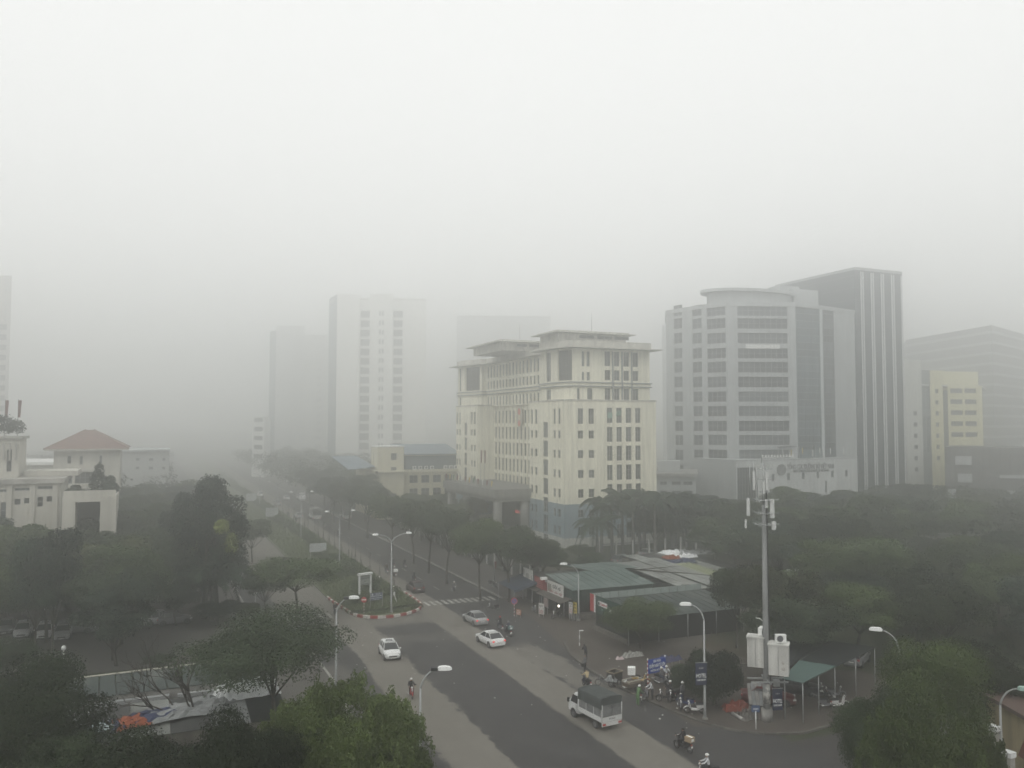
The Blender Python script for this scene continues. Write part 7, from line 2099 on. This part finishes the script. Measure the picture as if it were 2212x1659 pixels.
q = g4(1235, 720); person('second person at the back beneath the blue sheet', q.x, q.y, .1, R(-100), 'ride', 'white', 'navy', WH); bike('black motorbike at the back under the blue sheet', q.x, q.y, R(-100), BC['black'], .1)
q = g4(935, 725); bike('yellow and white delivery motorbike with a white crate', q.x, q.y, R(-30), mat('bike_yellow', (.5, .32, .06), .45), .1)
carton(q, Vector((math.cos(R(-30)), math.sin(R(-30)), 0)), M['white'], 'white insulated crate on the yellow motorbike', (.7, .7, .65), 1.0, .8)
# carts and bins
WD = mat('weathered_wood', (.10, .08, .06), .9, var=.2, scale=3)
q = g4(640, 720)
t = thing('rubbish_cart', 'dark open topped rubbish cart on the corner', 'cart', (q.x, q.y, .1), R(20))
bb_ = MB()
for (x0_, x1_, y0_, y1_) in ((-.6, .6, -.45, -.40), (-.6, .6, .40, .45), (-.6, -.55, -.4, .4), (.55, .6, -.4, .4)): bb_.bx(x0_, x1_, y0_, y1_, .35, 1.15)
bb_.bx(-.55, .55, -.4, .4, .35, .42); bb_.build('bin_body', mat('dark_bin', (.035, .035, .03), .8), t)
MB().bx(-.65, .65, -.5, -.45, 1.12, 1.2).bx(-.65, .65, .45, .5, 1.12, 1.2).bx(-.65, -.6, -.45, .45, 1.12, 1.2).bx(.6, .65, -.45, .45, 1.12, 1.2).build('bin_rim', mat('pale_rim', (.25, .21, .15), .8), t)
for s in (-.4, .4):
    b = MB(); wheel_mb(b, 0, 0, .3, .04, 0, 1); b.build('wheel', [M['rubber'], M['steel']], t, (0, s * 1.3, .3))
q = g4(540, 740)
t = thing('waste_bicycle', 'tricycle piled with a pale sack left of the rubbish cart', 'tricycle', (q.x, q.y, .1), R(150))
for x, y in ((-.5, -.4), (-.5, .4), (.7, 0)):
    b = MB(); wheel_mb(b, 0, 0, .3, .03, 0, 1); b.build('wheel', [M['rubber'], M['steel']], t, (x, y, .3))
MB().bx(-1, 0, -.35, .35, .45, .52).tube([(0, 0, .5), (.45, 0, .9), (.7, 0, .3)], .025, 5).tube([(.45, -.25, .95), (.45, .25, .95)], .02, 5).build('frame', M['steel'], t)
crumple('sack', 'pale sack on the tricycle by the rubbish cart', 'sack', q.x + .4, q.y - .25, .62, 1.0, .9, .5, GPL, 101, None, .4, 6)
q = g4(850, 800)
t = thing('market_cart', 'handcart with a glass topped tray and a white bag on its side', 'cart', (q.x, q.y, .1), R(12))
MB().bx(-.9, .9, -.45, .45, .75, .82).bx(-.85, .85, -.42, .42, .5, .74).build('tray', WD, t)
MB().bx(-.9, .9, -.45, -.41, 1.0, 1.05).bx(-.9, .9, .41, .45, 1.0, 1.05).bx(-.9, -.86, -.41, .41, 1.0, 1.05).bx(.86, .9, -.41, .41, 1.0, 1.05).bx(-.9, -.87, -.45, -.42, .82, 1).bx(.87, .9, -.45, -.42, .82, 1).bx(-.9, -.87, .42, .45, .82, 1).bx(.87, .9, .42, .45, .82, 1).build('pale_frame', mat('pale_frame', (.4, .39, .34), .7), t)
for s in (-.5, .5):
    b = MB(); wheel_mb(b, 0, 0, .32, .03, 0, 1); b.build('wheel', [M['rubber'], M['steel']], t, (.1, s, .32))
MB().tube([(.85, -.3, .8), (1.5, -.3, .95), (1.5, .3, .95), (.85, .3, .8)], .025, 6).build('push_handle', M['steel'], t)
crumple('plastic_bag', 'white plastic bag hanging beside the handcart', 'bag', g4(765, 800).x, g4(765, 800).y, .45, .45, .4, .7, WPL, 102, None, 0, 6)
crumple('plastic_bag', 'white and red plastic bag dropped on the bare corner', 'bag', g4(700, 435).x, g4(700, 435).y, .1, .9, .5, .35, mat('pinkish_plastic', (.5, .42, .42), .6), 103, None, 0, 6)
crumple('rubbish_heap', 'heap of pale rubbish at the back of the bare corner', 'rubbish', g4(850, 400).x, g4(850, 400).y, .1, 2.2, 1.0, .5, mat('mixed_rubbish', (.28, .28, .26), .8, var=.5, scale=5), 104, None, 0, 10)
crumple('orange_cover', 'crumpled orange red cover over a heap beside the telecom mast', 'tarpaulin', g4(2030, 1010).x, g4(2030, 1010).y, .1, 2.2, 1.5, .8, mat('orange_red_cover', (.17, .045, .028), .85, var=.15, scale=2), 105, None, -.3, 8)
crumple('rubble_heap', 'grey heap of bagged rubble at the foot of the mast', 'rubble', g4(2165, 1110).x, g4(2165, 1110).y, .1, 1.5, 1.3, .9, mat('grey_rubble', (.13, .125, .115), .95, var=.5, scale=4), 106, None, 0, 8)
crumple('blue_sheet', 'blue plastic sheet stretched behind the district sign', 'tarpaulin', g4(1250, 620).x, g4(1250, 620).y, 1.5, 3.0, 1.4, .5, mat('violet_blue_sheet', (.045, .048, .095), .8, var=.1), 107, None, .2, 6)
bs_ = [o for o in bpy.data.objects if o.name.startswith('blue_sheet')][0]
for (x, y) in ((-1.1, -.5), (1.1, -.5), (-1.1, .5), (1.1, .5)): MB().tube([(x, y, -1.5), (x, y, .05)], .03, 5).build('pole', M['steel'], bs_)
q0 = g4(1990, 1080); q1 = g4(2110, 1150)
t = MB().tube([(q0.x, q0.y, .25), (q1.x, q1.y, .25)], .14, 8).build('concrete_beam', M['concrete']); tag(t, 'pale concrete beam lying before the orange red cover', 'beam')
def P5(a, b): return ((2850 + a * 600 / 2212) * 2212 / 4032, (2400 + b * 600 / 2212) * 2212 / 4032)
q = G(*P5(480, 1230), 1.0)
t = thing('plank_stack', 'slanting grey boards leaning beside the mast', 'boards', (q.x, q.y, 0), -.6)
for k in range(5): MB().box((k * .3 - .6, 0, 1.0), (.27, 2.4, .05), 0, 0, Matrix.Rotation(R(28 + k), 3, 'X')).build('board', GPL if k % 2 else M['concrete'], t)
for i, (a, b_, rz_, c_) in enumerate(((1520, 1440, R(-25), 'grey'), (1680, 1440, R(-10), 'white'), (1400, 1290, R(-40), 'black'), (1620, 1290, R(-20), 'grey'), (1330, 1230, R(-35), 'black'))):
    q = G(*P5(a, b_)); bike(['grey motorbike nearest the lower right trees', 'white motorbike half under the lower right tree', 'black motorbike right of the red car', 'grey motorbike behind the nearest parked ones', 'black motorbike at the back of the car shelter'][i], q.x, q.y, rz_, BC[c_], .02)
# shop front clutter
def P3(a, b): return ((1800 + a * 900 / 2212) * 2212 / 4032, (2050 + b * 900 / 2212) * 2212 / 4032)
def aboard(a, yb, yt, w_, lab, m, name='standing_sign', lines=None):
    q = G(*P3(a, yb)); H_ = zat(P3(a, yt)[0], P3(a, yt)[1], q.x, q.y)
    w_ = w_ * .2232 * depth_of(q.x, q.y) / FPX
    t = thing(name, lab, 'sign', (q.x, q.y, 0), R(-68))
    z0 = max(.3, H_ * .22) if H_ < 2 else H_ * .42
    MB().bx(-w_/2, w_/2, -.03, .03, z0, H_).build('board', m, t)
    for s in (-1, 1): MB().bx(s * w_/2 * .8 - .025, s * w_/2 * .8 + .025, -.02, .02, 0, z0).build('leg', M['steel'], t)
    for k, (tx, f, wf, mm) in enumerate(lines or []):
        put_text(tx, (H_ - z0) * .2, mm, t, (0, -.036, z0 + (H_ - z0) * f), 0, 0, .004, w_ * wf)
    return t
aboard(595, 935, 860, 62, 'orange printed board standing at the forecourt edge', mat('orange_board', (.30, .13, .07), .8), lines=[('BÁN', .75, .6, SW), ('CƠM PHỞ', .45, .8, SW), ('BÚN', .2, .6, SW)])
aboard(815, 935, 800, 66, 'white menu board with a dark picture before the dark shop', SGNW, lines=[('BÒ', .75, .7, SK), ('LẨU NƯỚNG', .3, .85, SRT), ('GÀ VỊT', .12, .8, SRT)])
aboard(860, 905, 735, 52, 'faded pinkish board hanging above the white menu board', mat('faded_pink_board', (.24, .19, .18), .8))
aboard(1100, 975, 790, 46, 'white menu board left of the yellow one by the lamp post', SGNW, lines=[('PHỞ', .85, .8, SK), ('CÁ', .62, .5, SK), ('LẨU GÀ', .35, .8, SRT), ('VỊT OM', .15, .8, SRT)])
aboard(1142, 975, 790, 40, 'yellow menu board beside the grey lamp post', mat('yellow_board', (.46, .36, .06), .8), lines=[('MÓN', .8, .6, SK), ('NGON', .5, .7, SK), ('GIÁ RẺ', .2, .7, SK)])
aboard(1275, 880, 795, 60, 'small white framed board under the oil company sign', M['frame'], lines=[('SỬA XE', .6, .7, SRT)])
bl_ = thing('lit_bulb', 'small bright lamp glowing in the food shop front', 'lamp', (*G(*P3(984, 965)).xy, 0))
MB().ell((0, 0, 1.75), (.12, .12, .14), 10).build('bulb', emit('warm_white_lamp', (1, .93, .8), 6), bl_); MB().tube([(0, 0, 1.87), (0, 0, 2.5)], .01, 4).build('cord', M['black'], bl_)
for i, (a, b_, rz_, c_) in enumerate(((350, 880, R(160), 'black'), (745, 890, R(-100), 'grey'), (360, 660, R(-80), 'grey'), (330, 640, R(-80), 'black'), (960, 950, R(200), 'black'))):
    q = G(*P3(a, b_)); bike(['dark motorbike parked at the kerb by the crossing', 'grey motorbike before the dark shop', 'grey motorbike under the blue awning tree', 'black motorbike by the fence near the blue awning', 'black motorbike before the food shop'][i], q.x, q.y, rz_, BC[c_], .02)
q = G(*P3(1095, 965)); person('person in a blue grey top standing before the food shop menu boards', q.x, q.y, 0, R(-100), 'stand', 'navy', 'white')
# tall flag by the kerb trees
q = G(*P3(360, 640)); flagpole(q.x, q.y, .1, zat(P3(345, 390)[0], P3(345, 390)[1], q.x, q.y), 'small red flag on a pole among the street trees by the fence', FR, None, 1.0)

# ================================================================== CARS
def loft(b, st, m=0):
    """st: list of (x, [(y, z), ...]) half profiles from bottom to centre top; mirrored"""
    rings = []
    for x, pr in st:
        rings.append([(x, y, z) for y, z in pr] + [(x, -y, z) for y, z in reversed(pr[:-1] if pr[-1][0] == 0 else pr)])
    n = len(rings[0]); base = len(b.v)
    for r_ in rings: b.v.extend(r_)
    for i in range(len(rings) - 1):
        for k in range(n - 1):
            b.f.append((base + i*n + k, base + (i+1)*n + k, base + (i+1)*n + k + 1, base + i*n + k + 1)); b.m.append(m); b.sm.append(True)
    for i in (0, len(rings) - 1):
        f = tuple(base + i*n + k for k in range(n)); b.f.append(f if i else f[::-1]); b.m.append(m); b.sm.append(False)
def car_wheel():
    b = MB()
    b.tube([(0, -.10, 0), (0, .10, 0)], .315, 20, 0)
    for s in (-1, 1): b.tube([(0, s * .101, 0), (0, s * .118, 0)], .21, 14, 1, False)
    for k in range(5):
        a = k * 2 * math.pi / 5
        for s in (-1, 1): b.box((math.cos(a) * .11, s * .122, math.sin(a) * .11), (.20, .012, .045), 2, 0, Matrix.Rotation(-a, 3, 'Y'))
    return b.mesh('wheel', [M['rubber'], M['frame_d'], M['chrome']])
CW = car_wheel()
CG = mat('car_glass', (.022, .026, .028), .12, spec=.6)
HLM = mat('car_headlight', (.55, .56, .55), .2); TLM = mat('car_tail_light', (.38, .025, .02), .3)
TLIT = emit('lit_brake_light', (0.9, .05, .03), 0.5)
PLT = mat('plate_white', (.6, .6, .58), .6)
CARP = {}
def car_proto(kind, paint, lit=False):
    key = (kind, paint.name, lit)
    if key in CARP: return CARP[key]
    t = thing('car', 'x', 'car')
    L2 = {'sedan': 2.25, 'hatch': 1.98, 'suv': 2.25}[kind]; W2 = .87; top = {'sedan': 1.46, 'hatch': 1.52, 'suv': 1.70}[kind]
    rear_t = {'sedan': -1.0, 'hatch': -1.35, 'suv': -1.6}[kind]; rear_b = {'sedan': -1.72, 'hatch': L2 * -.93, 'suv': L2 * -.93}[kind]
    deck = {'sedan': .98, 'hatch': .95, 'suv': 1.02}[kind]
    k = 1.0 if kind != 'suv' else 1.1
    def pr(w, zb, zs, zt, zc): return [(w * .82, zb), (w * .98, zb + .14), (w, (zb + zs) / 2 + .05), (w * .975, zs), (w * .90, zt), (w * .45, zc), (0.0, zc + .012)]
    b = MB()
    loft(b, [(-L2, pr(W2 * .80, .34, .62, .72, .74)), (-L2 + .06, pr(W2 * .90, .26, .78 * k, .88 * k, .90 * k)), (-L2 + .35, pr(W2 * .985, .21, .86 * k, deck - .03, deck)), (-1.2, pr(W2, .19, .90 * k, deck - .02, deck)), (0, pr(W2, .19, .89 * k, .93 * k, .94 * k)),
             (.95, pr(W2, .19, .86 * k, .93 * k, .95 * k)), (1.55, pr(W2 * .985, .20, .80 * k, .86 * k, .90 * k)), (L2 - .28, pr(W2 * .93, .22, .70 * k, .77 * k, .81 * k)), (L2 - .07, pr(W2 * .82, .25, .60 * k, .66 * k, .69 * k)), (L2, pr(W2 * .70, .32, .50, .55, .57))])
    b.build('body', paint, t)
    # cabin: glass volume, roof panel, pillars
    wb, wt = W2 * .90, W2 * .69
    A = [(1.02, wb, .93 * k), (.25, wt, top - .04), (rear_t, wt, top - .05), (rear_b, wb * .93, deck - .01)]
    def q(s): return [(x, y * s, z) for x, y, z in A]
    l, r = q(1), q(-1)
    MB().face([l[0], l[1], r[1], r[0]][::-1]).build('windscreen', CG, t)
    MB().face([l[2], l[3], r[3], r[2]][::-1]).build('rear_window', CG, t)
    for s_, sd in ((l, 1), (r, -1)):
        f = [s_[0], s_[1], s_[2], s_[3]]
        MB().face(f if sd < 0 else f[::-1]).build('side_windows', CG, t)
    rb_ = MB(); loft(rb_, [(.30, [(wt * 1.0, top - .07), (wt * 1.01, top - .04), (wt * .85, top - .005), (0, top)]), (-.3, [(wt * 1.02, top - .07), (wt * 1.03, top - .03), (wt * .85, top + .012), (0, top + .02)]), (rear_t - .03, [(wt * 1.0, top - .08), (wt * 1.01, top - .05), (wt * .85, top - .015), (0, top - .01)])])
    rb_.build('roof', paint, t)
    pl = MB()
    for s_ in (l, r):
        sg = 1 if s_ is l else -1
        for a, c in ((s_[0], s_[1]), (s_[2], s_[3])):
            pl.tube([Vector(a) + Vector((0, .012 * sg, 0)), Vector(c) + Vector((0, .012 * sg, 0))], [.045, .035], 5)
        for xm in (-.32,) if kind == 'sedan' else (-.3, -1.15):
            zb_ = .93 * k; pl.tube([(xm, wb * sg, zb_), (xm - .03, (wt + .02) * sg, top - .05)], .035, 5)
        pl.tube([s_[0], (-.35, wb * sg, .925 * k), s_[3]], .025, 5)
    pl.build('pillars', paint, t)
    for x in (1.38, -1.32):
        for s in (-1, 1): link_mesh('wheel', CW, t, (x, s * (W2 - .09), .315))
        MB().tube([(x, -W2 - .003, .33), (x, W2 + .003, .33)], .375, 18, 0, False).build('wheel_arch', M['black'], t)
    for s in (-1, 1):
        MB().box((L2 - .20, s * W2 * .70, .66 * k), (.30, .30, .14), 0, s * -.5).build('headlight', HLM, t)
        MB().box((-L2 + .07, s * W2 * .72, .80 * k), (.12, .34, .15), 0, s * .3).build('tail_light', TLIT if lit else TLM, t)
        MB().ell((.82, s * (W2 + .08), .98 * k), (.07, .11, .07), 8).build('door_mirror', paint, t)
        for xm in (.2, -.75): MB().bx(xm, xm + .16, s * W2 * .99 - .012, s * W2 * .99 + .012, .80 * k, .825 * k).build('door_handle', paint, t)
    MB().bx(L2 - .05, L2 + .012, -.42, .42, .40, .54).build('grille', M['black'], t)
    MB().bx(L2 - .02, L2 + .022, -.24, .24, .30, .39).build('number_plate', PLT, t)
    MB().bx(-L2 - .012, -L2 + .1, -.24, .24, .56, .67).build('number_plate', PLT, t)
    MB().bx(-L2 - .01, -L2 + .3, -.6, .6, .24, .34).build('rear_valance', M['black'], t)
    for x_ in (-.02,): MB().bx(-.95, .95, -W2 * .8, W2 * .8, .15, .2).build('underbody', M['black'], t)
    CARP[key] = t; t['_used'] = 0
    return t
def car(kind, paint, x, y, rz, label, lit=False, group=None):
    p = car_proto(kind, paint, lit)
    if not p['_used']: o = p; p['_used'] = 1; o.location = (x, y, 0.0); o.rotation_euler = (0, 0, rz)
    else: o = copy_tree(p, (x, y, 0.0), rz)
    o['label'] = label; o['category'] = 'car'
    if group: o['group'] = group
    return o
CP = {'white': mat('car_white', (.66, .67, .66), .3, spec=.5), 'silver': mat('car_silver', (.36, .37, .37), .35, metal=.3), 'dark': mat('car_dark_red', (.055, .035, .035), .4), 'black': mat('car_black', (.02, .02, .022), .3), 'red': mat('car_red', (.11, .02, .018), .4), 'grey': mat('car_grey', (.17, .175, .18), .4), 'pale': mat('car_pale_silver', (.5, .51, .51), .35)}
q = G(848, 1424); tx = car('hatch', CP['white'], q.x, q.y + 1.2, HERE - R(4), 'white taxi with a roof sign coming down the left carriageway')
MB().bx(-.42, -.18, -.33, .33, 1.5, 1.66).build('taxi_sign', mat('taxi_sign_grey', (.16, .16, .17), .5), tx)
put_text('TAXI', .12, SW, tx, (-.175, 0, 1.58), R(90), 0, .004, .4)
q = G(1040, 1352); car('sedan', CP['silver'], q.x - .2, q.y + 1.6, AWAY + R(3), 'silver sedan driving away with glowing brake lights', True)
q = G(1075, 1399); car('sedan', CP['white'], q.x - .2, q.y + 1.7, AWAY + R(5), 'white sedan driving away behind the silver one', True)
q = G(903, 1281); car('hatch', CP['dark'], q.x, q.y + 1.4, AWAY, 'dark red brown hatchback driving away beside the median nose')
for (px, py, k_, c_, lab) in ((647, 1120, 'hatch', 'silver', 'silver car far up the avenue before the pale truck'), (600, 1092, 'suv', 'grey', 'hazy grey car far up the avenue'), (563, 1073, 'suv', 'white', 'faint white car at the far end of the dusty lane'), (620, 1080, 'sedan', 'pale', 'faint pale car in the farthest group')):
    q = G(px, py); car(k_, CP[c_], q.x, q.y + 1.5, AWAY, lab)
q = G(535, 1258); car('hatch', CP['pale'], q.x, q.y, HERE, 'silver car coming along the far left carriageway under the trees')
# -- the parked cars on the left
pk = [(270, 1048, 'hatch', 'pale', HERE), (540, 1062, 'hatch', 'white', HERE), (770, 1070, 'sedan', 'silver', HERE), (940, 1015, 'suv', 'grey', HERE + R(80)), (430, 730, 'sedan', 'white', HERE + R(60)), (930, 715, 'sedan', 'black', R(0)),
      (40, 360, 'suv', 'white', HERE + R(60)), (370, 480, 'hatch', 'grey', HERE), (490, 465, 'hatch', 'silver', HERE), (1150, 370, 'sedan', 'white', HERE + R(40)), (1375, 345, 'hatch', 'pale', HERE), (1690, 290, 'sedan', 'silver', R(20)), (2000, 905, 'suv', 'silver', R(10)), (2170, 900, 'hatch', 'grey', R(5)), (60, 1000, 'sedan', 'grey', HERE)]
pl_ = ['pale hatchback in the front parked row, left of the two tall trunks', 'white hatchback seen between the two tall trunks in the front parked row', 'silver sedan right of the two tall trunks in the front parked row', 'grey car at the right end of the front parked row', 'white sedan in the second row left of the tall trunks', 'black sedan with a pale roof line in the second row', 'white car in the far row at the left edge', 'grey car in the far row, left of two', 'silver car in the far row, right of two', 'white sedan in the far row above the egg shaped tree', 'pale hatchback in the far row facing the camera', 'silver sedan at the right end of the far row', 'silver car right of the egg shaped tree', 'grey car rightmost beside the egg shaped tree', 'grey sedan at the left edge in the front parked row']
for (a, b_, k_, c_, rz_), lab in zip(pk, pl_):
    q = G(.1736 * a, 1196 + .1736 * b_); car(k_, CP[c_], q.x, q.y + 1.2, rz_, lab, False, 'cars parked on the left')
# -- right hand cars
q = G(*P5(1000, 1390)); car('sedan', CP['red'], q.x - 1.6, q.y + 1.2, R(-38), 'dark red car nosing out from under the car shelter')
q = G(*P5(1380, 1330)); car('sedan', CP['black'], q.x - .3, q.y + 2.4, R(-45), 'black car under the car shelter behind the red one')
q = G(*P5(2050, 820)); car('suv', CP['grey'], q.x, q.y + 1, R(30), 'grey car half hidden beyond the car shelter')
for (px, py, k_, c_, lab) in ((1345, 1218, 'suv', 'grey', 'pale grey car behind the shed roofs at the palms'), (1400, 1202, 'sedan', 'pale', 'pale car parked under the palms'), (2070, 1108, 'sedan', 'white', 'white car by the boundary wall on the right')):
    q = G(px, py); car(k_, CP[c_], q.x, q.y, R(20), lab)

# ================================================================== TRUCKS
def truck(x, y, rz, label, canvas, cabp, group=None, sc=1.0, detail=True):
    t = thing('covered_truck', label, 'truck', (x, y, 0), rz)
    TW = .92
    b = MB()     # cab, nose forward
    loft(b, [(.78, [(TW * .96, .45), (TW, .7), (TW, 1.15), (TW * .95, 1.95), (TW * .8, 2.02), (0, 2.04)]), (1.5, [(TW * .96, .45), (TW, .7), (TW, 1.15), (TW * .93, 1.93), (TW * .78, 2.0), (0, 2.02)]), (1.95, [(TW * .96, .45), (TW, .7), (TW * .98, 1.1), (TW * .88, 1.5), (TW * .74, 1.55), (0, 1.56)]), (2.3, [(TW * .93, .45), (TW * .96, .7), (TW * .94, .95), (TW * .9, 1.12), (TW * .7, 1.14), (0, 1.15)]), (2.38, [(TW * .85, .5), (TW * .9, .68), (TW * .88, .85), (TW * .8, .95), (TW * .6, .97), (0, .97)])])
    b.build('cab', cabp, t)
    MB().face([(1.62, TW * .78, 1.94), (1.62, -TW * .78, 1.94), (2.2, -TW * .84, 1.24), (2.2, TW * .84, 1.24)][::-1]).build('windscreen', CG, t)
    for s in (-1, 1):
        f = [(.95, s * (TW + .004), 1.22), (1.95, s * (TW * .985 + .004), 1.22), (1.62, s * (TW * .945 + .02), 1.85), (.95, s * (TW * .955 + .02), 1.85)]
        MB().face(f if s < 0 else f[::-1]).build('side_window', M['black'], t)
        MB().bx(2.0, 2.1, s * (TW + .05), s * (TW + .22), 1.15, 1.5).build('wing_mirror', M['black'], t)
        MB().bx(2.3, 2.4, s * TW * .5, s * TW * .85, .62, .78).build('headlight', HLM, t)
    MB().bx(-2.45, .72, -.96, .96, .72, .84).build('bed', WHP, t)
    for s in (-1, 1):
        MB().bx(-2.45, .70, s * .965, s * 1.0, .78, 1.12).build('side_board', WHP, t)
        MB().bx(-2.42, .66, s * .95, s * .975, 1.125, 2.0).build('side_mesh', mat('mesh_grey', (.16, .165, .165), .8, var=.25, scale=3), t)
        for k in range(4): MB().bx(-2.42 + k * 1.02, -2.39 + k * 1.02, s * .976, s * 1.0, 1.12, 2.0).build('stake', WHP, t)
    # canvas top
    c = MB(); st = []
    for i in range(7):
        x_ = .74 - i * 3.24 / 6; sag = .03 * (i % 2)
        st.append((x_, [(1.02, 1.72 + .05 * (i % 2)), (1.03, 2.1), (1.01, 2.52 - sag), (.90, 2.60 - sag), (0, 2.68 - sag)]))
    loft(c, st[::-1]); c.build('canvas_cover', canvas, t)
    for s in (-1, 1):
        MB().bx(-2.50, -2.46, s * .02 if s > 0 else -.92, .92 if s > 0 else -.02, 1.15, 2.05).build('rear_door', mat('mesh_grey', (.16, .165, .165), .8), t)
        MB().tube([(-2.5, s * .96, .75), (-2.5, s * .96, 2.1)], .035, 6).build('corner_post', WHP, t)
        MB().bx(-2.54, -2.44, s * .62, s * .92, .50, .64).build('tail_light', TLM, t)
    MB().bx(-2.51, -2.46, -.94, .94, .78, 1.12).build('tail_board', WHP, t)
    MB().bx(-2.5, -2.4, -.95, .95, .42, .72).build('bumper', WHP, t)
    MB().bx(-2.52, -2.505, -.22, .22, .5, .62).build('number_plate', PLT, t)
    if detail: put_text('29C-356.32', .16, SK, t, (-2.515, 0, .95), R(-90), 0, .004, .62)
    for x_ in (1.55, -1.45):
        for s in (-1, 1): link_mesh('wheel', CW, t, (x_, s * .82, .33))
    MB().bx(-2.3, 1.4, -.35, .35, .42, .72).build('chassis', M['black'], t)
    MB().tube([(1.55, -.925, .36), (1.55, .925, .36)], .40, 18, 0, False).build('wheel_arch', M['black'], t)
    t.scale = (sc, sc, sc)
    return t
WHP = mat('truck_white', (.55, .56, .55), .5, var=.06)
q0 = G(1322, 1590)      # rear corner
truck(G(1292, 1562).x - .1, G(1292, 1562).y + .6, AWAY + R(7), 'small white truck with a dark green canvas cover, driving away', mat('dark_canvas', (.05, .058, .056), .9, var=.2, scale=2), mat('cab_white', (.62, .63, .62), .35), sc=1.0)
q = G(683, 1124); truck(q.x, q.y + 2, AWAY, 'hazy pale covered truck far up the right carriageway', mat('pale_canvas', (.22, .22, .21), .9), MATS['cab_white'], detail=False, sc=1.15)
q = G(739, 1124); truck(q.x + 1.2, q.y + 2, AWAY, 'hazy pale truck standing right of the far covered truck', MATS['pale_canvas'], MATS['cab_white'], detail=False, sc=1.1)
q = G(640, 1085); truck(q.x + 2.5, q.y + 6, HERE, 'faint pale truck at the far right kerb of the avenue', MATS['pale_canvas'], MATS['cab_white'], detail=False, sc=1.2)
for coll in (CARP, BP):
    for k, p in coll.items():
        if '_used' in p: del p['_used']
# ================================================================== HAZE
hz = MB().bx(-460, 800, -120, 1000, -1.2, 108).build('haze', [])
hz['kind'] = 'stuff'
hm = bpy.data.materials.new('foggy_air'); hm.use_nodes = True
ht = hm.node_tree; ht.nodes.clear()
ho = ht.nodes.new('ShaderNodeOutputMaterial'); hv = ht.nodes.new('ShaderNodeVolumePrincipled')
hv.inputs['Color'].default_value = (0.985, 0.99, 0.985, 1)
hv.inputs['Density'].default_value = HAZE_DENSITY
hv.inputs['Anisotropy'].default_value = 0.87
ht.links.new(hv.outputs[0], ho.inputs['Volume'])
hz.data.materials.clear(); hz.data.materials.append(hm)
